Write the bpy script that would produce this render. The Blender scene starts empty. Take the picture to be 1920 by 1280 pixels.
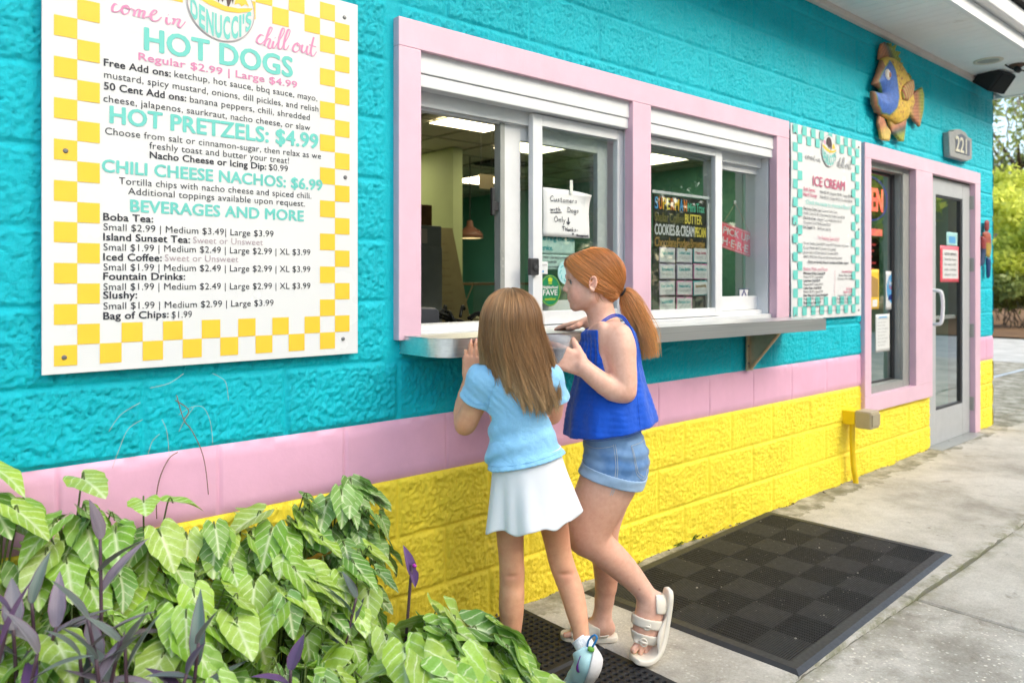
import bpy, bmesh, math, random
import numpy as np
from mathutils import Vector, Matrix
R = math.radians
rnd = random.Random(7)
rng = np.random.default_rng(11)
sc = bpy.context.scene
COL = sc.collection

# ------------------------------------------------------------------ camera
PXF, VX, VY, CAMD, CAMH = 1426.0, 2585.0, 527.0, 2.217, 1.286
TH = math.atan((VX - 960.0) / PXF)
CT, ST = math.cos(TH), math.sin(TH)
cd = bpy.data.cameras.new('camera'); cam = bpy.data.objects.new('camera', cd); COL.objects.link(cam)
cam.location = (0, -CAMD, CAMH)
cam.rotation_euler = (R(90), 0, math.atan2(ST, CT) - R(90))
cd.sensor_width = 36.0; cd.lens = PXF / 1920 * 36; cd.shift_y = -(640 - VY) / 1920
cd.clip_start = 0.05; cd.clip_end = 500
cd.dof.use_dof = True; cd.dof.focus_distance = 2.5; cd.dof.aperture_fstop = 3.2
sc.camera = cam
# ------------------------------------------------------------------ sky, sun, exposure
SUN_EL, SUN_AZ = R(38), R(163)       # azimuth from +Y towards +X: a veiled sun high in front of the shop, to the right
w = bpy.data.worlds.new('World'); sc.world = w; w.use_nodes = True
nt = w.node_tree; bg = nt.nodes['Background']
sk = nt.nodes.new('ShaderNodeTexSky'); sk.sky_type = 'NISHITA'; sk.sun_disc = False
sk.sun_elevation = SUN_EL; sk.sun_rotation = SUN_AZ; sk.air_density = 1.0; sk.dust_density = 4.0; sk.ozone_density = 0.6
nt.links.new(sk.outputs[0], bg.inputs[0]); bg.inputs[1].default_value = 0.15
ld = bpy.data.lights.new('sun', 'SUN'); ld.energy = 0.5; ld.angle = R(70); ld.color = (1, 0.95, 0.86)
sun = bpy.data.objects.new('sun', ld); COL.objects.link(sun)
sv = Vector((math.sin(SUN_AZ) * math.cos(SUN_EL), math.cos(SUN_AZ) * math.cos(SUN_EL), math.sin(SUN_EL)))
sun.rotation_euler = (-sv).to_track_quat('-Z', 'Y').to_euler()
sun.location = (0, 0, 30)
vs = sc.view_settings
sc.display_settings.display_device = 'sRGB'
vs.view_transform = 'Standard'; vs.look = 'None'; vs.gamma = 1; vs.use_curve_mapping = False
vs.exposure = 1.76
vs.use_white_balance = True; vs.white_balance_temperature = 6350; vs.white_balance_tint = 4
cy = sc.cycles
cy.use_denoising = True; cy.max_bounces = 8; cy.diffuse_bounces = 4; cy.glossy_bounces = 4
cy.transmission_bounces = 6; cy.transparent_max_bounces = 16; cy.sample_clamp_indirect = 6
cy.caustics_reflective = False; cy.caustics_refractive = False

# ------------------------------------------------------------------ coordinates
def W(x, y, Z):
    "a point Z metres in front of the camera plane, seen at pixel x, y of the 1920 px photograph"
    r = (x - 960.0) / PXF * Z
    return np.array([Z * CT + r * ST, Z * ST - r * CT - CAMD, CAMH + (VY - y) / PXF * Z])
EX = np.array([ST, -CT, 0.0]); ED = np.array([CT, ST, 0.0]); EZ = np.array([0, 0, 1.0])
def WP(x, y, Y=0.0):
    "the point of the plane y = Y (parallel to the wall) seen at a pixel"
    a = (x - 960.0) / PXF; b = (VY - y) / PXF; q = CAMD + Y
    X = (a * q * ST + q * CT) / (ST - a * CT); Z = X * CT + q * ST
    return np.array([X, Y, CAMH + b * Z])

def gz0(x, y, z):
    "the point at height z seen at a pixel"
    Z = (z - CAMH)*PXF/(VY - y); return W(x, y, Z)
def uvec_(a, b): q = math.hypot(a, b) or 1; return (a/q, b/q)
def uvec_3(v): v = np.array(v, float); return v/np.linalg.norm(v)
# ------------------------------------------------------------------ scene helpers
def link(o, parent=None):
    COL.objects.link(o)
    if parent is not None:
        o.parent = parent
        o.matrix_parent_inverse = Matrix.Translation(-parent.location) if parent.type == 'EMPTY' and not any(parent.rotation_euler) and parent.parent is None else Matrix()
    return o
def tag(o, label=None, cat=None, group=None, kind=None):
    if label: o['label'] = label
    if cat: o['category'] = cat
    if group: o['group'] = group
    if kind: o['kind'] = kind
    return o
def thing(name, label, cat, loc=(0, 0, 0), group=None):
    o = bpy.data.objects.new(name, None); COL.objects.link(o); o.location = loc; o.empty_display_size = .1
    return tag(o, label, cat, group)
def mesh(name, V, Fc, m=None, parent=None, smooth=False, col=None, uv=None):
    me = bpy.data.meshes.new(name)
    me.from_pydata([tuple(map(float, v)) for v in V], [], [tuple(map(int, f)) for f in Fc])
    return _fin(me, name, m, parent, smooth, col, uv)
def npmesh(name, V, Q, m=None, parent=None, smooth=True, col=None, uvv=None):
    "fast mesh from arrays; Q is (n,k) faces of equal size"
    V = np.asarray(V, np.float32); Q = np.asarray(Q, np.int32); k = Q.shape[1]
    me = bpy.data.meshes.new(name)
    me.vertices.add(len(V)); me.vertices.foreach_set('co', V.ravel())
    me.loops.add(Q.size); me.loops.foreach_set('vertex_index', Q.ravel())
    me.polygons.add(len(Q)); me.polygons.foreach_set('loop_start', np.arange(0, Q.size, k, dtype=np.int32))
    me.update(calc_edges=True)
    if uvv is not None:
        u = me.uv_layers.new(name='UVMap'); u.data.foreach_set('uv', np.asarray(uvv, np.float32)[Q.ravel()].ravel())
    return _fin(me, name, m, parent, smooth, col, None)
def _fin(me, name, m, parent, smooth, col, uv):
    if col is not None:
        a = me.color_attributes.new('Col', 'FLOAT_COLOR', 'POINT')
        c = np.ones((len(me.vertices), 4), np.float32); c[:, :3] = np.asarray(col, np.float32)[:, :3]
        a.data.foreach_set('color', c.ravel())
    if m is not None:
        for mm in (m if isinstance(m, (list, tuple)) else [m]): me.materials.append(mm)
    if smooth: me.polygons.foreach_set('use_smooth', [True] * len(me.polygons))
    me.validate(); me.update()
    return link(bpy.data.objects.new(name, me), parent)

class MB:
    "collects boxes, tubes, prisms into one mesh"
    def __init__(s): s.v = []; s.f = []; s.mi = []; s.cur = 0
    def add(s, V, Fc):
        n = len(s.v); s.v += [tuple(map(float, p)) for p in V]; s.f += [tuple(i + n for i in f) for f in Fc]; s.mi += [s.cur] * len(Fc)
        return s
    def box(s, a, b, bev=0.0):
        x0, y0, z0 = [min(a[i], b[i]) for i in range(3)]; x1, y1, z1 = [max(a[i], b[i]) for i in range(3)]
        if bev <= 0:
            V = [(x0,y0,z0),(x1,y0,z0),(x1,y1,z0),(x0,y1,z0),(x0,y0,z1),(x1,y0,z1),(x1,y1,z1),(x0,y1,z1)]
            return s.add(V, [(0,3,2,1),(4,5,6,7),(0,1,5,4),(1,2,6,5),(2,3,7,6),(3,0,4,7)])
        bm = bmesh.new(); bmesh.ops.create_cube(bm, size=1)
        for v in bm.verts: v.co = Vector(((x0+x1)/2 + v.co.x*(x1-x0), (y0+y1)/2 + v.co.y*(y1-y0), (z0+z1)/2 + v.co.z*(z1-z0)))
        bmesh.ops.bevel(bm, geom=bm.edges[:], offset=min(bev, .45*min(x1-x0, y1-y0, z1-z0)), segments=2, affect='EDGES', profile=.6)
        return s.bm(bm)
    def bm(s, bm):
        bm.verts.index_update()
        s.add([v.co for v in bm.verts], [[v.index for v in f.verts] for f in bm.faces]); bm.free(); return s
    def tube(s, pts, r, n=8, cap=True):
        P = np.array([tuple(p) for p in pts], float); rr = np.full(len(P), r, float) if np.isscalar(r) else np.array(r, float)
        T = np.gradient(P, axis=0); T /= np.linalg.norm(T, axis=1)[:, None] + 1e-9
        up = np.array([0, 0, 1.0]) if abs(T[0][2]) < .9 else np.array([1.0, 0, 0])
        V = []; N = np.cross(up, T[0]); N /= np.linalg.norm(N)
        for i in range(len(P)):
            N = N - T[i]*np.dot(N, T[i]); N /= np.linalg.norm(N) + 1e-9; B = np.cross(T[i], N)
            for k in range(n):
                a = 2*math.pi*k/n; V.append(P[i] + rr[i]*(math.cos(a)*N + math.sin(a)*B))
        Fc = [(i*n+k, i*n+(k+1) % n, (i+1)*n+(k+1) % n, (i+1)*n+k) for i in range(len(P)-1) for k in range(n)]
        if cap: Fc += [tuple(range(n-1, -1, -1)), tuple(range((len(P)-1)*n, len(P)*n))]
        return s.add(V, Fc)
    def prism(s, poly, frame, d0, d1):
        "poly: 2D outline, frame=(origin, ux, uy, un); extruded from d0 to d1 along un"
        o, ux, uy, un = [np.array(q, float) for q in frame]; n = len(poly)
        V = [o + ux*p[0] + uy*p[1] + un*d0 for p in poly] + [o + ux*p[0] + uy*p[1] + un*d1 for p in poly]
        return s.add(V, [tuple(range(n-1, -1, -1)), tuple(range(n, 2*n))] + [(i, (i+1) % n, n+(i+1) % n, n+i) for i in range(n)])
    def lathe(s, prof, c, n=24):
        "prof: list of (r, z) about the vertical axis through c"
        V = [(c[0]+r*math.cos(2*math.pi*k/n), c[1]+r*math.sin(2*math.pi*k/n), c[2]+z) for r, z in prof for k in range(n)]
        return s.add(V, [(i*n+k, i*n+(k+1) % n, (i+1)*n+(k+1) % n, (i+1)*n+k) for i in range(len(prof)-1) for k in range(n)])
    def disc(s, c, ux, uy, ra, rb=None, n=24):
        rb = ra if rb is None else rb; c, ux, uy = [np.array(q, float) for q in (c, ux, uy)]
        return s.add([c + ux*ra*math.cos(2*math.pi*k/n) + uy*rb*math.sin(2*math.pi*k/n) for k in range(n)], [tuple(range(n))])
    def build(s, name, m, parent=None, smooth=False, auto=None):
        o = mesh(name, s.v, s.f, m, parent, smooth)
        if isinstance(m, (list, tuple)) and any(s.mi): o.data.polygons.foreach_set('material_index', s.mi)
        if auto:
            o.data.polygons.foreach_set('use_smooth', [True]*len(o.data.polygons)); o.data.set_sharp_from_angle(angle=R(auto))
        return o

# ------------------------------------------------------------------ materials
MATS = {}
def srgb(*c):
    return tuple(((v/255)/12.92 if v/255 <= .04045 else ((v/255+.055)/1.055)**2.4) for v in c)
class N:
    def __init__(s, name):
        s.m = bpy.data.materials.new(name); s.m.use_nodes = True; s.t = s.m.node_tree; s.b = s.t.nodes['Principled BSDF']
        s.out = s.t.nodes['Material Output']
    def n(s, typ, **kw):
        q = s.t.nodes.new('ShaderNode' + typ)
        for k, v in kw.items():
            if k.startswith('i_'): q.inputs[k[2:].replace('_', ' ')].default_value = v
            elif k[0] == 'i' and k[1:].isdigit(): q.inputs[int(k[1:])].default_value = v
            else: setattr(q, k, v)
        return q
    def l(s, a, b): s.t.links.new(a if not hasattr(a, 'outputs') else a.outputs[0], b)
    def set(s, **kw):
        for k, v in kw.items(): s.b.inputs[k.replace('_', ' ')].default_value = v
    def math(s, op, a, b=None, c=None):
        q = s.n('Math', operation=op)
        for i, v in enumerate((a, b, c)):
            if v is None: continue
            if isinstance(v, (int, float)): q.inputs[i].default_value = v
            else: s.l(v, q.inputs[i])
        return q.outputs[0]
    def mix(s, f, a, b, blend='MIX'):
        q = s.n('Mix', data_type='RGBA', blend_type=blend)
        for i, v in ((0, f), (6, a), (7, b)):
            if isinstance(v, (int, float)): q.inputs[i].default_value = v
            elif isinstance(v, tuple): q.inputs[i].default_value = (*v[:3], 1)
            else: s.l(v, q.inputs[i])
        return q.outputs[2]
    def noise(s, scale, detail=4, rough=.6, co=None, dist=0):
        q = s.n('TexNoise', i_Scale=scale, i_Detail=detail, i_Roughness=rough, i_Distortion=dist)
        s.l(co if co is not None else s.obj(), q.inputs['Vector']); return q.outputs[0]
    def obj(s):
        g = s.n('NewGeometry'); return g.outputs['Position']
    def ramp(s, f, *stops):
        q = s.n('ValToRGB'); e = q.color_ramp.elements
        while len(e) < len(stops): e.new(.5)
        for k, (p, c) in enumerate(stops):
            e[k].position = p; e[k].color = (*c[:3], 1) if isinstance(c, tuple) else (c, c, c, 1)
        s.l(f, q.inputs[0]); return q.outputs[0]
    def bump(s, h, strength=.3, dist=.01, prev=None):
        q = s.n('Bump', i_Strength=strength, i_Distance=dist); s.l(h, q.inputs['Height'])
        if prev is not None: s.l(prev, q.inputs['Normal'])
        s.l(q.outputs[0], s.b.inputs['Normal']); return q.outputs[0]
    def color(s, c): s.l(c, s.b.inputs['Base Color'])
def mat(name, c, rough=.5, metal=0.0, spec=.5, var=.12, vscale=8, bump=0.0, bscale=60, bdist=.004, dirt=None):
    if name in MATS: return MATS[name]
    k = N(name); k.set(Roughness=rough, Metallic=metal); k.b.inputs['Specular IOR Level'].default_value = spec
    c = tuple(c[:3])
    f = k.noise(vscale, 5, .65)
    lo = tuple(max(0, v*(1-var)) for v in c); hi = tuple(min(1, v*(1+var*.6)) for v in c)
    cc = k.ramp(f, (.3, lo), (.7, hi))
    if dirt:
        g = k.ramp(k.noise(dirt[1], 6, .7), (dirt[2], 0.0), (dirt[2]+.15, 1.0)); cc = k.mix(g, cc, tuple(dirt[0]))
    k.color(cc)
    if bump: k.bump(k.noise(bscale, 5, .6), bump, bdist)
    rr = k.ramp(k.noise(vscale*2.3, 4, .6), (.3, max(0, rough-.06)), (.7, min(1, rough+.08))); k.l(rr, k.b.inputs['Roughness'])
    MATS[name] = k.m; return k.m
def emis(name, c, s):
    if name in MATS: return MATS[name]
    k = N(name); k.set(Roughness=.5); k.b.inputs['Base Color'].default_value = (*c, 1)
    k.b.inputs['Emission Color'].default_value = (*c, 1); k.b.inputs['Emission Strength'].default_value = s
    MATS[name] = k.m; return k.m

# ------------------------------------------------------------------ implicit surfaces (bodies, clothes)
class SDF:
    FAR = .06
    def __init__(s, lo, hi, h):
        s.lo = np.array(lo, float); s.h = h; n = np.ceil((np.array(hi) - s.lo)/h).astype(int) + 1
        s.ax = [(s.lo[i] + h*np.arange(n[i])).astype(np.float32) for i in range(3)]
        s.d = np.full(n, s.FAR, np.float32)
    def copy(s):
        q = SDF.__new__(SDF); q.lo, q.h, q.ax = s.lo, s.h, s.ax; q.d = s.d.copy(); return q
    def sl(s, lo, hi):
        r = []
        for i in range(3):
            a = int(max(0, math.floor((lo[i] - s.lo[i])/s.h))); b = int(min(len(s.ax[i]), math.ceil((hi[i] - s.lo[i])/s.h) + 1))
            if b <= a: return None, None
            r.append(slice(a, b))
        g = (s.ax[0][r[0]][:, None, None], s.ax[1][r[1]][None, :, None], s.ax[2][r[2]][None, None, :])
        return tuple(r), g
    def put(s, sl, d, k, mode):
        o = s.d[sl]; d = d.astype(np.float32)
        if mode == 'add':
            if k > 0:
                t = np.clip(.5 + .5*(o - d)/k, 0, 1); s.d[sl] = o*(1-t) + d*t - k*t*(1-t)
            else: s.d[sl] = np.minimum(o, d)
        elif mode == 'clip': s.d[sl] = np.maximum(o, d)
        elif mode == 'sub':
            d = -d
            if k > 0:
                t = np.clip(.5 - .5*(o - d)/k, 0, 1); s.d[sl] = o*(1-t) + d*t + k*t*(1-t)
            else: s.d[sl] = np.maximum(o, d)
    def cap(s, a, b, ra, rb=None, k=.01, flat=None, mode='add'):
        a = np.array(a, float); b = np.array(b, float); rb = ra if rb is None else rb
        fs = max(1, flat[1]) if flat else 1; m = max(ra, rb)*fs + s.FAR*.7
        sl, g = s.sl(np.minimum(a, b) - m, np.maximum(a, b) + m)
        if sl is None: return s
        P = [g[i] - a[i] for i in range(3)]; ab = b - a
        if flat:
            n = np.array(flat[0], float); n /= np.linalg.norm(n); q = 1/flat[1] - 1
            dt = P[0]*n[0] + P[1]*n[1] + P[2]*n[2]
            P = [P[i] + n[i]*dt*q for i in range(3)]; ab = ab + n*np.dot(ab, n)*q
        L = max(np.dot(ab, ab), 1e-12)
        t = np.clip((P[0]*ab[0] + P[1]*ab[1] + P[2]*ab[2])/L, 0, 1)
        e = (P[0]-ab[0]*t)**2 + (P[1]-ab[1]*t)**2 + (P[2]-ab[2]*t)**2
        s.put(sl, np.sqrt(e) - (ra + (rb-ra)*t), k, mode); return s
    def chain(s, pts, k=.01, flat=None, mode='add', sub=1):
        pts = [(np.array(p, float), r) for p, r in pts]
        if sub > 1: pts = smooth_chain(pts, sub)
        for (a, ra), (b, rb) in zip(pts[:-1], pts[1:]): s.cap(a, b, ra, rb, k, flat, mode)
        return s
    def ell(s, c, r, axes=None, k=.01, mode='add'):
        c = np.array(c, float); r = np.array(r, float); A = np.eye(3) if axes is None else np.array(axes, float)
        m = max(r) + s.FAR*.7; sl, g = s.sl(c - m, c + m)
        if sl is None: return s
        P = [g[i] - c[i] for i in range(3)]
        q = [P[0]*A[j][0] + P[1]*A[j][1] + P[2]*A[j][2] for j in range(3)]
        k0 = np.sqrt(sum((q[j]/r[j])**2 for j in range(3))); k1 = np.sqrt(sum((q[j]/r[j]**2)**2 for j in range(3)))
        s.put(sl, k0*(k0-1)/(k1 + 1e-9), k, mode); return s
    def plane(s, p, n, k=0.0):
        "keep the side the normal points away from"
        n = np.array(n, float); n /= np.linalg.norm(n)
        g = (s.ax[0][:, None, None], s.ax[1][None, :, None], s.ax[2][None, None, :])
        d = (g[0]-p[0])*n[0] + (g[1]-p[1])*n[1] + (g[2]-p[2])*n[2]
        s.put((slice(None),)*3, -d, k, 'sub'); return s
    def shell(s, th):
        s.d = np.maximum(s.d, -(s.d + th)); return s
    def mesh(s, it=2):
        V, Q = surface_nets(s.d, s.lo, s.h); return relax(V, Q, it), Q
def smooth_chain(pts, n):
    P = np.array([p for p, r in pts]); Rr = np.array([r for p, r in pts]); out = []
    for i in range(len(P)-1):
        p0, p1, p2, p3 = P[max(i-1, 0)], P[i], P[i+1], P[min(i+2, len(P)-1)]
        r0, r1, r2, r3 = Rr[max(i-1, 0)], Rr[i], Rr[i+1], Rr[min(i+2, len(P)-1)]
        for j in range(n):
            t = j/n; c = (-.5*t+t*t-.5*t**3, 1-2.5*t*t+1.5*t**3, .5*t+2*t*t-1.5*t**3, -.5*t*t+.5*t**3)
            out.append((c[0]*p0+c[1]*p1+c[2]*p2+c[3]*p3, c[0]*r0+c[1]*r1+c[2]*r2+c[3]*r3))
    out.append((P[-1], Rr[-1])); return out
def spline(pts, n):
    return np.array([p for p, r in smooth_chain([(np.array(p, float), 0) for p in pts], n)])
def surface_nets(D, lo, h):
    ins = D < 0
    c = np.zeros(np.array(D.shape) - 1, np.uint8)
    offs = [(i, j, k) for i in (0, 1) for j in (0, 1) for k in (0, 1)]
    S = lambda A, o: A[o[0]:A.shape[0]-1+o[0], o[1]:A.shape[1]-1+o[1], o[2]:A.shape[2]-1+o[2]]
    for o in offs: c += S(ins, o)
    act = np.argwhere((c > 0) & (c < 8)); idx = np.full(c.shape, -1, np.int32)
    I = tuple(act.T); idx[I] = np.arange(len(act))
    acc = np.zeros((len(act), 3)); cnt = np.zeros(len(act))
    val = {o: D[act[:, 0]+o[0], act[:, 1]+o[1], act[:, 2]+o[2]].astype(float) for o in offs}
    for o in offs:
        for ax in range(3):
            if o[ax]: continue
            p = list(o); p[ax] = 1; p = tuple(p); a, b = val[o], val[p]; m = (a < 0) != (b < 0)
            t = np.where(m, a/np.where(m, a-b, 1), 0); pos = np.tile(np.array(o, float), (len(act), 1)); pos[:, ax] += t
            acc[m] += pos[m]; cnt[m] += 1
    V = lo + h*(act + acc/np.maximum(cnt, 1)[:, None])
    Q = []
    for ax in range(3):
        u, v = (ax+1) % 3, (ax+2) % 3
        sa = [slice(None)]*3; sb = [slice(None)]*3; sa[ax] = slice(0, -1); sb[ax] = slice(1, None)
        A, B = ins[tuple(sa)], ins[tuple(sb)]
        e = np.argwhere(A != B); e = e[(e[:, u] > 0) & (e[:, v] > 0) & (e[:, u] < D.shape[u]-1) & (e[:, v] < D.shape[v]-1)]
        fl = A[tuple(e.T)]
        def cell(du, dv):
            q = e.copy(); q[:, u] -= du; q[:, v] -= dv; return idx[tuple(q.T)]
        q = np.stack([cell(0, 0), cell(1, 0), cell(1, 1), cell(0, 1)], 1); q[~fl] = q[~fl][:, ::-1]; Q.append(q)
    return V, np.concatenate(Q)
def relax(V, Q, it=2, lam=.5):
    for _ in range(it):
        acc = np.zeros_like(V); cnt = np.zeros(len(V))
        for a, b in ((0, 1), (1, 2), (2, 3), (3, 0)):
            np.add.at(acc, Q[:, a], V[Q[:, b]]); np.add.at(acc, Q[:, b], V[Q[:, a]])
            np.add.at(cnt, Q[:, a], 1); np.add.at(cnt, Q[:, b], 1)
        V = V + lam*(acc/np.maximum(cnt, 1)[:, None] - V)
    return V
def strands(P, r, taper=.35):
    "P (n,s,3) polylines -> three-sided tubes; returns verts, quads, per-vertex strand index and position along it"
    n, s_, _ = P.shape; T = np.gradient(P, axis=1); T /= np.linalg.norm(T, axis=2)[..., None] + 1e-9
    A = np.zeros_like(T); a = np.cross(T[:, 0], np.array([.9, .3, .31]))
    for j in range(s_):
        a = a - T[:, j]*np.sum(a*T[:, j], 1)[:, None]; a = a/(np.linalg.norm(a, axis=1)[:, None] + 1e-9); A[:, j] = a
    B = np.cross(T, A)
    t = np.linspace(0, 1, s_)[None, :, None]; rr = (r if np.isscalar(r) else np.asarray(r)[:, None, None])*(1 - (1-taper)*t**3)
    V = np.stack([P + rr*(A*math.cos(a) + B*math.sin(a)) for a in (0, 2.094, 4.189)], 2)
    i = np.arange(n*s_*3).reshape(n, s_, 3); Q = []
    for k in range(3):
        k2 = (k+1) % 3; Q.append(np.stack([i[:, :-1, k], i[:, :-1, k2], i[:, 1:, k2], i[:, 1:, k]], -1).reshape(-1, 4))
    return V.reshape(-1, 3), np.concatenate(Q), np.repeat(np.arange(n), s_*3), np.tile(np.repeat(np.linspace(0, 1, s_), 3), n)
# value noise on arrays
_tab = rng.random((64, 64, 64)).astype(np.float32)
def vnoise(x, y, z=0.0):
    x, y, z = np.broadcast_arrays(np.asarray(x, float), np.asarray(y, float), np.asarray(z, float))
    f = [np.floor(q).astype(int) for q in (x, y, z)]; t = [q - g for q, g in zip((x, y, z), f)]; t = [q*q*(3-2*q) for q in t]
    r = 0
    for i in (0, 1):
        for j in (0, 1):
            for k in (0, 1):
                r = r + _tab[(f[0]+i) % 64, (f[1]+j) % 64, (f[2]+k) % 64]*(t[0] if i else 1-t[0])*(t[1] if j else 1-t[1])*(t[2] if k else 1-t[2])
    return r
def fbm(x, y, z=0.0, o=4, g=.5):
    r, a, s_ = 0, 1, 0
    for i in range(o):
        r = r + a*vnoise(x*2**i + 7.3*i, y*2**i + 3.1*i, np.asarray(z)*2**i); s_ += a; a *= g
    return r/s_
# ================================================================== the shop building
def q0(X, z, Y=0.0):
    "a point measured on the wall plane, moved to the plane Y along the line of sight"
    k = (CAMD + Y)/CAMD; return np.array([X*k, Y, CAMH + (z - CAMH)*k])
def fx(px, Y=0.0): return WP(px, VY, Y)[0]
def fz(px, py, Y=0.0): return WP(px, py, Y)[2]
YT = -.034                                   # front face of the wooden trim
BH, BL = .2032, .4064
def paint_rough(name, c, chip, rough=.55, bs=140):
    k = N(name); p = k.obj()
    f = k.noise(3.2, 6, .65); cc = k.ramp(f, (.32, tuple(v*.93 for v in c)), (.68, tuple(min(1, v*1.08) for v in c)))
    g = k.ramp(k.noise(95, 5, .7), (.30, 0.0), (.40, 1.0)); cc = k.mix(k.math('MULTIPLY', k.math('SUBTRACT', 1.0, g), .12), cc, tuple(v*.62 for v in c))
    s2 = k.ramp(k.noise(1.7, 8, .75), (.60, 0.0), (.74, .28)); cc = k.mix(s2, cc, chip)
    sp = k.ramp(k.noise(210, 3, .6), (.745, 0.0), (.78, .5)); cc = k.mix(sp, cc, (.10, .09, .07))
    k.color(cc); k.set(Roughness=rough); k.b.inputs['Specular IOR Level'].default_value = .4
    b1 = k.bump(k.noise(bs*.55, 8, .78), .6, .009); k.bump(k.noise(bs*2.4, 4, .65), .5, .003, b1); return k.m
TEAL = paint_rough('teal_paint', (.006, .45, .55), (.03, .56, .66))
YEL = paint_rough('yellow_paint', (.98, .76, .05), (.98, .86, .28))
def smooth_paint(name, c, rough=.42):
    k = N(name); f = k.noise(5, 6, .65); cc = k.ramp(f, (.3, tuple(v*.93 for v in c)), (.7, tuple(min(1, v*1.04) for v in c)))
    st = k.n('Mapping'); k.l(k.obj(), st.inputs[0]); st.inputs['Scale'].default_value = (14, 14, 1.2)
    d = k.ramp(k.noise(1.0, 5, .7, st.outputs[0]), (.62, 0.0), (.80, .30)); cc = k.mix(d, cc, tuple(v*.70 for v in c))
    sp = k.ramp(k.noise(60, 4, .7), (.72, 0.0), (.76, .5)); cc = k.mix(sp, cc, tuple(v*.5 for v in c)); k.color(cc)
    k.set(Roughness=rough); k.bump(k.noise(90, 5, .65), .14, .003); return k.m
PINKW = smooth_paint('pink_band_paint', (.70, .385, .53))
PINKT = smooth_paint('pink_trim_paint', (.68, .45, .545), .35)
shop = thing('ice_cream_shop', 'teal, pink and yellow painted block building with takeout windows and glass door', 'building', (3.5, 0, 0))

def sstep(a, b, x): t = np.clip((x-a)/(b-a), 0, 1); return t*t*(3-2*t)
HOLES = [(1.47, 3.99, 1.075, 2.145), (4.99, 6.03, .455, 2.145), (6.10, 7.06, -.2, 2.145)]
XTL = fx(748, YT)
def block_skin(name, z0, z1, m, rocky, x0=-1.6, x1=7.5):
    xs = np.concatenate([np.arange(x0, 0, .02), np.arange(0, 2.9, .0052), np.arange(2.9, 4.2, .0075), np.arange(4.2, 5.2, .011), np.arange(5.2, x1, .016), [x1]])
    zs = np.append(np.arange(z0, z1, .0058 if rocky else .02), z1)
    for h in HOLES:
        for a, arr in ((h[0], 0), (h[1], 0), (h[2], 1), (h[3], 1)):
            if arr == 0 and x0 < a < x1: xs = np.append(xs, a)
            if arr == 1 and z0 < a < z1: zs = np.append(zs, a)
    xs = np.unique(np.round(xs, 5)); zs = np.unique(np.round(zs, 5))
    X, Z = np.meshgrid(xs, zs, indexing='ij')
    row = np.floor(Z/BH + 1e-6); fr = Z/BH - row; dz_ = np.minimum(fr, 1-fr)*BH
    off = np.where(row % 2 == 0, .204, .204 + BL/2); fu = ((X - off)/BL) % 1; col = np.floor((X-off)/BL); dx_ = np.minimum(fu, 1-fu)*BL
    wob = .004*(fbm(X*26, Z*26, 5.0, 3)-.5)
    dj = np.minimum(dx_ + wob, dz_ + wob)
    if rocky:
        m_ = sstep(.0045, .0125, dj)
        n1 = fbm(X*22 + row*3.1, Z*30, col*1.7, 3, .55); n2 = 1 - np.abs(2*fbm(X*70, Z*88, row + 2.0, 3, .6)-1); n3 = fbm(X*170, Z*200, 1.0, 2)
        n4 = 1 - np.abs(2*fbm(X*125 + 4, Z*150, 3.0, 2)-1)
        h = m_*(.0035 + .011*(n1-.3) + .012*(n2-.62) + .012*(n4-.62) + .011*(n3-.5)) + .0015*fbm(X*60, Z*60, 9.0, 2)
    else:
        h = .0085*sstep(.002, .0055, dj) + .0006*fbm(X*40, Z*40, 3.0, 2)
    if rocky:
        rb = .72 + .56*((np.sin(row*12.9 + col*78.2)*43758.5) % 1); h = h*rb
        pit = sstep(.80, .86, fbm(X*230, Z*230, 4.0, 2, .5)); h = h - .004*pit
    h = .024*np.tanh(h*(.74 if rocky else 1)/.024)
    h = h*(1 - .9*sstep(.045, .012, np.abs(X - (XTL - .012)))*(Z > 1.0))
    if rocky: h = h*(1 - .7*sstep(.03, 0, np.abs(X - x1)))
    gapz = (Z < .0)
    V = np.stack([X, -h, Z], -1).reshape(-1, 3); nz = len(zs)
    i, j = np.meshgrid(np.arange(len(xs)-1), np.arange(nz-1), indexing='ij'); cxm = (xs[i]+xs[i+1])/2; czm = (zs[j]+zs[j+1])/2
    keep = np.ones(i.shape, bool)
    for a, b, c, d in HOLES: keep &= ~((cxm > a) & (cxm < b) & (czm > c) & (czm < d))
    i, j = i[keep], j[keep]; Q = np.stack([i*nz+j, (i+1)*nz+j, (i+1)*nz+j+1, i*nz+j+1], 1)
    used = np.unique(Q); mp = np.full(len(V), -1); mp[used] = np.arange(len(used))
    return npmesh(name, V[used], mp[Q], m, shop, True)
block_skin('yellow_block_course', -.03, 3*BH, YEL, True)
block_skin('pink_block_band', 3*BH, 4*BH, PINKW, False)
block_skin('teal_block_wall', 4*BH, 2.99, TEAL, True)
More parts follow.
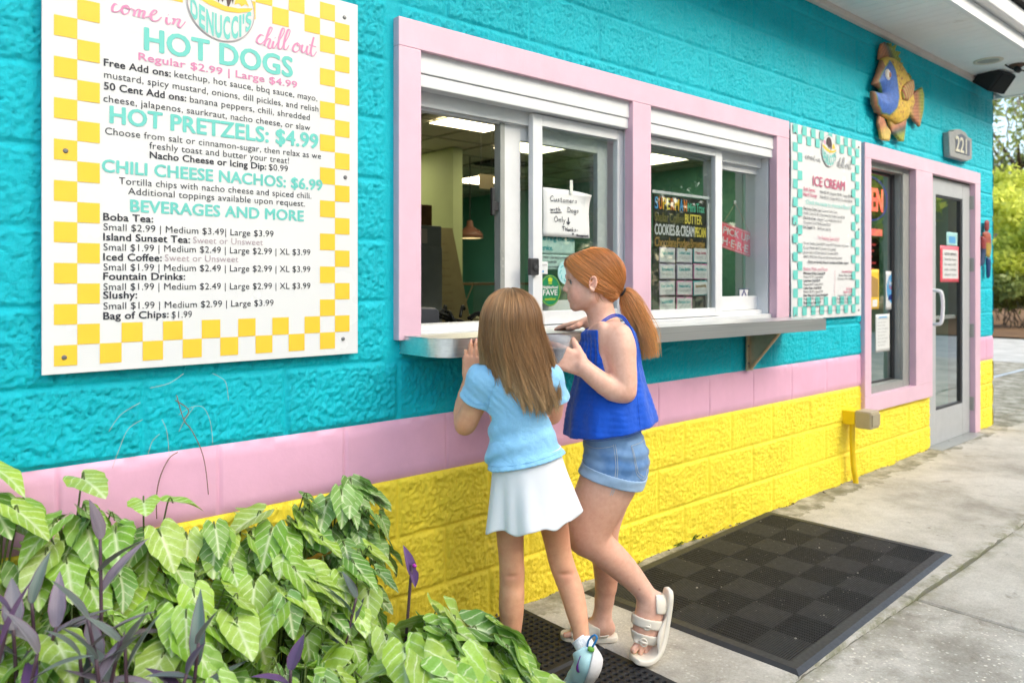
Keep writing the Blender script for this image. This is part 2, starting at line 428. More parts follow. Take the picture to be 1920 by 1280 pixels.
# the end wall round the far corner and the backs of the openings
def end_skin():
    for nm, z0, z1, m, rk in (('yellow_end_course', -.03, 3*BH, YEL, 1), ('pink_end_band', 3*BH, 4*BH, PINKW, 0), ('teal_end_wall', 4*BH, 2.99, TEAL, 1)):
        ys = np.arange(0, 8.01, .03); zs = np.append(np.arange(z0, z1, .012), z1); Yg, Z = np.meshgrid(ys, zs, indexing='ij')
        row = np.floor(Z/BH + 1e-6); fr = Z/BH - row; d = np.minimum(fr, 1-fr)*BH
        h = (.006 + .034*sstep(.004, .035, d)*(.45 + 1.1*fbm(Yg*14 + row*2.3, Z*24, row*1.9, 3)) if rk else .008) + 0*Z
        h = h*sstep(-.01, .02, Yg + .012)
        V = np.stack([7.5 + h, Yg, Z], -1).reshape(-1, 3); nz = len(zs); i, j = np.meshgrid(np.arange(len(ys)-1), np.arange(nz-1), indexing='ij'); i, j = i.ravel(), j.ravel()
        npmesh(nm, V, np.stack([i*nz+j, (i+1)*nz+j, (i+1)*nz+j+1, i*nz+j+1], 1), m, shop, True)
end_skin()
CORE = mat('grey_masonry', (.22, .22, .22), .9)
# ------------------------------------------------------------------ interior shell
GRNW = mat('green_interior_paint', (.48, .56, .30), .6, 0, .4, .06, 2)
AQUA = mat('aqua_interior_paint', (.14, .42, .35), .6, 0, .4, .06, 2)
m = MB(); m.box((-1.6, .012, -.03), (1.47, .20, 2.99)); m.box((1.47, .012, -.03), (3.99, .20, 1.06)); m.box((1.47, .012, 2.16), (7.49, .20, 2.99))
m.box((3.99, .012, -.03), (4.99, .20, 2.155)); m.box((4.99, .012, -.03), (6.03, .20, .44)); m.box((6.03, .012, -.03), (6.10, .20, 2.155)); m.box((7.06, .012, -.03), (7.49, .20, 2.155))
m.build('wall_core', CORE, shop)
m = MB(); m.box((-1.6, .20, -.04), (7.49, 8.0, .012)); m.build('interior_floor', mat('tile_floor', (.20, .18, .15), .35, 0, .5, .2, 3), shop)
# ceiling with lay-in tile grid
m = MB(); m.box((-1.6, .20, 2.602), (7.49, 8.0, 2.66)); ceil_ = m.build('interior_ceiling', mat('ceiling_tile', (.62, .60, .54), .85, 0, .3, .08, 40), shop)
m = MB()
for i in range(15): m.box((-1.45 + .61*i, .205, 2.592), (-1.425 + .61*i, 7.99, 2.602))
for i in range(13): m.box((-1.6, .40 + .61*i, 2.5935), (7.49, .425 + .61*i, 2.6035))
m.build('ceiling_grid', mat('grid_white', (.36, .35, .30), .6), ceil_)
MB().box((-1.62, .20, -.03), (-1.5, 8, 2.6)).build('side_wall', AQUA, shop); MB().box((7.38, .21, -.03), (7.49, 8, 2.6)).build('side_wall', AQUA, shop)
bx0, bx1, bz0, bz1 = 5.35, 6.45, .95, 2.0
m = MB(); m.box((-1.5, 7.4, -.03), (bx0, 7.55, 2.6)); m.box((bx1, 7.4, -.03), (7.38, 7.55, 2.6)); m.box((bx0, 7.4, -.03), (bx1, 7.55, bz0)); m.box((bx0, 7.4, bz1), (bx1, 7.55, 2.6)); m.build('back_wall', AQUA, shop)
ALU = mat('white_aluminium', (.66, .67, .68), .38, 0, .5, .05, 12, .05, 200, .001, ((.42, .40, .36), 9, .66))
GREY_ALU = mat('grey_aluminium', (.34, .35, .33), .4, .3, .5, .08, 12)
DKG = mat('dark_gasket', (.02, .02, .022), .5)
m = MB(); m.box((bx0, 7.38, bz0), (bx0+.06, 7.56, bz1)); m.box((bx1-.06, 7.38, bz0), (bx1, 7.56, bz1)); m.box((bx0+.06, 7.38, bz0), (bx1-.06, 7.56, bz0+.05)); m.box((5.62, 7.39, bz0+.05), (5.68, 7.55, bz1)); m.build('rear_window_frame', GREY_ALU, shop)
m = MB(); m.box((4.47, 3.75, .012), (4.585, 7.4, 2.594)); m.build('partition', GRNW, shop)
m = MB(); m.box((-1.5, 5.2, .012), (4.47, 5.3, 2.592)); m.build('partition', GRNW, shop)
m = MB(); m.box((4.40, 3.70, .012), (4.60, 3.76, .98)); m.build('wainscot', mat('tan_laminate', (.28, .24, .15), .5), shop)
# eave: soffit boards, wall moulding, fascia, gutter, roof
SOF = mat('soffit_white', (.82, .82, .81), .5, 0, .4, .05, 2, .05, 60, .002, ((.44, .37, .30), 1.6, .62)); FAS = mat('fascia_white', (.74, .74, .74), .4, 0, .5, .05, 3, 0, 60, .002, ((.50, .46, .40), 5, .66))
zs_ = 2.965; ye = -.505; m = MB(); x = -2.2
while x < 7.93: m.box((x, ye, zs_), (x + .0965, .04, zs_ + .02), .0025); x += .1
m.box((-2.2, ye, zs_ + .010), (7.93, .03, zs_ + .024)); m.build('soffit', SOF, shop)
m = MB(); x = .1
while x < 8.0: m.box((7.505, x, zs_), (7.93, x + .0965, zs_ + .02), .0025); x += .1
m.build('end_soffit', SOF, shop)
m = MB(); m.box((-2.2, -.040, 2.925), (7.55, -.006, zs_ - .001), .006); m.build('wall_moulding', mat('beige_moulding', (.68, .58, .52), .5, 0, .4, .1, 6), shop)
m = MB(); m.box((-2.2, ye - .035, zs_ - .012), (7.965, ye, zs_ + .075), .003); m.box((7.93, ye, zs_ - .012), (7.965, 8.3, zs_ + .075), .003); m.build('fascia', FAS, shop)
m = MB(); m.box((-2.2, ye - .095, zs_ + .082), (8.03, ye - .003, zs_ + .20), .012); m.box((7.966, ye - .003, zs_ + .082), (8.03, 8.3, zs_ + .20), .012); m.build('gutter', FAS, shop)
ROOF = mat('asphalt_shingle', (.045, .043, .042), .95, 0, .3, .4, 30, .5, 120, .01)
mesh('roof', [(-2.4, ye - .13, zs_ + .205), (8.07, ye - .13, zs_ + .205), (8.07, 8.4, zs_ + .205), (-2.4, 8.4, zs_ + .205), (1.6, 4, zs_ + 1.7), (5.0, 4, zs_ + 1.7), (-2.4, ye - .13, zs_ + .222), (8.07, ye - .13, zs_ + .222), (8.07, 8.4, zs_ + .222), (-2.4, 8.4, zs_ + .222)],
     [(6, 7, 5, 4), (7, 8, 5), (8, 9, 4, 5), (9, 6, 4), (3, 2, 1, 0), (0, 1, 7, 6), (1, 2, 8, 7), (2, 3, 9, 8), (3, 0, 6, 9)], ROOF, shop)

# ------------------------------------------------------------------ trim boards
def trim(name, boards):
    t = None
    for b in boards:
        m = MB(); m.box((b[0], YT, b[2]), (b[1], .013, b[3]), .003); m.build(name, PINKT, shop)
k_ = (CAMD + YT)/CAMD
XL0, XL1, XM0, XM1, XR0, XR1 = fx(748, YT), fx(790, YT), fx(1187, YT), fx(1221, YT), fx(1457, YT), fx(1480, YT)
ZT, ZT0, ZB0 = CAMH + (2.196-CAMH)*k_, CAMH + (2.097-CAMH)*k_, 1.085
trim('window_trim', [(XL0, XR1, ZT0, ZT), (XL0, XL1, ZB0, ZT0-.0005), (XM0, XM1, ZB0, ZT0-.0005), (XR0, XR1, ZB0, ZT0-.0005)])
XA0, XA1, XB0, XB1, XC0, XC1 = fx(1622, YT), fx(1634, YT), fx(1718, YT), fx(1749, YT), fx(1829, YT), fx(1838.5, YT)
ZS0, ZS1 = fz(1624, 775, YT), fz(1624, 775, YT) + .105
trim('entrance_trim', [(XA0, XC1, ZT0, ZT), (XA0, XA1, ZS1+.0005, ZT0-.0005), (XA0, XB1, ZS0, ZS1), (XB0, XB1, ZS1+.0005, ZT0-.0005), (XC0, XC1, .03, ZT0-.0005)])
# ------------------------------------------------------------------ serving windows
k = N('window_glass'); lw = k.n('Fresnel', i_IOR=1.52); tr = k.n('BsdfTransparent'); tr.inputs[0].default_value = (.95, .98, .97, 1); gl = k.n('BsdfGlossy'); gl.inputs['Roughness'].default_value = .006; gl.inputs['Color'].default_value = (.95, 1, .98, 1)
f_ = k.math('MINIMUM', k.math('MULTIPLY', k.math('MULTIPLY_ADD', lw.outputs[0], 2.6, .08), k.math('SUBTRACT', 1.0, k.n('NewGeometry').outputs['Backfacing'])), .9); mx = k.n('MixShader'); k.l(f_, mx.inputs[0]); k.l(tr, mx.inputs[1]); k.l(gl, mx.inputs[2]); k.l(mx, k.out.inputs[0]); GLASS = k.m
def pane(name, x0, x1, z0, z1, Y, parent, th=.004):
    return MB().box((x0, Y, z0), (x1, Y + th, z1)).build(name, GLASS, parent)
def frame(name, x0, x1, z0, z1, y0, y1, l, r, b, t, parent, m=None):
    q = MB(); q.box((x0, y0, z0), (x0+l, y1, z1), .002); q.box((x1-r, y0, z0), (x1, y1, z1), .002); q.box((x0+l, y0+.0005, z0), (x1-r, y1-.0005, z0+b), .002); q.box((x0+l, y0+.0005, z1-t), (x1-r, y1-.0005, z1), .002)
    return q.build(name, m or ALU, parent)
ZSILL = 1.105
def window_unit(x0, x1, name):
    w = thing_part = MB()
    zt = ZT0 + .02
    w.box((x0-.01, .0, ZSILL - .03), (x1+.01, .17, ZSILL), .003); w.box((x0, .02, ZSILL), (x0+.022, .16, zt), .002); w.box((x1-.022, .02, ZSILL), (x1, .16, zt), .002)
    w.box((x0+.022, .055, ZSILL), (x1-.022, .16, ZSILL+.022), .002)
    fr = w.build('window', ALU, shop)
    hz = ZT0 - .118                       # roll-down shutter box under the head trim
    s = MB(); s.box((x0+.004, -.012, hz + .046), (x1-.004, .06, zt), .004); s.box((x0+.004, -.006, hz), (x1-.004, .05, hz + .045), .004); s.build('shutter_box', ALU, fr)
    m2 = MB(); m2.box((x0+.024, .06, hz - .05), (x1-.024, .15, hz+.03), .002); m2.box((x0+.024, .085, hz - .058), (x1-.024, .098, hz-.05)); m2.build('head_track', ALU, fr)
    return fr, hz
w1, hz = window_unit(XL1 - .012, XM0 + .035, 'w1')
gx0, gx1 = 2.085, XM0 + .012
frame('fixed_sash', gx0, gx1, ZSILL + .004, hz - .004, .030, .058, .052, .042, .055, .045, w1)
pane('glass', gx0+.052, gx1-.042, ZSILL+.059, hz-.049, .043, w1)
# the opened sash, slid behind the fixed one: grey jamb, then its own white stiles seen through the glass
frame('sliding_sash', 1.98, 2.595, ZSILL + .024, hz - .055, .085, .112, .085, .066, .075, .055, w1)
pane('glass', 2.066, 2.530, ZSILL+.10, hz-.11, .097, w1)
MB().box((1.955, .080, ZSILL + .024), (1.978, .118, hz - .052), .002).build('jamb_strip', GREY_ALU, w1)
q = MB(); q.box((1.918, .086, 1.545), (1.932, .100, 1.655), .003); q.box((1.932, .089, 1.565), (1.954, .097, 1.60), .002); q.build('latch', DKG, w1)
q = MB()
for z in (1.405, 1.375, 1.345, 1.315): q.tube([(1.9665, .0795, z), (1.9665, .0785, z)], .006, 10)
q.build('strike_plate', mat('strike_steel', (.45, .45, .43), .4, .7), w1)
w2, hz = window_unit(XM1 - .035, XR0 + .02, 'w2')
a0, a1 = XM1 + .010, fx(1351, .04)
frame('fixed_sash', a0, a1, ZSILL + .004, hz - .004, .030, .058, .040, .060, .040, .035, w2); pane('glass', a0+.04, a1-.06, ZSILL+.044, hz-.039, .043, w2)
b0, b1 = a1 - .05, fx(1436, .09)
frame('sliding_sash', b0, b1, ZSILL + .024, hz - .02, .085, .112, .06, .072, .075, .065, w2); pane('glass', b0+.06, b1-.072, ZSILL+.099, hz-.085, .097, w2)
MB().box((b1, .075, ZSILL+.02), (XR0 + .0, .125, hz), .002).build('jamb_strip', ALU, w2)
# ------------------------------------------------------------------ tall window and door
c0, c1 = XA1 - .01, XB0 + .012; zb, zt = ZS1 - .006, ZT0 + .01
fr = MB(); fr.box((c0, .012, zb), (c0+.03, .12, zt), .002); fr.box((c1-.125, .012, zb), (c1-.002, .030, zt), .002); fr.box((c1-.125, .031, zb), (c1-.095, .12, zt), .002); fr.box((c0+.03, .013, zb), (c1-.125, .119, zb+.055), .002); fr.box((c0+.03, .013, zt-.05), (c1-.125, .119, zt), .002)
tw = fr.build('tall_window', GREY_ALU, shop); q = MB(); q.box((c1-.16, .07, zb+.055), (c1-.126, .10, zt-.05)); q.box((c0+.03, .07, zb+.055), (c1-.16, .098, zb+.066)); q.box((c0+.03, .07, zt-.066), (c1-.16, .098, zt-.05)); q.build('gasket', DKG, tw)
pane('glass', c0+.03, c1-.16, zb+.066, zt-.066, .08, tw)
d0, d1 = XB1 + .005, XC0 - .004
DOORP = mat('door_grey_paint', (.40, .41, .42), .4, 0, .5, .05, 6, .04, 200, .001, ((.30, .29, .27), 4, .68))
fr = frame('glass_door', d0, d1, .045, ZT0 - .012, .006, .050, .165, .165, .255, .125, shop, DOORP)
g0, g1 = d0+.165, d1-.165; q = MB(); q.box((g1-.03, .012, .30), (g1, .044, ZT0-.137)); q.box((g0, .012, .30), (g1-.03, .043, .316)); q.box((g0, .012, ZT0-.153), (g1-.03, .043, ZT0-.137)); q.build('gasket', DKG, fr)
pane('glass', g0, g1-.03, .316, ZT0-.153, .026, fr)
q = MB(); hx = d0 + .055; q.tube(spline([(hx, .006, 1.215), (hx, -.045, 1.215), (hx + .006, -.07, 1.195), (hx + .012, -.078, 1.10), (hx + .006, -.07, .985), (hx, -.045, .965), (hx, .006, .965)], 5), .0135, 10); q.build('handle', mat('white_enamel', (.74, .74, .74), .3), fr, True)
q = MB(); q.tube([(hx, .006, .89), (hx, -.006, .89)], .016, 14); q.build('lock', mat('brass_lock', (.42, .36, .25), .35, .8), fr)
q = MB(); q.box((g0, .05, .985), (g1, .09, 1.015), .004); q.build('push_bar', ALU, fr)
for z in (.28, .88, 1.42, 1.93):
    q = MB(); q.box((d1 - .006, -.012, z - .055), (d1 + .022, .010, z + .055), .002); q.tube([(d1 + .004, -.016, z - .055), (d1 + .004, -.016, z + .055)], .008, 8); q.build('hinge', mat('hinge_steel', (.38, .37, .35), .4, .6), fr)
MB().box((d0 - .02, -.10, .030), (d1 + .02, .15, .043), .004).build('threshold', GREY_ALU, shop)
# ================================================================== lettering
_TXT = {}
def text_geo(s, bold=0.0, space=1.0):
    key = (s, bold, space)
    if key not in _TXT:
        c = bpy.data.curves.new('t', 'FONT'); c.body = s; c.size = 1; c.resolution_u = 3; c.offset = bold; c.space_character = space; c.fill_mode = 'FRONT'
        o = bpy.data.objects.new('t', c); me = bpy.data.meshes.new_from_object(o)
        V = np.array([v.co[:2] for v in me.vertices]) if len(me.vertices) else np.zeros((0, 2)); Fc = [tuple(p.vertices) for p in me.polygons]
        bpy.data.objects.remove(o); bpy.data.curves.remove(c); bpy.data.meshes.remove(me); _TXT[key] = (V, Fc)
    return _TXT[key]
CAPH = {}
def capheight(b):
    if b not in CAPH: V, _ = text_geo('H', b); CAPH[b] = V[:, 1].max() - V[:, 1].min()
    return CAPH[b]
class Letters:
    "lines of writing on one plane, gathered per colour"
    def __init__(s): s.mb = {}
    def put(s, col, txt, org, ux, uy, width, cap, bold=0.0, space=1.0, align='fit', slant=0.0):
        wt, bold = bold, 0.0; V, Fc = text_geo(txt, 0.0, space)
        if not len(V): return
        x0, x1 = V[:, 0].min(), V[:, 0].max(); sx = width/(x1-x0) if align == 'fit' else cap/capheight(bold); sy = cap/capheight(bold)
        sh = 0 if align in ('fit', 'left') else (-(x1-x0)*sx/2 if align == 'center' else -(x1-x0)*sx)
        org, ux, uy = [np.array(q, float) for q in (org, ux, uy)]; nn = np.cross(ux, uy); d = cap*(.050 if wt > .03 else .034) if wt > 0 else 0
        # heavier weights are drawn as a few copies a hair apart, each a shade nearer the reader
        for c_, (dx, dy) in enumerate([(0, 0)] if not d else [(0, 0), (d, 0), (-d, 0), (0, d*.7), (0, -d*.7), (d*.7, d*.5), (-d*.7, -d*.5), (d*.7, -d*.5), (-d*.7, d*.5)]):
            P = [org + ux*((v[0]-x0)*sx + sh + slant*v[1]*sy + dx) + uy*(v[1]*sy + dy) + nn*(c_*3e-5) for v in V]
            s.mb.setdefault(col, MB()).add(P, Fc)
    def stroke(s, col, pts, org, ux, uy, r, n=7, rr=None):
        "a flat pen stroke through 2D points"
        pp = spline([(p[0], p[1], 0) for p in pts], n)[:, :2]; T = np.gradient(pp, axis=0); T /= np.linalg.norm(T, axis=1)[:, None] + 1e-9; Nn = np.stack([-T[:, 1], T[:, 0]], 1)
        w_ = r*(.55 + .75*np.clip(-T[:, 1], 0, 1)) if rr is None else np.full(len(pp), r)
        org, ux, uy = [np.array(q, float) for q in (org, ux, uy)]
        A = pp + Nn*w_[:, None]; B = pp - Nn*w_[:, None]; nn = np.cross(ux, uy); s.zs = getattr(s, 'zs', 0) + 1; k = len(pp); V = [org + ux*p[0] + uy*p[1] + nn*((i % k)*1.5e-5 + (s.zs % 12)*4e-5) for i, p in enumerate(np.concatenate([A, B]))]
        s.mb.setdefault(col, MB()).add(V, [(i, i+k, i+k+1, i+1) for i in range(k-1)])
    def poly(s, col, pts, org, ux, uy):
        org, ux, uy = [np.array(q, float) for q in (org, ux, uy)]
        s.mb.setdefault(col, MB()).add([org + ux*p[0] + uy*p[1] for p in pts], [tuple(range(len(pts)))])
    def build(s, parent, names=None):
        for c, m in s.mb.items(): m.build((names or {}).get(c, 'lettering'), INK[c], parent)
INK = {}
def ink(name, c, rough=.4):
    INK[name] = mat('print_' + name, tuple(v*.78 for v in c), rough, 0, .5, .03, 6)
for n_, c_ in dict(teal=srgb(118, 212, 202), yellow=srgb(255, 208, 62), pink=srgb(230, 146, 190), dark=srgb(42, 44, 58), mauve=srgb(188, 170, 178), white=(.78, .78, .78), brown=srgb(74, 50, 48), grey=(.30, .30, .32),
                  aqua=srgb(70, 178, 182), lavender=srgb(196, 178, 204), rose=srgb(212, 112, 142), sky=srgb(96, 168, 222), orange=srgb(240, 140, 60), red=srgb(206, 52, 56), lemon=srgb(246, 226, 96), olive=srgb(122, 112, 62), tan=srgb(176, 140, 76), mint=srgb(100, 196, 160),
                  fgreen=srgb(10, 128, 82), lime=srgb(196, 214, 40), navy=srgb(34, 48, 120), black=(.012, .012, .013), paleaqua=srgb(178, 222, 222), coral=srgb(246, 96, 112), cherry=srgb(206, 36, 66)).items(): ink(n_, c_)
BOARD = mat('board_white', (.66, .66, .665), .22, 0, .5, .015, 2)
SCREW = mat('screw_steel', (.24, .24, .25), .35, .8)
X3, Z3 = np.array([1.0, 0, 0]), np.array([0, 0, 1.0])
def pxline(L, col, txt, a, b, cap, Y, bold=0.0, space=1.03, xoff=None):
    "writing from the baseline pixel a to the baseline pixel b"
    p, q = WP(*a, Y), WP(*b, Y); z = (p[2] + q[2])/2
    L.put(col, txt, (p[0], Y, z), X3, Z3, q[0]-p[0], cap, bold, space)
def checker(L, col, ox, oz, s, nx, nz, Y, skip=None, side=2):
    for i in range(nx):
        for j in range(nz):
            if (i + j) % 2 or (side <= i < nx-side and side <= j < nz-side): continue
            if skip and skip(ox + (i+.5)*s, oz + (j+.5)*s): continue
            L.poly(col, [(0, 0), (s, 0), (s, s), (0, s)], (ox + i*s, Y, oz + j*s), X3, Z3)
def logo(cx, cz, r, Y, root):
    "round sundae emblem: scoops over a striped cup carrying the shop name"
    d = MB(); d.add([(cx + r*math.cos(a), Y, cz + r*math.sin(a)) for a in np.linspace(0, 2*np.pi, 48, False)], [tuple(range(48))]); e = d.build('emblem', INK['white'], root)
    L = Letters(); o = (cx, Y - .0006, cz)
    L.stroke('mauve', [(r*math.cos(a), r*math.sin(a)) for a in np.linspace(0, 2*np.pi, 40)], o, X3, Z3, r*.012, 2, 1)
    # the name fills the lower half of the disc, stretched to its outline
    name = "DENUCCI'S"; n = len(name); wts = [1, .85, 1.05, 1, 1, 1, .42, .38, .9]; cum = np.cumsum([0] + wts)/sum(wts); o2 = (cx, Y - .0012, cz)
    for i, ch in enumerate(name):
        V, Fc = text_geo(ch, .035); 
        if not len(V): continue
        u0, u1 = -.93 + 1.86*cum[i] + .018, -.93 + 1.86*cum[i+1] - .018
        x0, x1, y0, y1 = V[:, 0].min(), V[:, 0].max(), V[:, 1].min(), V[:, 1].max()
        if ch == "'": y0 = y1 - .7
        P = []
        for v in V:
            u = u0 + (u1-u0)*(v[0]-x0)/(x1-x0); t = (v[1]-y0)/(y1-y0); bot = -math.sqrt(max(.02, .97 - u*u))*.97; top = -.02 - .22*(1-u*u) + .20*u*u
            P.append((cx + u*r, Y - .0012, cz + (bot + (top-bot)*t)*r))
        L.mb.setdefault('teal', MB()).add(P, Fc)
    sw = [(-.98, .30), (-.75, .12), (-.35, -.02), (.1, -.10), (.5, -.06), (.85, .06), (.97, .18), (.85, .17), (.5, .08), (.1, .06), (-.3, .16), (-.7, .32)]
    L.poly('yellow', [(x*r, y*r) for x, y in sw], o2, X3, Z3)
    L.poly('yellow', [(.38*r, .16*r), (.45*r, .48*r), (.62*r, .56*r), (.74*r, .40*r), (.84*r, .20*r), (.72*r, .26*r), (.60*r, .16*r), (.52*r, .24*r)], o2, X3, Z3)
    br = [(-.42, .42), (-.40, .70), (-.25, .86), (0, .92), (.22, .82), (.34, .60), (.36, .30), (.33, .16), (.30, .30), (.24, .12), (.18, .02), (.14, .24), (.08, .30), (.02, .14), (-.04, .30), (-.10, .10), (-.15, .34), (-.24, .24), (-.28, .44), (-.34, .34)]
    L.poly('brown', [(x*r, y*r) for x, y in br], o2, X3, Z3)
    L.poly('pink', [(-.66*r, .40*r), (-.72*r, .60*r), (-.58*r, .66*r), (-.50*r, .48*r), (-.56*r, .36*r)], o2, X3, Z3)
    L.build(e, {})
def screws(root, pts, Y):
    for X, z in pts:
        m = MB(); m.lathe([(0, .0045), (.004, .0042), (.0062, .002), (.0065, 0)], (0, 0, 0), 14); v = [(p[0], -p[2], p[1]) for p in m.v]
        q = MB(); q.add([(X + a, Y + b, z + c) for a, b, c in v], [f[::-1] for f in m.f]); q.build('screw', SCREW, root)
# ------------------------------------------------------------------ left board
YS = -.034
def scaled(v, z): return q0(v, z, YS)
t = thing('menu_board', 'large white menu board with yellow checkered border listing hot dogs and pretzels', 'menu board', tuple(scaled(.82, 1.05)))
a, b = scaled(.3725, 1.049), scaled(1.270, 2.194)
MB().box((a[0], YS, a[2]), (b[0], YS + .006, b[2]), .0015).build('panel', BOARD, t)
MB().box((a[0]+.03, YS+.0065, a[2]+.03), (b[0]-.03, -.004, b[2]-.03)).build('backing', CORE, t)
ks = (CAMD + YS)/CAMD; s = .0525*ks; o = scaled(.399, 1.070); L = Letters(); YL = YS - .0012
lc = scaled(.8225, 2.080); lr = .0965*ks
checker(L, 'yellow', o[0], o[2], s, 16, 21, YL, lambda x, z: math.hypot(x-lc[0], z-lc[2]) < lr*.75)
L.build(t, {'yellow': 'checker_border'})
logo(lc[0], lc[2], lr, YL - .0008, t)
L = Letters()
for col, bold, cap, txt, p, q in [
    ('teal', .034, .066, 'HOT DOGS', (272, 95), (548, 143)), ('pink', .019, .0235, 'Regular $2.99 | Large $4.99', (260, 113), (557, 165)),
    ('dark', .019, .0222, 'Free Add ons:', (195, 123), (320, 145)), ('dark', 0, .0215, 'ketchup, hot sauce, bbq sauce, mayo,', (327, 146), (595, 189)),
    ('dark', 0, .0215, 'mustard, spicy mustard, onions, dill pickles, and relish', (195, 147), (597, 209)),
    ('dark', .019, .0222, '50 Cent Add ons:', (195, 168), (349, 190)), ('dark', 0, .0215, 'banana peppers, chili, shredded', (356, 192), (581, 226)),
    ('dark', 0, .0215, 'cheese, jalapenos, saurkraut, nacho cheese, or slaw', (194, 192), (582, 244)),
    ('teal', .034, .049, 'HOT PRETZELS: $4.99', (207, 232), (596, 277)),
    ('dark', 0, .0215, 'Choose from salt or cinnamon-sugar, then relax as we', (197, 252), (602, 298)), ('dark', 0, .0215, 'freshly toast and butter your treat!', (280, 279), (542, 307)),
    ('dark', .019, .0215, 'Nacho Cheese or Icing Dip:', (281, 297), (499, 318)), ('dark', 0, .0215, '$0.99', (504, 319), (540, 322)),
    ('teal', .034, .036, 'CHILI CHEESE NACHOS: $6.99', (192, 322), (604, 357)),
    ('dark', 0, .0215, 'Tortilla chips with nacho cheese and spiced chili.', (223, 345), (584, 373)), ('dark', 0, .0215, 'Additional toppings available upon request.', (240, 365), (572, 387)),
    ('teal', .034, .035, 'BEVERAGES AND MORE', (245, 397), (569, 414)),
    ('dark', .019, .0222, 'Boba Tea:', (194, 413), (287, 417)), ('dark', 0, .0215, 'Small $2.99 | Medium $3.49| Large $3.99', (194, 433), (513, 443)),
    ('dark', .019, .0222, 'Island Sunset Tea:', (194, 451), (356, 455)), ('mauve', 0, .0215, 'Sweet or Unsweet', (362, 456), (493, 460)), ('dark', 0, .0215, 'Small $1.99 | Medium $2.49 | Large $2.99 | XL $3.99', (194, 470), (582, 478)),
    ('dark', .019, .0222, 'Iced Coffee:', (194, 488), (303, 490)), ('mauve', 0, .0215, 'Sweet or Unsweet', (309, 490), (447, 491)), ('dark', 0, .0215, 'Small $1.99 | Medium $2.49 | Large $2.99 | XL $3.99', (194, 507), (582, 510)),
    ('dark', .019, .0222, 'Fountain Drinks:', (194, 524), (347, 525)), ('dark', 0, .0215, 'Small $1.99 | Medium $2.49 | Large $2.99 | XL $3.99', (194, 543), (582, 542)),
    ('dark', .019, .0222, 'Slushy:', (194, 560), (257, 559)), ('dark', 0, .0215, 'Small $1.99 | Medium $2.99 | Large $3.99', (194, 579), (513, 574)),
    ('dark', .019, .0222, 'Bag of Chips:', (194, 598), (316, 596)), ('dark', 0, .0215, '$1.99', (322, 596), (360, 595))]:
    pxline(L, col, txt, p, q, cap*.84 if cap < .03 else cap*.88, YL, bold)
# brush script, traced stroke by stroke (pixels of the photograph at 4.571x, origin 200,0)
def script(L, col, strokes, Y, r, sc_=4.571, ox=200, oy=0):
    for st in strokes:
        P = [WP(ox + x/sc_, oy + y/sc_, Y) for x, y in st]; L.stroke(col, [(p[0], p[2]) for p in P], (0, Y, 0), X3, Z3, r)
CURS = [[(92, 42), (70, 36), (50, 65), (52, 98), (80, 105), (112, 92), (135, 68)], [(160, 52), (140, 62), (130, 95), (150, 125), (185, 110), (195, 75), (175, 50), (160, 62), (190, 78), (220, 75)],
        [(222, 82), (240, 100), (232, 140)], [(236, 120), (262, 85), (285, 92), (272, 150)], [(276, 125), (305, 95), (325, 105), (312, 150), (330, 160)], [(330, 150), (375, 140), (420, 118), (430, 98), (405, 92), (378, 130), (390, 175), (430, 182), (470, 150)],
        [(515, 150), (512, 190), (530, 212), (548, 195)], [(528, 128), (531, 131)], [(560, 160), (585, 168), (565, 210)], [(570, 195), (605, 165), (628, 175), (612, 215), (630, 238), (655, 215), (675, 188)],
        [(1345, 310), (1320, 300), (1290, 335), (1290, 365), (1318, 380), (1345, 360)], [(1345, 360), (1400, 290), (1420, 245), (1400, 240), (1378, 300), (1350, 395)], [(1355, 375), (1385, 335), (1402, 345), (1385, 400), (1400, 420), (1420, 395)],
        [(1432, 355), (1420, 400), (1435, 415), (1455, 385)], [(1443, 325), (1446, 329)], [(1455, 385), (1510, 300), (1525, 255), (1505, 250), (1480, 330), (1470, 405), (1490, 425), (1510, 395)], [(1510, 395), (1560, 310), (1572, 265), (1552, 262), (1525, 350), (1518, 415), (1540, 425), (1562, 390)],
        [(1640, 370), (1612, 385), (1595, 425), (1615, 448), (1648, 430), (1655, 390), (1635, 372), (1640, 395), (1675, 395)], [(1680, 385), (1670, 430), (1685, 455), (1712, 425), (1722, 395)], [(1722, 395), (1712, 440), (1725, 470), (1750, 440)], [(1775, 320), (1750, 430), (1755, 475), (1775, 480), (1798, 445)], [(1735, 385), (1795, 405)]]
script(L, 'pink', CURS, YL, .0025)
L.build(t, {})
screws(t, [tuple(scaled(x, z)[[0, 2]]) for x, z in ((.425, 1.619), (1.221, 2.142), (1.224, 1.623), (.422, 1.091), (1.216, 1.099), (.425, 2.15))], YS)
# ------------------------------------------------------------------ ice cream board
t = thing('menu_board', 'smaller white menu board with aqua checkered border headed ICE CREAM', 'menu board', tuple(scaled(4.5, 1.06)))
a, b = scaled(4.068, 1.064), scaled(4.962, 2.192); wv = MB(); n = 18
V = []
for side, yo in ((0, 0), (1, .005)):
    for j in range(n+1):
        z = a[2] + (b[2]-a[2])*j/n
        for i in range(9):
            u = i/8; x = a[0] + (b[0]-a[0])*u; V.append((x, YS + yo - .003*math.sin(math.pi*j/n*3 + .5)*(1-u)**2, z))
npan = 9*(n+1); Fq = []
for j in range(n):
    for i in range(8):
        p = j*9+i; Fq += [(p, p+1, p+10, p+9), (npan+p, npan+p+9, npan+p+10, npan+p+1)]
    Fq += [(j*9, (j+1)*9, npan+(j+1)*9, npan+j*9), (j*9+8, npan+j*9+8, npan+(j+1)*9+8, (j+1)*9+8)]
for i in range(8): Fq += [(i, npan+i, npan+i+1, i+1), (n*9+i, n*9+i+1, npan+n*9+i+1, npan+n*9+i)]
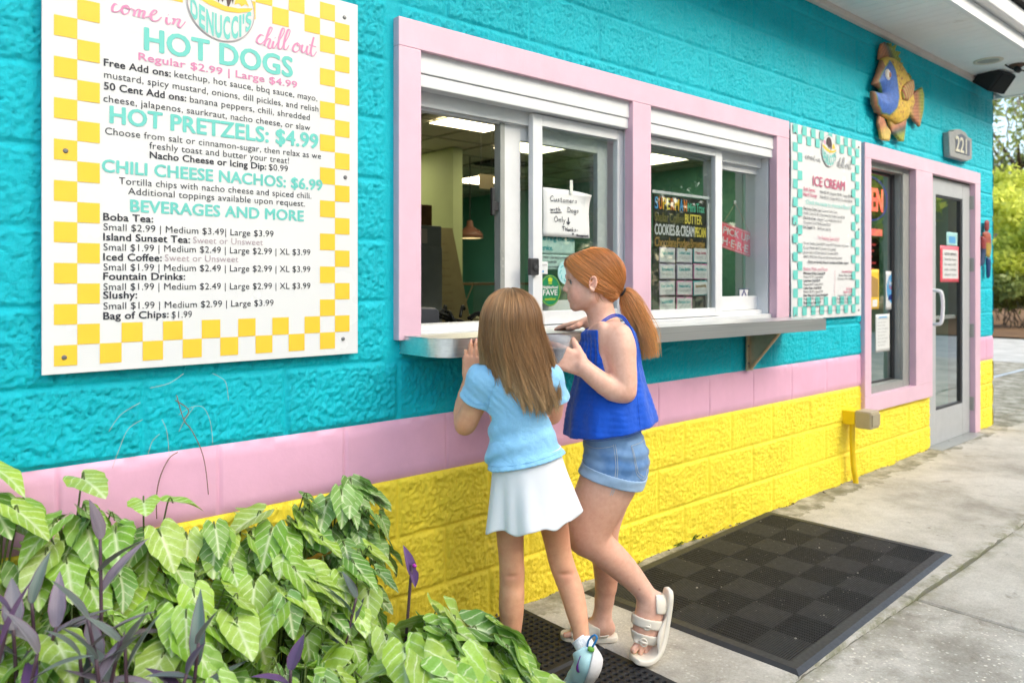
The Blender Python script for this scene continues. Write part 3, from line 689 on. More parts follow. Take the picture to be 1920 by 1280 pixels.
mesh('panel', V, Fq, BOARD, t, False)
MB().box((a[0]+.03, YS+.008, a[2]+.03), (b[0]-.03, -.004, b[2]-.03)).build('backing', CORE, t)
YL2 = YS - .0048; L = Letters(); o = scaled(4.085, 1.086); lc = scaled(4.515, 2.078); s2 = s
checker(L, 'teal', o[0], o[2], s, 16, 21, YL2, lambda x, z: math.hypot(x-lc[0], z-lc[2]) < .075)
L.build(t, {'teal': 'checker_border'}); logo(lc[0], lc[2], .094*ks, YL2 - .0008, t)
L = Letters(); bx, bw = a[0] + .135, (b[0]-a[0]) - .27
def ln(col, txt, f, cap, bold=0, al='left', xo=0.0):
    "a line at fraction f of the board's height from the top"
    L.put(col, txt, (bx + xo if al == 'left' else (bx + bw/2 if al == 'center' else bx + bw), YL2, b[2] - (b[2]-a[2])*f), X3, Z3, 1, cap, bold, 1.0, al)
L.put('rose', 'ICE CREAM', (bx + bw*.18, YL2, b[2] - (b[2]-a[2])*.300), X3, Z3, bw*.66, .055, .03)
SC2 = [[((x-697)/555 if True else 0, y) for x, y in st] for st in CURS]
for st in CURS:
    P = [WP(200 + x/4.571, y/4.571, YL) for x, y in st]; L.stroke('grey', [(p[0] + (lc[0] - scaled(.8225, 2.08)[0]), p[2]) for p in P], (0, YL2, 0), X3, Z3, .0026)
for r_ in [('rose', 'Soft Serve:', .335, .022, .03), ('rose', 'Hard Scoop:', .362, .022, .03)]: ln(*r_)
ln('dark', 'Kids $2.49 | Regular $4.99 | Large $5.99', .335, .0175, 0, 'right'); ln('dark', 'Kids $3.25 | Single $4.25 | Double $6.99', .362, .0175, 0, 'right')
ln('teal', 'Check the inside to choose a flavor!', .402, .026, 0, 'center')
for i, (h_, r_) in enumerate([('Put it in a Cone:', 'Sugar Cone or Cake Cone'), ('', 'Waffle Cone $1.00 | Chocolate Dip Waffle Cone $2.00'), ('Put it in a Cup:', 'Regular Cup | Waffle Bowl $1.25'), ('', 'Chocolate Lined Waffle Bowl $2.25'), ("I'm Toppin' It:", '$0.99 per topping')]):
    f = .432 + .0243*i
    if h_: ln('dark', h_, f, .0165, .03); ln('dark', r_, f, .0155, 0, 'left', .165)
    else: ln('dark', r_, f, .0155)
ln('rose', "I'm Feeling Special(s)!", .582, .022, 0, 'center')
for i, r_ in enumerate(['On the Tandem: Small $5.99 | Large $8.99 (includes one mix-in)', 'Custard Parfait: $6.99 (includes one topping)', 'Banana Split and Other Specialty Sundaes: $8.99', 'DAIRY FREE Dole Whip: see soft serve pricing above!']): ln('dark', r_, .612 + .0233*i, .0148)
ln('dark', 'Check our Specialty Menu for Sundaes and Sundae recipes!', .708, .0145, .03, 'center')
ln('rose', 'Shakes, Malts, and Floats', .748, .020)
for i, r_ in enumerate(['Milkshakes & Malts: Small $6.99', 'Medium $7.99 | Large $8.99', 'Soda Floats: Small $5.99', 'Medium $6.99 | Large $7.99', 'Coffee Floats: Small $5.99', 'Medium $6.99 | Large $7.99', 'Dole Whip Juice Floats: Small $6.99', 'Medium $7.99 | Large $8.99', 'Slushy Floats: Small $5.99', 'Medium $6.99 | Large $7.99']):
    ln('dark', r_, .768 + .0192*i, .0138, .03 if i % 2 == 0 else 0)
L.poly('rose', [(0, 0), (.003, 0), (.003, .235), (0, .235)], (bx + bw*.62, YL2, b[2] - (b[2]-a[2])*.955), X3, Z3)
for f, txt, c_ in [(.755, 'Smoothies: $6.25', 'rose'), (.776, 'Banana, Mango, Peach,', 'dark'), (.795, 'Strawberry, Pina Colada', 'dark'), (.85, 'Soft Serve', 'rose'), (.868, 'Frappes: $5.99', 'rose'), (.888, 'Espresso Mocha, Vanilla,', 'dark'), (.906, 'Coffee Mocha, Cocoa Chip,', 'dark'), (.924, 'Chocolate Chip, Caramel', 'dark')]: ln(c_, txt, f, .0135, .02 if c_ == 'rose' else 0, 'right')
ln('dark', 'Please note: our food is made with equipment that comes in contact with nuts and dairy.', .966, .0085, 0, 'center')
L.build(t, {})
screws(t, [tuple(scaled(x, z)[[0, 2]]) for x, z in ((4.11, 2.14), (4.92, 2.15), (4.11, 1.62), (4.92, 1.62), (4.11, 1.09), (4.92, 1.10))], YS - .003)
# ------------------------------------------------------------------ papers and stickers on the glass
def paper(name, label, cat, x0, x1, z0, z1, Y, col, group=None, curl=0.0, rot=0.0, th=.0012):
    "a sheet with a curling corner; returns its root and a placing function in fractions of the sheet"
    n = 10; V = []; c, s_ = math.cos(rot), math.sin(rot); cx, cz = (x0+x1)/2, (z0+z1)/2
    for yo in (0, th):
        for j in range(n+1):
            for i in range(n+1):
                u, v = i/n, j/n; cu = curl*max(0, u + v - 1.5)**2*2; x = (u-.5)*(x1-x0); z = (v-.5)*(z1-z0); V.append((cx + c*x - s_*z - cu*.3, Y + yo - cu - abs(curl)*.06*math.sin(3*v+u*2), cz + s_*x + c*z - cu*.6))
    K = (n+1)**2; Fq = []
    for j in range(n):
        for i in range(n): p = j*(n+1)+i; Fq += [(p, p+1, p+n+2, p+n+1), (K+p, K+p+n+1, K+p+n+2, K+p+1)]
    r = [i for i in range(n+1)] + [(j+1)*(n+1)-1 for j in range(1, n+1)] + [n*(n+1)+i for i in range(n-1, -1, -1)] + [j*(n+1) for j in range(n-1, 0, -1)]
    for i in range(len(r)): p, q = r[i], r[(i+1) % len(r)]; Fq.append((p, K+p, K+q, q))
    o = mesh(name, V, Fq, INK[col] if isinstance(col, str) else col, None, True); tag(o, label, cat, group)
    ux, uz = np.array([c, 0, s_]), np.array([-s_, 0, c])
    return o, lambda u, v: (np.array([cx, Y - .0012 - abs(curl)*.08, cz]) + ux*(u-.5)*(x1-x0) + uz*(v-.5)*(z1-z0)), ux, uz, x1-x0, z1-z0
PAPER = mat('paper_white', (.62, .63, .62), .8, 0, .3, .03, 6); INK['paper'] = PAPER
INK['palegreen'] = mat('paper_green', (.48, .66, .60), .7, 0, .3, .05, 6)
YG = .041
def wbox(p0, p1, Y): a, b = WP(*p0, Y), WP(*p1, Y); return min(a[0], b[0]), max(a[0], b[0]), min(a[2], b[2]), max(a[2], b[2])
x0, x1, z0, z1 = 2.146, 2.422, 1.470, 1.670
o, at, ux, uz, w_, h_ = paper('handwritten_note', 'white paper note taped to the glass with handwritten words Customers with Dogs Only', 'note', x0, x1, z0, z1, YG - .004, 'paper', None, .05)
L = Letters()
HW = {'C': [[(.5, .8), (.3, 1), (.0, .6), (.1, .05), (.5, .1)]], 'u': [[(0, .5), (.02, .1), (.25, .02), (.4, .5)], [(.4, .5), (.42, 0)]], 's': [[(.35, .5), (.1, .45), (.3, .2), (.05, 0)]], 't': [[(.2, .85), (.2, 0), (.35, .02)], [(.02, .5), (.4, .52)]], 'o': [[(.2, .5), (0, .25), (.15, 0), (.38, .2), (.2, .5)]],
      'm': [[(0, .5), (.02, 0)], [(.02, .35), (.2, .5), (.25, 0)], [(.25, .35), (.45, .5), (.5, 0)]], 'e': [[(.02, .25), (.35, .3), (.2, .5), (0, .2), (.2, 0), (.38, .1)]], 'r': [[(.05, .5), (.05, 0)], [(.05, .35), (.2, .5), (.35, .42)]], 'w': [[(0, .5), (.12, 0), (.25, .4), (.38, 0), (.5, .5)]], 'i': [[(.1, .5), (.1, 0)], [(.1, .75), (.12, .76)]], 'h': [[(.05, 1), (.05, 0)], [(.05, .35), (.25, .5), (.32, 0)]],
      'D': [[(.05, 1), (.05, 0)], [(.0, 1), (.5, .7), (.45, .15), (0, 0)]], 'g': [[(.3, .45), (.02, .4), (.1, .02), (.32, .2), (.34, .5), (.3, -.4), (.0, -.3)]], 'O': [[(.3, 1), (0, .5), (.2, 0), (.6, .4), (.3, 1)]], 'n': [[(.02, .5), (.03, 0)], [(.03, .35), (.22, .5), (.3, 0)]], 'l': [[(.1, 1), (.1, 0)]], 'y': [[(0, .5), (.15, .1)], [(.35, .5), (.05, -.45)]], 'T': [[(0, .95), (.7, 1)], [(.35, 1), (.3, 0)]], 'H': [[(0, .9), (0, 0)], [(.4, .9), (.4, 0)], [(0, .45), (.4, .45)]], 'a': [[(.3, .45), (.02, .3), (.1, 0), (.3, .2), (.32, .48), (.36, 0)]], 'k': [[(.05, .9), (.05, 0)], [(.35, .5), (.08, .22), (.38, 0)]], '-': [[(.05, .3), (.35, .32)]], 'N': [[(0, 0), (0, .9)], [(0, .9), (.35, 0)], [(.35, 0), (.35, .9)]], 'v': [[(0, .9), (.2, .3), (.42, .9), (.2, .95), (.02, .88)]]}
def handwrite(L, txt, org, ux, uz, hgt, wid, r):
    x = 0; adv = [max(q[0] for st in HW[c] for q in st) + .16 if c in HW else .3 for c in txt]; k = wid/sum(adv)
    for c, a_ in zip(txt, adv):
        for st in HW.get(c, []): L.stroke('dark', [((x + p[0])*k, p[1]*hgt) for p in st], org, ux, uz, r, 5, 1)
        x += a_
for txt, u, v, wid, hg in [('Customers', .14, .73, .58, .11), ('with', .14, .53, .22, .09), ('Dogs', .50, .53, .26, .105), ('Only', .22, .31, .25, .12), ('THanks-', .38, .13, .36, .09), ('Nanagement', .70, .035, .27, .05), ('v', .60, .04, .05, .05)]: handwrite(L, txt, at(u, v), ux, uz, hg*h_*1.0, wid*w_, .0014)
L.stroke('dark', [(0, 0), (.24*w_, .005)], at(.14, .49), ux, uz, .0016, 5, 1); L.stroke('dark', [(0, .03), (0, 0), (-.01, .012)], at(.52, .27), ux, uz, .0022, 4, 1); L.stroke('dark', [(0, 0), (.01, .012)], at(.52, .27), ux, uz, .0022, 4, 1)
L.build(o); MB().box((2.30, YG - .0075, 1.655), (2.318, YG - .007, 1.712)).build('tape', mat('clear_tape', (.62, .64, .58), .3), o)
o, at, ux, uz, w_, h_ = paper('notice', 'pale green notice behind the note asking to ring the bell for service', 'notice', 2.09, 2.345, 1.398, 1.50, YG + .008, 'palegreen')
L = Letters(); L.put('aqua', 'Please ring the bell', at(.01, .55), ux, uz, w_*.97, .022, .015); L.put('aqua', 'for service.', at(.06, .15), ux, uz, w_*.42, .022, .015); L.build(o)
o, at, ux, uz, w_, h_ = paper('notice', 'small pale notice about bills larger than $20 below the bell notice', 'notice', 2.10, 2.318, 1.334, 1.396, YG + .008, 'palegreen')
L = Letters()
for i, r_ in enumerate(['WE DO NOT TAKE BILLS LARGER', 'THAN $20.', 'Sorry for any inconvenience']): L.put('grey', r_, at(.5, .74 - .30*i), ux, uz, 1, .0082, .01, 1, 'center')
L.build(o)
o, at, ux, uz, w_, h_ = paper('sticker', 'small white card payment sticker beside the doorbell', 'sticker', 2.118, 2.176, 1.314, 1.366, YG - .001, 'paper')
L = Letters(); L.put('grey', 'Square', at(.35, .68), ux, uz, 1, .008, 0, 1, 'left'); L.poly('grey', [(0, 0), (.008, 0), (.008, .008), (0, .008)], at(.12, .68), ux, uz); L.poly('orange', [(0, 0), (.012, 0), (.012, .009), (0, .009)], at(.10, .14), ux, uz); L.poly('sky', [(0, 0), (.012, 0), (.012, .009), (0, .009)], at(.42, .14), ux, uz); L.poly('red', [(0, 0), (.006, 0), (.006, .009), (0, .009)], at(.05, .14), ux, uz); L.build(o)
def oval(name, label, cx, cz, rx, rz, Y, col):
    m = MB(); n = 40; V = [(cx + rx*math.cos(2*math.pi*i/n), y, cz + rz*math.sin(2*math.pi*i/n)) for y in (Y, Y+.001) for i in range(n)]; m.add(V, [tuple(range(n)), tuple(range(2*n-1, n-1, -1))] + [(i, n+i, n+(i+1) % n, (i+1) % n) for i in range(n)]); return tag(m.build(name, INK[col]), label, 'sticker')
o = oval('sticker', 'round pale blue sticker half hidden by the girl with the red ponytail', 2.285, 1.322, .050, .050, YG - .0012, 'paleaqua'); L = Letters()
for i in range(9): a_ = i*.7; L.stroke('aqua', [(.03*math.cos(a_), .03*math.sin(a_)), (.036*math.cos(a_+.2), .036*math.sin(a_+.2)), (.04*math.cos(a_+.5), .036*math.sin(a_+.5))], (2.285, YG - .0018, 1.322), X3, Z3, .0018, 4, 1)
L.poly('navy', [(0, 0), (.016, 0), (.016, .014), (0, .014)], (2.277, YG - .0018, 1.300), X3, Z3); L.build(o)
o = oval('sticker', 'oval green window sticker reading FAVE', 2.190, 1.2475, .0605, .0655, YG - .001, 'fgreen'); L = Letters(); P0 = lambda u, v: (2.190 + u*.0605, YG - .0018, 1.2475 + v*.0655)
L.stroke('lime', [(.056*math.cos(a_), .0608*math.sin(a_)) for a_ in np.linspace(0, 6.2832, 40)], (2.190, YG - .0016, 1.2475), X3, Z3, .0008, 2, 1)
L.put('white', 'Neighborhood', P0(-.72, .12), X3, Z3, .088, .0125, .01); L.put('white', 'FAVE', P0(-.68, -.30), X3, Z3, .082, .022, .03); L.put('lime', 'nextdoor', P0(-.5, -.62), X3, Z3, .062, .0125, .02)
L.poly('lime', [(-.010, 0), (.010, 0), (.010, .004), (-.010, .004)], P0(0, .42), X3, Z3); L.poly('lime', [(-.010, .008), (.010, .008), (.013, .022), (0, .028), (-.013, .022)], P0(0, .42), X3, Z3); L.build(o)
o, at, ux, uz, w_, h_ = paper('notice', 'white notice high behind the glass above the red-haired girl', 'notice', 2.38, 2.56, 1.30, 1.385, YG + .012, 'paper')
# doorbell
t = thing('doorbell', 'black push button doorbell stuck on the white window frame', 'doorbell', (2.105, .03, 1.31))
c = WP(1003, 500, .012); MB().box((c[0]-.024, .012, c[2]-.034), (c[0]+.024, .030, c[2]+.034), .005).build('case', mat('bell_plastic', (.018, .018, .020), .45), t)
m = MB(); m.tube([(c[0]+.004, .0135, c[2]), (c[0]+.004, .0085, c[2])], .0155, 20); m.build('button', mat('bell_button', (.035, .035, .037), .35), t)
L = Letters(); L.stroke('grey', [(-.004, -.003), (-.003, .003), (0, .006), (.003, .003), (.004, -.003), (-.004, -.003)], (c[0]+.004, .0078, c[2]), X3, Z3, .0006, 4, 1); L.build(t)
# flavour board behind the second window
x0, x1, z0, z1 = 2.882, 3.33, 1.125, 1.70; YF = .05
t = thing('flavor_board', 'black chalkboard style flavor list with coloured lettering in the second window', 'board', (3.1, YF, z0))
zt_ = 1.448; MB().box((x0, YF, zt_), (x1 - .02, YF+.004, z1), .001).build('panel', mat('chalk_black', (.012, .013, .013), .5), t)
MB().box((x0, YF+.006, z0), (x1 - .02, YF+.009, zt_), .001).build('lower_panel', mat('chalk_black2', (.02, .021, .021), .6), t)
L = Letters(); yb = YF - .0012; W_ = x1 - .02 - x0
def fl(segs, v):
    x = x0 + W_*.02
    for col, txt, wd, cap, bd in segs: L.put(col, txt, (x, yb, z1 - (z1-zt_)*v), X3, Z3, W_*wd, cap, bd); x += W_*(wd + .018)
fl([('sky', 'S', .055, .055, .02), ('orange', 'U', .055, .055, .02), ('yellow', 'P', .055, .055, .02), ('lemon', 'E', .055, .055, .02), ('orange', 'R', .055, .055, .02), ('yellow', 'M', .075, .055, .02), ('sky', 'A', .06, .055, .02), ('orange', 'N', .055, .055, .02), ('mint', 'Mini', .15, .042, .02), ('mint', 'Trax', .16, .044, .02)], .27)
fl([('olive', 'Stellar', .25, .044, .02), ('olive', 'Coffee', .27, .044, .02), ('lemon', 'BUTTER', .33, .046, .02)], .51)
fl([('white', 'COOKIES', .36, .05, .02), ('white', '&', .08, .05, .02), ('white', 'CREAM', .26, .05, .02), ('lemon', 'PECAN', .21, .048, .02)], .76)
fl([('tan', 'Chocolate', .39, .044, .02), ('tan', 'Fudge', .24, .044, .02), ('tan', 'Brownie', .28, .044, .02)], .985)
L.build(t); q = MB(); q.box((x0 - .012, YF-.003, z1+.004), (x1 + .005, YF+.002, z1+.018), .001); q.build('top_rail', ALU, t); q = MB(); q.box((x1 - .012, YF-.003, z0), (x1 + .002, YF+.002, z1-.02), .001); q.build('side_rail', ALU, t)
CX, CZ = [(57, 170), (176, 288), (291, 395)], [(784, 892), (897, 1005), (1011, 1117), (1121, 1226)]
names = [['Apple Strudel', 'Cotton Candy', 'Mango Sorbet'], ['Strawberry', 'Cake Batter', 'Mudslide'], ['Key Lime Pie', 'Hawaiian Fruit Cup', 'Dairy Free Dole Whip'], ['Sea Salt RASPBERRY', 'Pumpkin Swirl', None]]
bord = [['lavender', 'lavender', 'aqua'], ['lavender', 'lavender', 'pink'], ['lavender', 'pink', 'aqua'], ['mauve', 'pink', '']]
for j in range(4):
    for i in range(3):
        if not names[j][i]: continue
        a_, b_, c_, d_ = wbox((1220 + CX[i][0]/3.657, 250 + CZ[j][1]/3.657), (1220 + CX[i][1]/3.657, 250 + CZ[j][0]/3.657), YF)
        o, at, ux, uz, w_, h_ = paper('flavor_card', 'small flavor card reading %s with %s border' % (names[j][i], {'lavender': 'lavender', 'aqua': 'teal', 'pink': 'pink', 'mauve': 'tan'}[bord[j][i]]), 'card', a_ + .002, b_ - .002, c_ + .003, d_, YF + rnd.uniform(0, .002), bord[j][i], 'flavor cards under the flavor board', 0, rnd.uniform(-.02, .02))
        L = Letters(); L.poly('white', [(0, 0), (w_*.90, 0), (w_*.90, h_*.86), (0, h_*.86)], at(.05, .07), ux, uz)
        at2 = lambda u, v: at(u, v) - np.array([0, .0008, 0])
        L.put({'aqua': 'rose'}.get(bord[j][i], 'aqua') if (i, j) != (2, 2) else 'tan', names[j][i], at2(.14, .56), ux, uz, w_*.72, .015, .02)
        for v in (.36, .26): L.put('grey', 'a creamy scoop of happiness with', at2(.12, v), ux, uz, w_*.76, .005)
        L.put('grey', 'swirl', at2(.5, .15), ux, uz, 1, .005, 0, 1, 'center'); L.poly('grey', [(-.006, 0), (.006, 0), (.004, .012), (-.004, .012)], at2(.5, .93), ux, uz); L.build(o)
# hanging sign
YP = .13; t = thing('hanging_sign', 'pink sign reading PICK UP HERE hanging tilted on a string behind the glass', 'sign', tuple(WP(1381, 480, YP)))
ctr = WP(1380, 449, YP); rt = -R(9.5); ux, uz = np.array([math.cos(rt), 0, math.sin(rt)]), np.array([-math.sin(rt), 0, math.cos(rt)]); hw_, hh = .165, .068
def rrect(w, h, r, n=5): return [(sx*(w-r) + r*math.cos(a), sz*(h-r) + r*math.sin(a)) for sx, sz, a0 in ((1, 1, 0), (-1, 1, 90), (-1, -1, 180), (1, -1, 270)) for a in [R(a0 + 90*k/n) for k in range(n+1)]]
m = MB(); m.prism(rrect(hw_, hh, .014), (ctr, ux, uz, (0, 1, 0)), 0, .006); m.build('panel', mat('sign_rose', srgb(222, 78, 100), .5), t)
L = Letters(); oo = ctr - np.array([0, .0012, 0])
L.stroke('white', rrect(hw_ - .006, hh - .006, .010) + [rrect(hw_ - .006, hh - .006, .010)[0]], oo, ux, uz, .0014, 2, 1)
L.put('white', 'PICK UP', oo - ux*.13 + uz*.010, ux, uz, .265, .038, .04); L.put('white', 'H\u00b7E\u00b7R\u00b7E', oo - ux*.13 - uz*.050, ux, uz, .255, .040, .04); L.build(t)
pk = WP(1379, 381, YP); q = MB()
for s_ in (-1, 1): q.tube([pk, ctr + ux*s_*.13 + uz*hh + np.array([0, .003, 0])], .0014, 5)
q.build('string', mat('twine', (.40, .36, .22), .8), t); q = MB(); q.box(pk - np.array([.008, -.001, .006]), pk + np.array([.008, .008, .016]), .002); q.build('hook', ALU, t)
o, at, ux, uz, w_, h_ = paper('sticker', 'small white inspection sticker with blue letter A mark low on the glass', 'sticker', *wbox((1386, 562), (1403, 542), .095), .0945, 'white'); L = Letters(); L.stroke('navy', [(.25*w_, .30*h_), (.5*w_, .88*h_), (.75*w_, .30*h_)], at(0, 0), ux, uz, .006, 1, 1); L.put('navy', 'GRADED', at(.12, .1), ux, uz, w_*.76, .008); L.stroke('navy', [(0, 0), (w_, 0), (w_, h_), (0, h_), (0, 0)], at(0, 0), ux, uz, .0022, 1, 1); L.build(o)
# posters in the tall window and on the door
YT2 = .078
o, at, ux, uz, w_, h_ = paper('poster', 'yellow and brown poster at the edge of the tall window', 'poster', *wbox((1630, 580), (1648, 505), YT2), YT2, 'yellow'); L = Letters(); L.poly('tan', [(0, 0), (w_*.8, 0), (w_*.8, h_*.45), (0, h_*.55)], at(.1, .3), ux, uz); L.poly('white', [(0, 0), (w_*.5, 0), (w_*.5, h_*.18), (0, h_*.18)], at(.3, .06), ux, uz); L.build(o)
o, at, ux, uz, w_, h_ = paper('poster', 'blue and white event poster in the tall window', 'poster', *wbox((1661, 581), (1688, 509), YT2), YT2, 'white'); L = Letters(); L.poly('sky', [(w_*(.5 + .45*math.cos(a_)), h_*(.55 + .40*math.sin(a_))) for a_ in np.linspace(0, 6.28, 24, False)], at(0, 0), ux, uz)
at2 = lambda u, v: at(u, v) - np.array([0, .0008, 0]); L.put('white', 'Summer', at2(.16, .66), ux, uz, w_*.68, .028, .03); L.put('cherry', 'Splash', at2(.2, .55), ux, uz, w_*.6, .024, .03); L.poly('navy', [(0, 0), (w_*.4, 0), (w_*.3, h_*.16), (w_*.1, h_*.12)], at2(.12, .26), ux, uz); L.build(o)
for lab, p0, p1 in (('tall white list taped low in the tall window', (1642, 661), (1668, 588)), ('small square white card in the lower right of the tall window', (1679, 643), (1699, 611)), ('narrow white sticker beside the blue event poster', (1692, 541), (1697, 515)), ('small white sticker in the bottom corner of the tall window', (1690, 722), (1697, 708))):
    o, at, ux, uz, w_, h_ = paper('notice', lab, 'notice', *wbox(p0, p1, YT2), YT2, 'paper'); L = Letters()
    nl = 9 if h_ > .2 else 4
    for i in range(nl): L.put('grey', ['hours and prices', 'open daily noon', 'thank you friends', 'please come again'][i % 4], at(.14, .86 - .78*i/nl), ux, uz, w_*(.7 - .1*(i % 3)), .35*h_/nl)
    if h_ > .2: L.poly('sky', [(0, 0), (w_*.6, 0), (w_*.6, h_*.04), (0, h_*.04)], at(.2, .90), ux, uz)
    L.build(o)
YD = .024
o, at, ux, uz, w_, h_ = paper('notice', 'white notice with a bright pink border on the glass door', 'notice', *wbox((1763, 529), (1800, 463), YD), YD, 'coral'); L = Letters(); L.poly('white', [(0, 0), (w_*.78, 0), (w_*.78, h_*.80), (0, h_*.80)], at(.11, .1), ux, uz); at2 = lambda u, v: at(u, v) - np.array([0, .0008, 0])
for i, r_ in enumerate(['NOW HIRING', 'friendly faces', 'for every shift', 'ask inside', 'thank you']): L.put('dark', r_, at2(.2, .74 - .14*i), ux, uz, w_*.58, .02, .02 if i == 0 else 0)
L.build(o)
o, at, ux, uz, w_, h_ = paper('notice', 'pale square decal above the pink notice on the door', 'notice', *wbox((1775, 460), (1795, 437), YD), YD, 'paleaqua'); L = Letters(); L.poly('sky', [(w_*.2, h_*.2), (w_*.8, h_*.2), (w_*.8, h_*.7), (w_*.2, h_*.7)], at(0, 0), ux, uz); L.build(o)
# neon OPEN sign
YN = .22; t = thing('neon_sign', 'lit red OPEN sign with blue ring partly hidden behind the tall window frame', 'neon sign', tuple(WP(1640, 410, YN)))
ctr = WP(1632, 372, YN); NR = emis('neon_red', (1, .20, .16), .55); NB = emis('neon_blue', (.06, .10, .8), .12); q = MB()
q.prism([(.30*math.cos(a_), .17*math.sin(a_)) for a_ in np.linspace(0, 6.2832, 36, False)], (ctr, X3, Z3, (0, 1, 0)), .02, .045); q.build('board', mat('neon_black', (.012, .012, .014), .5), t)
q = MB(); q.tube([ctr + X3*.285*math.cos(a_) + Z3*.158*math.sin(a_) for a_ in np.linspace(0, 6.2832, 49)], .007, 6, False); q.build('ring', NB, t)
V, Fc = text_geo('OPEN', .02); k = .42/(V[:, 0].max()-V[:, 0].min()); q = MB(); kz = .17/capheight(.02); q.add([ctr + X3*((v[0] - V[:, 0].min())*k - .21) + Z3*(v[1]*kz - .085) - np.array([0, .004, 0]) for v in V], Fc); q.add([ctr + X3*((v[0] - V[:, 0].min())*k - .21) + Z3*(v[1]*kz - .085) for v in V], Fc); q.build('letters', NR, t)
q = MB(); q.box(ctr + np.array([-.1, .01, -.265]), ctr + np.array([.23, .04, -.215]), .004); q.build('tag_strip', NR, t); q = MB(); q.box(ctr + np.array([-.12, .02, -.62]), ctr + np.array([.20, .05, -.275]), .004); q.build('hours_panel', MATS['neon_black'], t)
q = MB()
for i in range(6): q.box(ctr + np.array([-.08, .012, -.34 - .045*i]), ctr + np.array([.12 - .03*(i % 3), .019, -.325 - .045*i]))
q.build('hours_text', emis('neon_dim', (.5, .06, .05), .35), t)
# ================================================================== counter, ornaments, mats, things indoors
k = N('stainless'); mp = k.n('Mapping'); k.l(k.obj(), mp.inputs[0]); mp.inputs['Scale'].default_value = (1.5, 60, 160)
f_ = k.noise(1.0, 4, .6, mp.outputs[0]); k.color(k.ramp(f_, (.3, (.70, .69, .675)), (.7, (.84, .83, .81)))); k.set(Metallic=1.0, Roughness=.22); k.l(k.ramp(f_, (.3, .30), (.75, .48)), k.b.inputs['Roughness']); k.bump(f_, .06, .001); STEEL = k.m
t = thing('counter_shelf', 'long stainless steel takeout counter with rounded corner below both serving windows', 'counter', (2.7, -.12, 1.03))
# plan outline with a rounded left corner, slightly out of level like the real one
r_ = .085; ol = [(3.985, -.003), (3.985, -.248)] + [(1.43 + r_ - r_*math.sin(a), -.248 + r_ - r_*math.cos(a)) for a in np.linspace(0, math.pi/2, 9)] + [(1.43, -.003)]
zt = lambda x: 1.1005 - .0062*(x - 1.43)
m = MB(); n = len(ol); V = [(x, y, zt(x)) for x, y in ol] + [(x, y, zt(x) - .003) for x, y in ol]; m.add(V, [tuple(range(n-1, -1, -1)), tuple(range(n, 2*n))]); 
o = mesh('top', V, [tuple(range(n-1, -1, -1)), tuple(range(n, 2*n))] + [(i, (i+1) % n, n+(i+1) % n, n+i) for i in range(n)], STEEL, t)
el = [p for p in ol if True]; V = []; hgt = .062
for x, y in el: V += [(x, y, zt(x) - .0015), (x, y, zt(x) - hgt)]
for x, y in el:
    ix = 2.7; d = uvec_((ix - x)*.02 if 1.6 < x < 3.9 else (ix-x), -.1 - y); V += [(x + d[0]*.004, y + d[1]*.004, zt(x) - .0035), (x + d[0]*.004, y + d[1]*.004, zt(x) - hgt)]
ne = len(el); F = []
for i in range(ne-1): F += [(2*i, 2*i+1, 2*i+3, 2*i+2), (2*ne+2*i, 2*ne+2*i+2, 2*ne+2*i+3, 2*ne+2*i+1), (2*i+1, 2*ne+2*i+1, 2*ne+2*i+3, 2*i+3), (2*i, 2*i+2, 2*ne+2*i+2, 2*ne+2*i)]
o = mesh('apron', V, F, STEEL, t, True); o.data.set_sharp_from_angle(angle=R(35))
WOODB = mat('bracket_steel', (.55, .46, .32), .35, .6, .5, .15, 20)
for bx in (1.94, 3.56):
    m = MB(); z1_ = zt(bx) - .0075
    m.box((bx, -.030, .815), (bx + .062, -.022, z1_), .001); m.box((bx + .026, -.235, z1_ - .006), (bx + .034, -.031, z1_), .0005)
    m.prism([(-.031, .822), (-.031, z1_ - .007), (-.235, z1_ - .007)], ((bx + .028, 0, 0), (0, 1, 0), (0, 0, 1), (1, 0, 0)), 0, .004)
    m.tube([(bx + .030, -.034, .826), (bx + .030, -.236, z1_ - .012)], .009, 6)
    b_ = m.build('bracket', WOODB, t); q = MB()
    for z in (.855, .945):
        for dx in (.012, .050): q.tube([(bx + dx, -.0305, z), (bx + dx, -.0345, z)], .0055, 10)
    q.build('bolts', SCREW, b_)
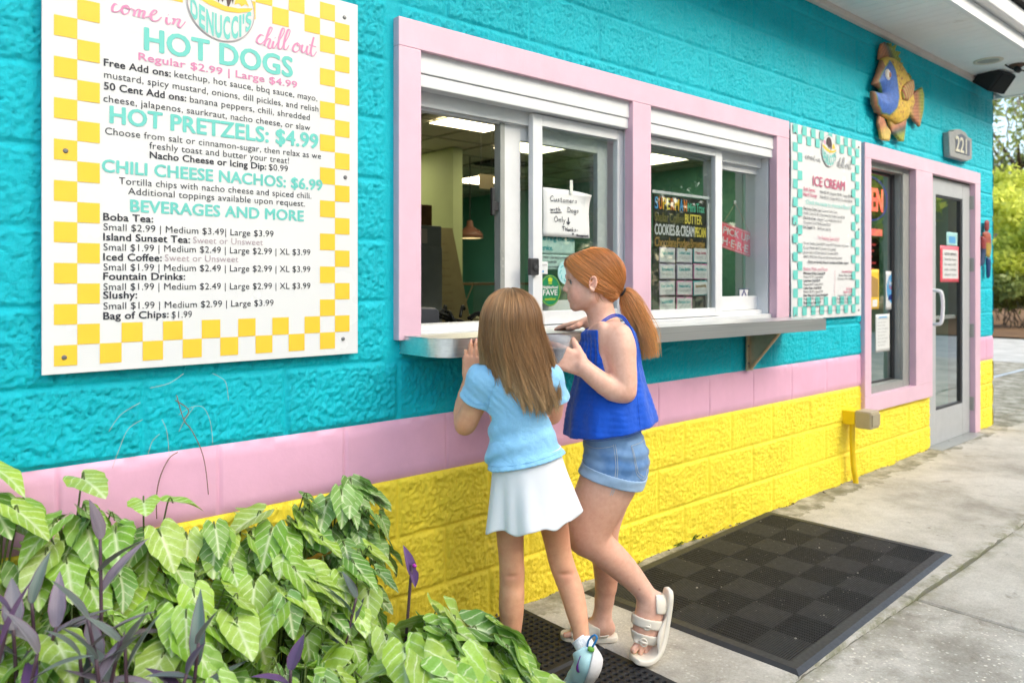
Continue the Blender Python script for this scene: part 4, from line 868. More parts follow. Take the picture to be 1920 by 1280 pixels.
# ------------------------------------------------------------------ painted wooden fish
def poly_in(px, py, P):
    r = np.zeros(px.shape, bool); n = len(P)
    for i in range(n):
        (x0, y0), (x1, y1) = P[i], P[(i+1) % n]; c = (y0 > py) != (y1 > py); r ^= c & (px < (x1-x0)*(py-y0)/((y1-y0) or 1e-9) + x0)
    return r
def poly_dist(px, py, P):
    d = np.full(px.shape, 9.0); n = len(P)
    for i in range(n):
        a, b = np.array(P[i]), np.array(P[(i+1) % n]); ab = b-a; t_ = np.clip(((px-a[0])*ab[0] + (py-a[1])*ab[1])/max(ab @ ab, 1e-12), 0, 1); d = np.minimum(d, np.hypot(px-a[0]-ab[0]*t_, py-a[1]-ab[1]*t_))
    return d
def relief(name, P, Y, base, bulge, edge, colf, m_, parent, h=.006):
    "a carved board: outline P in the wall plane, base thickness plus a rounded bulge towards the viewer"
    P = [tuple(p) for p in P]; xs = np.array([p[0] for p in P]); zs = np.array([p[1] for p in P])
    lo = np.array([xs.min()-2*h, Y - base - bulge - .02, zs.min()-2*h]); hi = np.array([xs.max()+2*h, Y + .012, zs.max()+2*h]); S = SDF(lo, hi, h)
    X, Z = np.meshgrid(S.ax[0], S.ax[2], indexing='ij'); d = poly_dist(X, Z, P); ins = poly_in(X, Z, P); sd = np.where(ins, -d, d)
    top = base + bulge*np.sqrt(np.clip(np.where(ins, d, 0)/edge, 0, 1)*(2 - np.clip(np.where(ins, d, 0)/edge, 0, 1)))
    yy = S.ax[1][None, :, None]; S.d = np.maximum(np.maximum(sd[:, None, :], (Y - top)[:, None, :] - yy), yy - Y).astype(np.float32)
    V, Q = S.mesh(1 if h < .004 else 2); return npmesh(name, V, Q, m_, parent, True, colf(V[:, 0], V[:, 2], V))
k = N('carved_wood_paint'); a_ = k.n('Attribute', attribute_name='Col'); g_ = k.ramp(k.noise(34, 6, .75), (.35, .62), (.68, 1.12)); k.color(k.mix(1.0, a_.outputs[0], g_, 'MULTIPLY')); k.set(Roughness=.55); k.bump(k.noise(45, 5, .7), .35, .006); CARVE = k.m
YFI = -.035
FP = lambda pts: [tuple(WP(1620 + x/5.82, 60 + y/5.82, YFI - .03)[[0, 2]]) for x, y in pts]
t = thing('wooden_fish', 'carved wooden fish wall ornament painted with blue face and yellow speckled body', 'ornament', tuple(WP(1690, 262, YFI)))
c1 = lambda *c: np.array(srgb(*c))
def pick(*layers):
    def f(x, z, V):
        C = np.tile(layers[0], (len(x), 1)).astype(float)
        for P, c in layers[1:]:
            s_ = poly_in(x, z, P); C[s_] = c
        return C
    return f
body_P = FP([(215, 285), (265, 268), (340, 285), (410, 340), (460, 420), (497, 500), (525, 580), (532, 650), (540, 700), (556, 780), (520, 860), (500, 890), (485, 950), (430, 985), (370, 1002), (310, 962), (260, 935), (205, 905), (150, 870), (115, 780), (105, 640), (160, 655), (215, 668), (185, 612), (115, 565), (160, 460), (200, 330)])
face_P = FP([(262, 320), (300, 420), (328, 600), (340, 720), (322, 830), (270, 902), (190, 880), (140, 790), (122, 660), (215, 668), (188, 600), (150, 540), (180, 470), (215, 390)])
spots = [(rnd.uniform(250, 520), rnd.uniform(320, 960), rnd.uniform(5, 9)) for _ in range(90)]
def bodycol(x, z, V):
    C = np.tile(c1(222, 184, 70), (len(x), 1)); rim = poly_dist(x, z, body_P)
    for px_, py_, r_ in spots:
        p = FP([(px_, py_)])[0]; C[np.hypot(x-p[0], z-p[1]) < r_*.0011] = c1(176, 112, 76)
    C[(x < FP([(210, 400)])[0][0]) & (rim < .035)] = c1(150, 100, 70); s_ = poly_in(x, z, face_P); C[s_] = c1(72, 110, 190); ed = (~s_) & (poly_dist(x, z, face_P) < .008); C[ed] = c1(110, 140, 90); return C
relief('body', body_P, YFI, .020, .036, .13, bodycol, CARVE, t)
def fin(name, P, cols, axis):
    P = FP(P); 
    def cf(x, z, V):
        a0 = np.array(FP([axis[0]])[0]); a1 = np.array(FP([axis[1]])[0]); d = a1-a0; u = ((x-a0[0])*d[0] + (z-a0[1])*d[1])/(d @ d); C = np.zeros((len(x), 3))
        st = np.linspace(0, 1, len(cols)); 
        for j in range(3): C[:, j] = np.interp(u, st, [c[j] for c in cols])
        rib = .5+.5*np.sin(((x-a0[0])*-d[1] + (z-a0[1])*d[0])/np.hypot(*d)*260); return C*(.75 + .3*rib[:, None])
    return relief(name, P, YFI + .006, .014, .008, .02, cf, CARVE, t, .0036)
G1, O1, B1, Y1 = c1(158, 168, 62), c1(190, 122, 86), c1(80, 94, 88), c1(214, 184, 96)
fin('dorsal_fin', [(200, 300), (205, 215), (225, 125), (250, 108), (252, 150), (265, 98), (282, 140), (303, 103), (308, 150), (337, 108), (333, 160), (392, 128), (372, 195), (398, 200), (437, 212), (408, 262), (437, 287), (428, 322), (462, 332), (450, 372), (487, 402), (478, 445), (440, 410), (380, 330), (300, 280), (240, 270)], [O1, O1*.9, B1, G1, G1], ((250, 290), (345, 110)))
fin('back_fin', [(470, 450), (520, 442), (548, 480), (547, 560), (538, 645), (510, 560)], [B1, G1, G1], ((490, 540), (550, 500)))
fin('tail_fin', [(530, 700), (600, 640), (665, 598), (687, 680), (682, 850), (642, 1032), (560, 930), (515, 855), (550, 780)], [Y1, O1, O1, G1, G1], ((525, 790), (690, 790)))
fin('belly_fin', [(200, 905), (250, 935), (288, 1030), (327, 1080), (312, 1187), (270, 1183), (225, 1162), (205, 1060), (190, 1000)], [O1, O1, Y1, Y1], ((215, 910), (270, 1190)))
fin('anal_fin', [(305, 950), (370, 1000), (440, 980), (495, 925), (492, 1010), (467, 1192), (430, 1190), (380, 1122), (335, 1090)], [Y1, O1, B1, G1, G1], ((400, 950), (430, 1190)))
pf = FP([(360, 650), (378, 600), (420, 560), (480, 528), (492, 620), (478, 700), (425, 762), (372, 745)]); 
relief('pectoral_fin', pf, YFI - .052, .010, .012, .03, lambda x, z, V: np.where((np.sin(x*160 + z*120) > .1)[:, None], c1(180, 164, 84), c1(176, 98, 72)), CARVE, t, .004)
ec = FP([(228, 478)])[0]; m = MB(); Ec = np.array([ec[0], YFI - .050, ec[1]])
for rx, rz, dy, nm, mt in ((.038, .040, 0, 'eye', mat('eye_ivory', (.72, .66, .58), .4)), (.018, .022, -.006, 'pupil', mat('eye_copper', (.42, .16, .06), .35))):
    q = MB(); V = []; n = 20
    for lv, (rr, yy) in enumerate(((1, .02), (1, 0), (.7, -.008), (.25, -.011))):
        V += [(Ec[0] + rx*rr*math.cos(2*math.pi*i/n) + (0 if dy == 0 else .006), Ec[1] + dy + yy, Ec[2] + rz*rr*math.sin(2*math.pi*i/n)) for i in range(n)]
    q.add(V, [(l*n+i, l*n+(i+1) % n, (l+1)*n+(i+1) % n, (l+1)*n+i) for l in range(3) for i in range(n)] + [tuple(range(3*n, 4*n))]); q.build(nm, mt, t, True)
# ------------------------------------------------------------------ house number plaque
YQ = -.028; t = thing('number_plaque', 'grey arched house number plaque reading 221 above the glass door', 'plaque', tuple(WP(1800, 300, YQ)))
PQ = lambda pts, Y=YQ - .02: [tuple(WP(1740 + x/4, y/4, Y)[[0, 2]]) for x, y in pts]
out = PQ([(150, 990), (180, 990), (198, 972), (235, 972), (275, 995), (295, 1030), (322, 1042), (322, 1195), (290, 1210), (158, 1172)]); inn = PQ([(196, 1045), (212, 1015), (240, 1006), (268, 1025), (282, 1052), (302, 1060), (302, 1170), (202, 1145)])
CAST = mat('cast_grey', (.30, .30, .29), .5, .2, .5, .12, 30, .2, 120, .002)
m = MB(); m.prism(out, ((0, YQ, 0), X3, Z3, (0, -1, 0)), -.02, .028); o = m.build('frame', CAST, t); bv = o.modifiers.new('b', 'BEVEL'); bv.width = .006; bv.segments = 2; bv.limit_method = 'ANGLE'
m = MB(); m.prism(inn, ((0, YQ, 0), X3, Z3, (0, -1, 0)), .0285, .031); m.build('panel', mat('slate_blue', (.085, .095, .14), .5), t)
L = Letters(); a0, a1 = WP(1793, 283, YQ - .032), WP(1813, 290, YQ - .032); INK['cream'] = mat('print_cream', (.62, .58, .44), .4, .2)
L.put('cream', '221', (a0[0] - .01, YQ - .0335, a0[2]), X3, Z3, a1[0]-a0[0] + .0, .115, .03); L.build(t, {'cream': 'digits'})
# ------------------------------------------------------------------ parrot ornament at the corner
YR = -.03; t = thing('metal_parrot', 'colourful metal parrot ornament hanging on the wall past the door', 'ornament', tuple(WP(1852, 522, YR)))
RP = lambda pts: [tuple(WP(1800 + x*120/226, 160 + y*680/1280, YR - .015)[[0, 2]]) for x, y in pts]
flat = lambda c: (lambda x, z, V: np.tile(c, (len(x), 1)))
relief('head', RP([(92, 480), (100, 473), (106, 480), (105, 510), (98, 520), (92, 510)]), YR, .006, .012, .03, flat(c1(140, 44, 44)), CARVE, t)
relief('body', RP([(84, 520), (98, 512), (110, 522), (113, 575), (108, 610), (96, 605), (88, 560)]), YR, .006, .015, .05, lambda x, z, V: np.where((z > RP([(0, 548)])[0][1])[:, None], c1(160, 76, 52), c1(170, 142, 56)), CARVE, t)
relief('wing', RP([(78, 530), (92, 540), (90, 600), (84, 632), (76, 640), (80, 590)]), YR, .006, .02, .03, lambda x, z, V: np.where((z > RP([(0, 570)])[0][1])[:, None], c1(140, 52, 52), c1(40, 66, 100)), CARVE, t)
relief('tail', RP([(96, 605), (108, 610), (107, 650), (104, 682), (99, 680), (97, 640)]), YR, .006, .02, .03, flat(c1(24, 60, 110)), CARVE, t)
# ------------------------------------------------------------------ speaker, ceiling can, cable
t = thing('loudspeaker', 'black outdoor loudspeaker tilted under the eave corner', 'loudspeaker', (7.1, -.12, 2.8)); BLKP = mat('speaker_black', (.010, .010, .011), .55)
c = WP(1864, 148, -.16); d = uvec_3((-.15, -.75, -.62)); s_ = np.cross(d, (0, 0, 1)); s_ /= np.linalg.norm(s_); u_ = np.cross(s_, d)
m = MB(); hw, hh, dp = .115, .085, .085
pr = [(-hw, -hh), (hw, -hh), (hw*.9, hh), (-hw*.9, hh)]; m.prism(pr, (c, s_, u_, d), -dp, dp); o = m.build('cabinet', BLKP, t); bv = o.modifiers.new('b', 'BEVEL'); bv.width = .012; bv.segments = 2
m = MB(); m.prism([(x*.9, y*.9) for x, y in pr], (c, s_, u_, d), dp + .0005, dp + .006); m.build('grille', mat('grille_black', (.016, .017, .018), .8, 0, .3, .2, 300, .6, 900, .002), t)
m = MB(); m.tube([c - d*.085, (c[0], -.03, c[2] + .07), (c[0], -.012, c[2] + .07)], .018, 8); m.build('bracket', BLKP, t)
t = thing('recessed_light', 'round recessed light in the white soffit near the corner', 'light', (6.55, -.25, 2.96)); m = MB(); n = 32; cx_, cy_ = 6.55, -.255
m.lathe([(.100, .002), (.100, -.006), (.080, -.009), (.075, -.002), (.066, .004)], (cx_, cy_, 2.965 - .0), n); m.build('trim_ring', mat('cream_ring', (.60, .55, .44), .45), t, True)
m = MB(); m.disc((cx_, cy_, 2.963), (1, 0, 0), (0, 1, 0), .074); m.build('lens', mat('frosted_lens', (.30, .30, .26), .6), t)
t = thing('ceiling_fitting', 'brown round cover plate on the soffit beyond the recessed light', 'fitting', (7.0, -.32, 2.95)); g = np.array(gz0(1907, 122, 2.962)); m = MB(); m.lathe([(.055, .002), (.055, -.01), (.03, -.022), (0, -.022)], (g[0], g[1], 2.963), 16); m.build('cover', mat('rust_brown', (.10, .05, .03), .6), t, True)
m = MB(); p0, p1, p2, p3 = gz0(1885, 122, 2.955), gz0(1897, 129, 2.93), gz0(1908, 131, 2.92), gz0(1935, 136, 2.93); tag(m.tube(spline([p0, p1, p2, p3], 6), .006, 6).tube([p2 - np.array([.03, 0, 0]), p2 + np.array([.03, 0, 0])], .022, 8).build('cable', BLKP, None, True), 'black cable with a plug drooping from the soffit by the loudspeaker', 'cable')
# ------------------------------------------------------------------ outlet box with its pipe
t = thing('outlet_box', 'yellow outlet box with tan weather cover on a yellow conduit by the tall window', 'outlet', (4.65, -.05, 0)); a, b = WP(1582, 804, -.085), WP(1597, 772, -.085)
x0 = fx(1583, -.02); YB2 = mat('yellow_gloss', (.80, .56, .008), .4)
m = MB(); m.box((x0, -.085, a[2] + .004), (x0 + .115, -.005, b[2] - .002), .004); m.build('box', YB2, t)
m = MB(); m.box((x0 - .004, -.185, a[2] - .012), (x0 + .122, -.086, b[2] + .006), .012); o = m.build('cover', mat('tan_plastic', (.40, .34, .23), .45), t); m = MB(); m.box((x0 + .006, -.192, a[2] + .006), (x0 + .112, -.1855, b[2] - .012), .003); m.build('lid', mat('tan_lid', (.34, .29, .19), .4), o)
m = MB(); m.tube(spline([(x0 + .045, -.05, a[2] + .004), (x0 + .045, -.05, .30), (x0 + .05, -.055, .14), (x0 + .06, -.062, .06), (x0 + .062, -.064, .01)], 6), .017, 10); m.build('conduit', YB2, t, True)
# ------------------------------------------------------------------ clear cup in the girl's hand
cc = W(1047, 634, 2.62 - .135); k = N('clear_plastic'); k.set(Roughness=.08, Transmission_Weight=0.0, Alpha=.30); k.b.inputs['Base Color'].default_value = (.62, .64, .68, 1); k.b.inputs['Specular IOR Level'].default_value = .8; CLEAR = k.m
t = thing('plastic_cup', 'clear plastic lidded cup held by the girl with the red ponytail', 'cup', tuple(cc - np.array([0, 0, .085])))
def shade(o): o.data.polygons.foreach_set('use_smooth', [True]*len(o.data.polygons)); o.data.set_sharp_from_angle(angle=R(40)); return o
m = MB(); m.lathe([(0, -.085), (.027, -.085), (.030, -.08), (.0365, -.02), (.0375, -.004), (.0365, -.004), (.0355, -.02), (.029, -.078), (0, -.080)], cc, 40); shade(m.build('cup', CLEAR, t))
m = MB(); m.lathe([(0, .001), (.026, .001), (.0275, .006), (.0355, .006), (.0365, .010), (.0405, .009), (.042, .004), (.0415, -.004), (.0395, -.010), (.0385, -.004), (.0375, .003)], cc, 60); shade(m.build('lid', CLEAR, t))
m = MB(); m.lathe([(0, -.030), (.0345, -.032), (.0285, -.079), (0, -.0795)], cc, 24)
shade(m.build('contents', mat('grey_slush', (.13, .125, .15), .3, 0, .5, .6, 120), t))
# ------------------------------------------------------------------ rubber mats
RUB = mat('black_rubber', (.012, .012, .0135), .62, 0, .45, .35, 26, .15, 300, .002, ((.085, .08, .07), 60, .72)); RUB2 = mat('black_rubber_light', (.0185, .0185, .0205), .6, 0, .5, .35, 26, .15, 300, .002, ((.11, .10, .09), 60, .72)); GZ = .022
t = thing('door_mat', 'large black ribbed rubber mat with checkerboard pattern and raised border', 'mat', (3.05, -.50, GZ)); mx0, mx1, my0, my1 = 2.273, 3.828, -.957, -.043; bw_ = .055
m = MB(); z0_, z1_ = GZ, GZ + .010
V = [(mx0, my0, z0_), (mx1, my0, z0_), (mx1, my1, z0_), (mx0, my1, z0_), (mx0+.02, my0+.02, z1_), (mx1-.02, my0+.02, z1_), (mx1-.02, my1-.02, z1_), (mx0+.02, my1-.02, z1_), (mx0+bw_, my0+bw_, z1_), (mx1-bw_, my0+bw_, z1_), (mx1-bw_, my1-bw_, z1_), (mx0+bw_, my1-bw_, z1_), (mx0+bw_, my0+bw_, z0_+.002), (mx1-bw_, my0+bw_, z0_+.002), (mx1-bw_, my1-bw_, z0_+.002), (mx0+bw_, my1-bw_, z0_+.002)]
F = [(i, (i+1) % 4, 4+(i+1) % 4, 4+i) for i in range(4)] + [(4+i, 4+(i+1) % 4, 8+(i+1) % 4, 8+i) for i in range(4)] + [(8+i, 8+(i+1) % 4, 12+(i+1) % 4, 12+i) for i in range(4)] + [(12, 13, 14, 15)]
mesh('border', V, F, mat('rubber_edge', (.026, .027, .030), .5, 0, .5, .2, 30), t)
nx_, ny_ = 8, 5; sx_, sy_ = (mx1-mx0-2*bw_)/nx_, (my1-my0-2*bw_)/ny_; A_, B_ = MB(), MB()
for i in range(nx_):
    for j in range(ny_):
        x, y = mx0 + bw_ + i*sx_, my0 + bw_ + j*sy_
        if (i + j) % 2 == 0:
            for q in range(18): yy = y + (q+.2)*sy_/18; A_.box((x+.002, yy, z0_+.002), (x+sx_-.002, yy + sy_/18*.62, z0_ + .0088))
        else:
            for q in range(18):
                yy = y + (q+.2)*sy_/18
                for r in range(9): xx = x + (r+.15)*sx_/9; B_.box((xx, yy, z0_+.002), (xx + sx_/9*.80, yy + sy_/18*.60, z0_ + .0082))
A_.build('ribbed_squares', RUB2, t); B_.build('studded_squares', RUB, t); t.rotation_euler.z = R(2.8)
def ring_mat(label, x0, x1, y0, y1, p=.0262):
    t = thing('drainage_mat', label, 'mat', ((x0+x1)/2, (y0+y1)/2, GZ), 'drainage mats under the smaller girl'); nx, ny = int((x1-x0-.03)/p), int((y1-y0-.03)/p); hx, hy = (x1-x0-.03)/nx, (y1-y0-.03)/ny
    sq = [(-1, -1), (0, -1), (1, -1), (1, 0), (1, 1), (0, 1), (-1, 1), (-1, 0)]; an = [math.atan2(b, a) for a, b in sq]; V = []; F = []; zt_ = GZ + .011
    for i in range(nx):
        for j in range(ny):
            cx, cy = x0 + .015 + (i+.5)*hx, y0 + .015 + (j+.5)*hy; n = len(V)
            V += [(cx + a*hx/2, cy + b*hy/2, zt_) for a, b in sq] + [(cx + .0092*math.cos(a), cy + .0092*math.sin(a), zt_ + .0008) for a in an] + [(cx + .0082*math.cos(a), cy + .0082*math.sin(a), zt_ - .002) for a in an] + [(cx + .0082*math.cos(a), cy + .0082*math.sin(a), GZ + .001) for a in an]
            for l in range(3): F += [(n+8*l+q, n+8*l+(q+1) % 8, n+8*l+8+(q+1) % 8, n+8*l+8+q) for q in range(8)]
    npmesh('ring_field', np.array(V), np.array(F), RUB, t, False)
    V = [(x0-.012, y0-.012, GZ), (x1+.012, y0-.012, GZ), (x1+.012, y1+.012, GZ), (x0-.012, y1+.012, GZ), (x0, y0, zt_), (x1, y0, zt_), (x1, y1, zt_), (x0, y1, zt_), (x0+.015, y0+.015, zt_), (x1-.015, y0+.015, zt_), (x1-.015, y1-.015, zt_), (x0+.015, y1-.015, zt_)]
    mesh('border', V, [(i, (i+1) % 4, 4+(i+1) % 4, 4+i) for i in range(4)] + [(4+i, 4+(i+1) % 4, 8+(i+1) % 4, 8+i) for i in range(4)], RUB, t)
ring_mat('black perforated rubber mat beside the wall under the toes of the girls', 1.06, 1.955, -.455, -.05); ring_mat('black perforated rubber mat farther from the wall under the sneakers', 1.06, 1.955, -1.25, -.475)
# ------------------------------------------------------------------ things indoors
LP = emis('light_panel', (1, .86, .56), 2.2)
for i, (x, y, lb) in enumerate(((3.62, 2.36, 'ceiling light panel nearest the open serving window'), (4.76, 2.90, 'ceiling light panel seen through the closed glass beside the opening'), (5.90, 5.18, 'distant ceiling light panel behind the hanging card'), (2.0, 3.4, 'ceiling light panel over the steel cabinet'), (6.2, 2.6, 'ceiling light panel toward the entrance'), (2.4, 1.2, 'ceiling light panel added just behind the serving windows to brighten the room'), (3.6, 4.2, 'ceiling light panel added in front of the green wall to brighten the room'), (6.0, 1.2, 'ceiling light panel added inside the tall window to brighten the room'), (.6, 2.4, 'ceiling light panel added at the left end of the shop to brighten the room'))):  # the last four panels are added to brighten the room
    t = thing('ceiling_light', lb, 'ceiling light', (x+.29, y+.29, 2.58), 'square ceiling light panels'); MB().box((x, y, 2.584), (x+.58, y+.58, 2.590)).build('diffuser', LP, t)
    q = MB(); q.box((x-.02, y-.02, 2.586), (x, y+.60, 2.5915)); q.box((x+.58, y-.02, 2.586), (x+.60, y+.60, 2.5915)); q.box((x, y-.02, 2.586), (x+.58, y, 2.5915)); q.box((x, y+.58, 2.586), (x+.58, y+.60, 2.5915)); q.build('frame', MATS['grid_white'], t)
t = thing('air_vent', 'dark louvered air vent in the ceiling', 'vent', (5.4, 4.1, 2.58)); q = MB()
for i in range(7): q.box((5.25, 4.0 + .06*i, 2.572), (5.75, 4.03 + .06*i, 2.588))
q.box((5.22, 3.96, 2.588), (5.78, 4.44, 2.591)); q.build('louvers', mat('vent_dark', (.05, .05, .05), .6), t)
t = thing('hanging_card', 'tan card hanging from the ceiling in front of the far light', 'sign', tuple(W(912, 356, 6.4))); c = W(912, 341, 6.4); MB().box(c - np.array([.075, .004, .062]), c + np.array([.075, .004, .062])).build('card', mat('tan_card', (.36, .30, .19), .7), t); q = MB()
for s_ in (-.06, .06): q.tube([c + np.array([s_, 0, .06]), np.array([c[0]+s_, c[1], 2.592])], .002, 4)
q.build('strings', BLKP, t)
t = thing('steel_cabinet', 'tall dark stainless cabinet just inside the open window', 'cabinet', (2.5, 1.5, .012)); dks = mat('dark_steel', (.20, .225, .22), .4, .4, .5, .2, 3)
c = W(828, 424, 4.3); MB().box((c[0]-.75, c[1], .012), (c[0], c[1]+.6, c[2]), .006).build('body', dks, t); MB().box((c[0]-.7, c[1]-.003, c[2]-.10), (c[0]-.10, c[1]-.0005, c[2]-.02)).build('warning_label', mat('label_offwhite', (.42, .38, .32), .6), t); MB().box((c[0]-.37, c[1]-.02, .06), (c[0]-.01, c[1]-.004, c[2]-.12), .004).build('door', dks, t)
t = thing('cardboard_box', 'brown wooden crate on top of the steel cabinet', 'crate', (c[0]-.35, c[1]+.2, c[2])); MB().box((c[0]-.6, c[1]+.05, c[2]+.001), (c[0]-.03, c[1]+.4, c[2]+.12), .004).build('crate', mat('crate_brown', (.16, .08, .03), .7, 0, .3, .4, 10), t)
c = W(836, 520, 5.1); o = MB().add([c + np.array(p) for p in ((-.06, 0, -.34), (.22, 0, -.34), (.13, .10, .34), (-.06, .10, .34), (-.06, .012, -.34), (.22, .012, -.34), (.13, .112, .34), (-.06, .112, .34))], [(3, 2, 1, 0), (4, 5, 6, 7), (0, 1, 5, 4), (1, 2, 6, 5), (2, 3, 7, 6), (3, 0, 4, 7)]).build('poster', mat('kraft_paper', (.33, .29, .15), .8)); tag(o, 'tan printed sheet leaning on the green wall behind the steel cabinet', 'poster')
L = Letters(); INK['kraft_ink'] = mat('print_kraft', (.22, .18, .09), .7)
for i in range(9): L.put('kraft_ink', ['MENU', 'fresh lemonade', 'hot pretzel', 'sundae cup'][i % 4], c + np.array([-.03, .085 - .02*i*.5 - .004, .22 - .055*i]), X3, Z3 + np.array([0, .147, 0]), .10, .018)
L.build(o)
c = W(806, 600, 3.05); t = thing('register_screen', 'dark grey cash register screen at the lower left of the open window', 'register', tuple(c)); m = MB(); m.prism([(-.16, -.11), (.055, -.11), (.05, .035), (.03, .05), (-.16, .06)], (c, X3, Z3, (0, 1, 0)), 0, .20); o = m.build('housing', mat('slate_plastic', (.030, .034, .045), .45), t); bv = o.modifiers.new('b', 'BEVEL'); bv.width = .008; bv.segments = 2; m = MB(); m.box(c + np.array([-.15, -.03, -.16]), c + np.array([.05, .2, -.112]), .01); m.build('foot', mat('slate_plastic2', (.02, .022, .028), .5), t)
t = thing('back_counter', 'low counter with laminate front inside the shop', 'counter', (3.4, 2.6, .012)); q = MB(); q.box((1.7, 1.05, .012), (3.05, 1.5, .86)); q.box((3.3, 3.2, .012), (6.2, 3.65, .92), .004); q.build('body', mat('green_laminate', (.22, .24, .14), .5), t); q = MB(); q.box((3.25, 3.15, .925), (6.25, 3.70, .955), .004); q.box((1.68, 1.03, .862), (3.08, 1.52, .89), .004); q.build('top', mat('tan_counter', (.40, .34, .22), .4), t)
m = MB(); rr = np.random.default_rng(3); c = W(850, 600, 3.6)
for i in range(16):
    a = c + rr.normal(0, 1, 3)*np.array([.10, .06, .012]); b = a + rr.normal(0, 1, 3)*np.array([.07, .05, .03]); m.tube(spline([a, (a+b)/2 + np.array([0, 0, .03]), b], 4), .008, 6)
tag(m.build('tangled_cables', mat('cable_black', (.014, .013, .010), .4), None, True), 'tangle of black cables behind the sill of the open window', 'cables')
t = thing('pendant_lamp', 'salmon pink dome pendant lamp hanging inside', 'lamp', tuple(W(881, 448, 8.0))); c = W(881, 447, 8.0); m = MB(); m.lathe([(.018, .19), (.032, .18), (.036, .13), (.055, .11), (.105, .082), (.136, .048), (.142, .0), (.135, .0), (.128, .046), (.05, .095)], c, 28); m.build('shade', mat('salmon_enamel', (.24, .105, .075), .4), t, True)
m = MB(); m.disc(c + np.array([0, 0, .004]), (1, 0, 0), (0, 1, 0), .130); m.build('glow', emis('lamp_glow', (1, .72, .34), .5), t); m = MB(); m.tube([c + np.array([0, 0, .18]), np.array([c[0], c[1], 2.59])], .006, 6); m.build('cord', BLKP, t)
t = thing('glass_case', 'glass topped display case with a lit tan edge inside the shop', 'display case', tuple(W(905, 600, 5.0))); a = W(868, 600, 5.0); b = W(948, 535, 5.0); m = MB(); m.box((a[0], a[1]+.1, .955), (a[0]+.75, a[1]+.5, .97)); m.tube([(a[0]-.02, a[1]+.02, a[2]), (a[0]+.16, a[1]+.1, b[2])], .004, 6); m.box((a[0]+.16, a[1]+.08, b[2]), (a[0]+.80, a[1]+.5, b[2]+.018)); m.build('frame', mat('case_tan', (.26, .20, .11), .4), t); MB().box((a[0]+.16, a[1]+.09, .972), (a[0]+.78, a[1]+.095, b[2]-.002)).build('glass', GLASS, t)
# ================================================================== ground, background, trees
def slope(x):
    t_ = np.clip((np.asarray(x, float)-3.95)/2.2, 0, 1); return GZ0 + .018*t_*t_*(3-2*t_)
GZ0 = .022
k = N('concrete'); p = k.obj(); sx = k.n('SeparateXYZ'); k.l(p, sx.inputs[0])
base = k.ramp(k.noise(1.6, 8, .72), (.28, (.25, .225, .18)), (.5, (.47, .435, .37)), (.70, (.63, .595, .525)))
fine = k.ramp(k.noise(120, 5, .75), (.3, .78), (.7, 1.12)); c = k.mix(1.0, base, fine, 'MULTIPLY')
st = k.ramp(k.noise(4.5, 6, .7, None, .8), (.60, 0.0), (.70, .6)); c = k.mix(st, c, (.20, .17, .13))
sp = k.ramp(k.noise(14, 3, .6), (.70, 0.0), (.75, .55)); c = k.mix(sp, c, (.13, .11, .09))
# exposed shell aggregate in the slab nearest the camera
v = k.n('TexVoronoi', i_Scale=48.0, i_Randomness=1.0); k.l(p, v.inputs[0]); ag = k.ramp(v.outputs['Distance'], (.20, 1.0), (.30, 0.0)); sel = k.ramp(k.noise(60, 2, .5), (.46, 0.0), (.52, 1.0))
mx_ = k.math('MULTIPLY', k.math('LESS_THAN', sx.outputs['Y'], -.998), k.math('LESS_THAN', sx.outputs['X'], 3.2)); near = k.math('MAXIMUM', mx_, k.math('MULTIPLY', .35, k.math('LESS_THAN', sx.outputs['X'], 3.2)))
agm = k.math('MULTIPLY', k.math('MULTIPLY', ag, sel), near); c = k.mix(agm, c, (.72, .68, .58)); dk = k.math('MULTIPLY', k.ramp(k.noise(6, 6, .7), (.42, 0.0), (.62, .55)), mx_); c = k.mix(dk, c, (.16, .14, .10))
# green-brown damp along the foot of the wall
dm = k.math('MULTIPLY', k.ramp(k.noise(7, 5, .7), (.35, 0.0), (.6, .8)), k.math('GREATER_THAN', k.math('ADD', sx.outputs['Y'], k.math('MULTIPLY', k.noise(9, 4, .6), .25)), -.02)); c = k.mix(dm, c, (.10, .095, .045))
wb = k.math('MULTIPLY', k.math('SUBTRACT', k.noise(5, 4, .6), .5), .03)
j1 = k.math('LESS_THAN', k.math('ABSOLUTE', k.math('ADD', k.math('SUBTRACT', sx.outputs['X'], 3.2), wb)), .0075); j2 = k.math('LESS_THAN', k.math('ABSOLUTE', k.math('ADD', k.math('ADD', sx.outputs['Y'], .998), wb)), .0065); j3 = k.math('LESS_THAN', k.math('ABSOLUTE', k.math('SUBTRACT', sx.outputs['X'], 7.35)), .008)
j1 = k.math('MULTIPLY', j1, k.math('LESS_THAN', sx.outputs['Y'], -.95)); c = k.mix(k.math('MULTIPLY', k.math('MAXIMUM', k.math('MAXIMUM', j1, j2), j3), .8), c, (.075, .07, .04))
ms = k.math('MULTIPLY', k.ramp(k.math('ABSOLUTE', k.math('ADD', k.math('ADD', sx.outputs['Y'], .99), wb)), (.0, .75), (.07, .0)), k.ramp(k.noise(10, 5, .7), (.42, 0.0), (.6, 1.0))); c = k.mix(ms, c, (.13, .13, .04))
k.color(c); k.set(Roughness=.82); b1 = k.bump(k.noise(160, 6, .75), .55, .004); k.bump(k.math('ADD', agm, k.noise(18, 5, .6)), .35, .006, b1); CONC = k.m
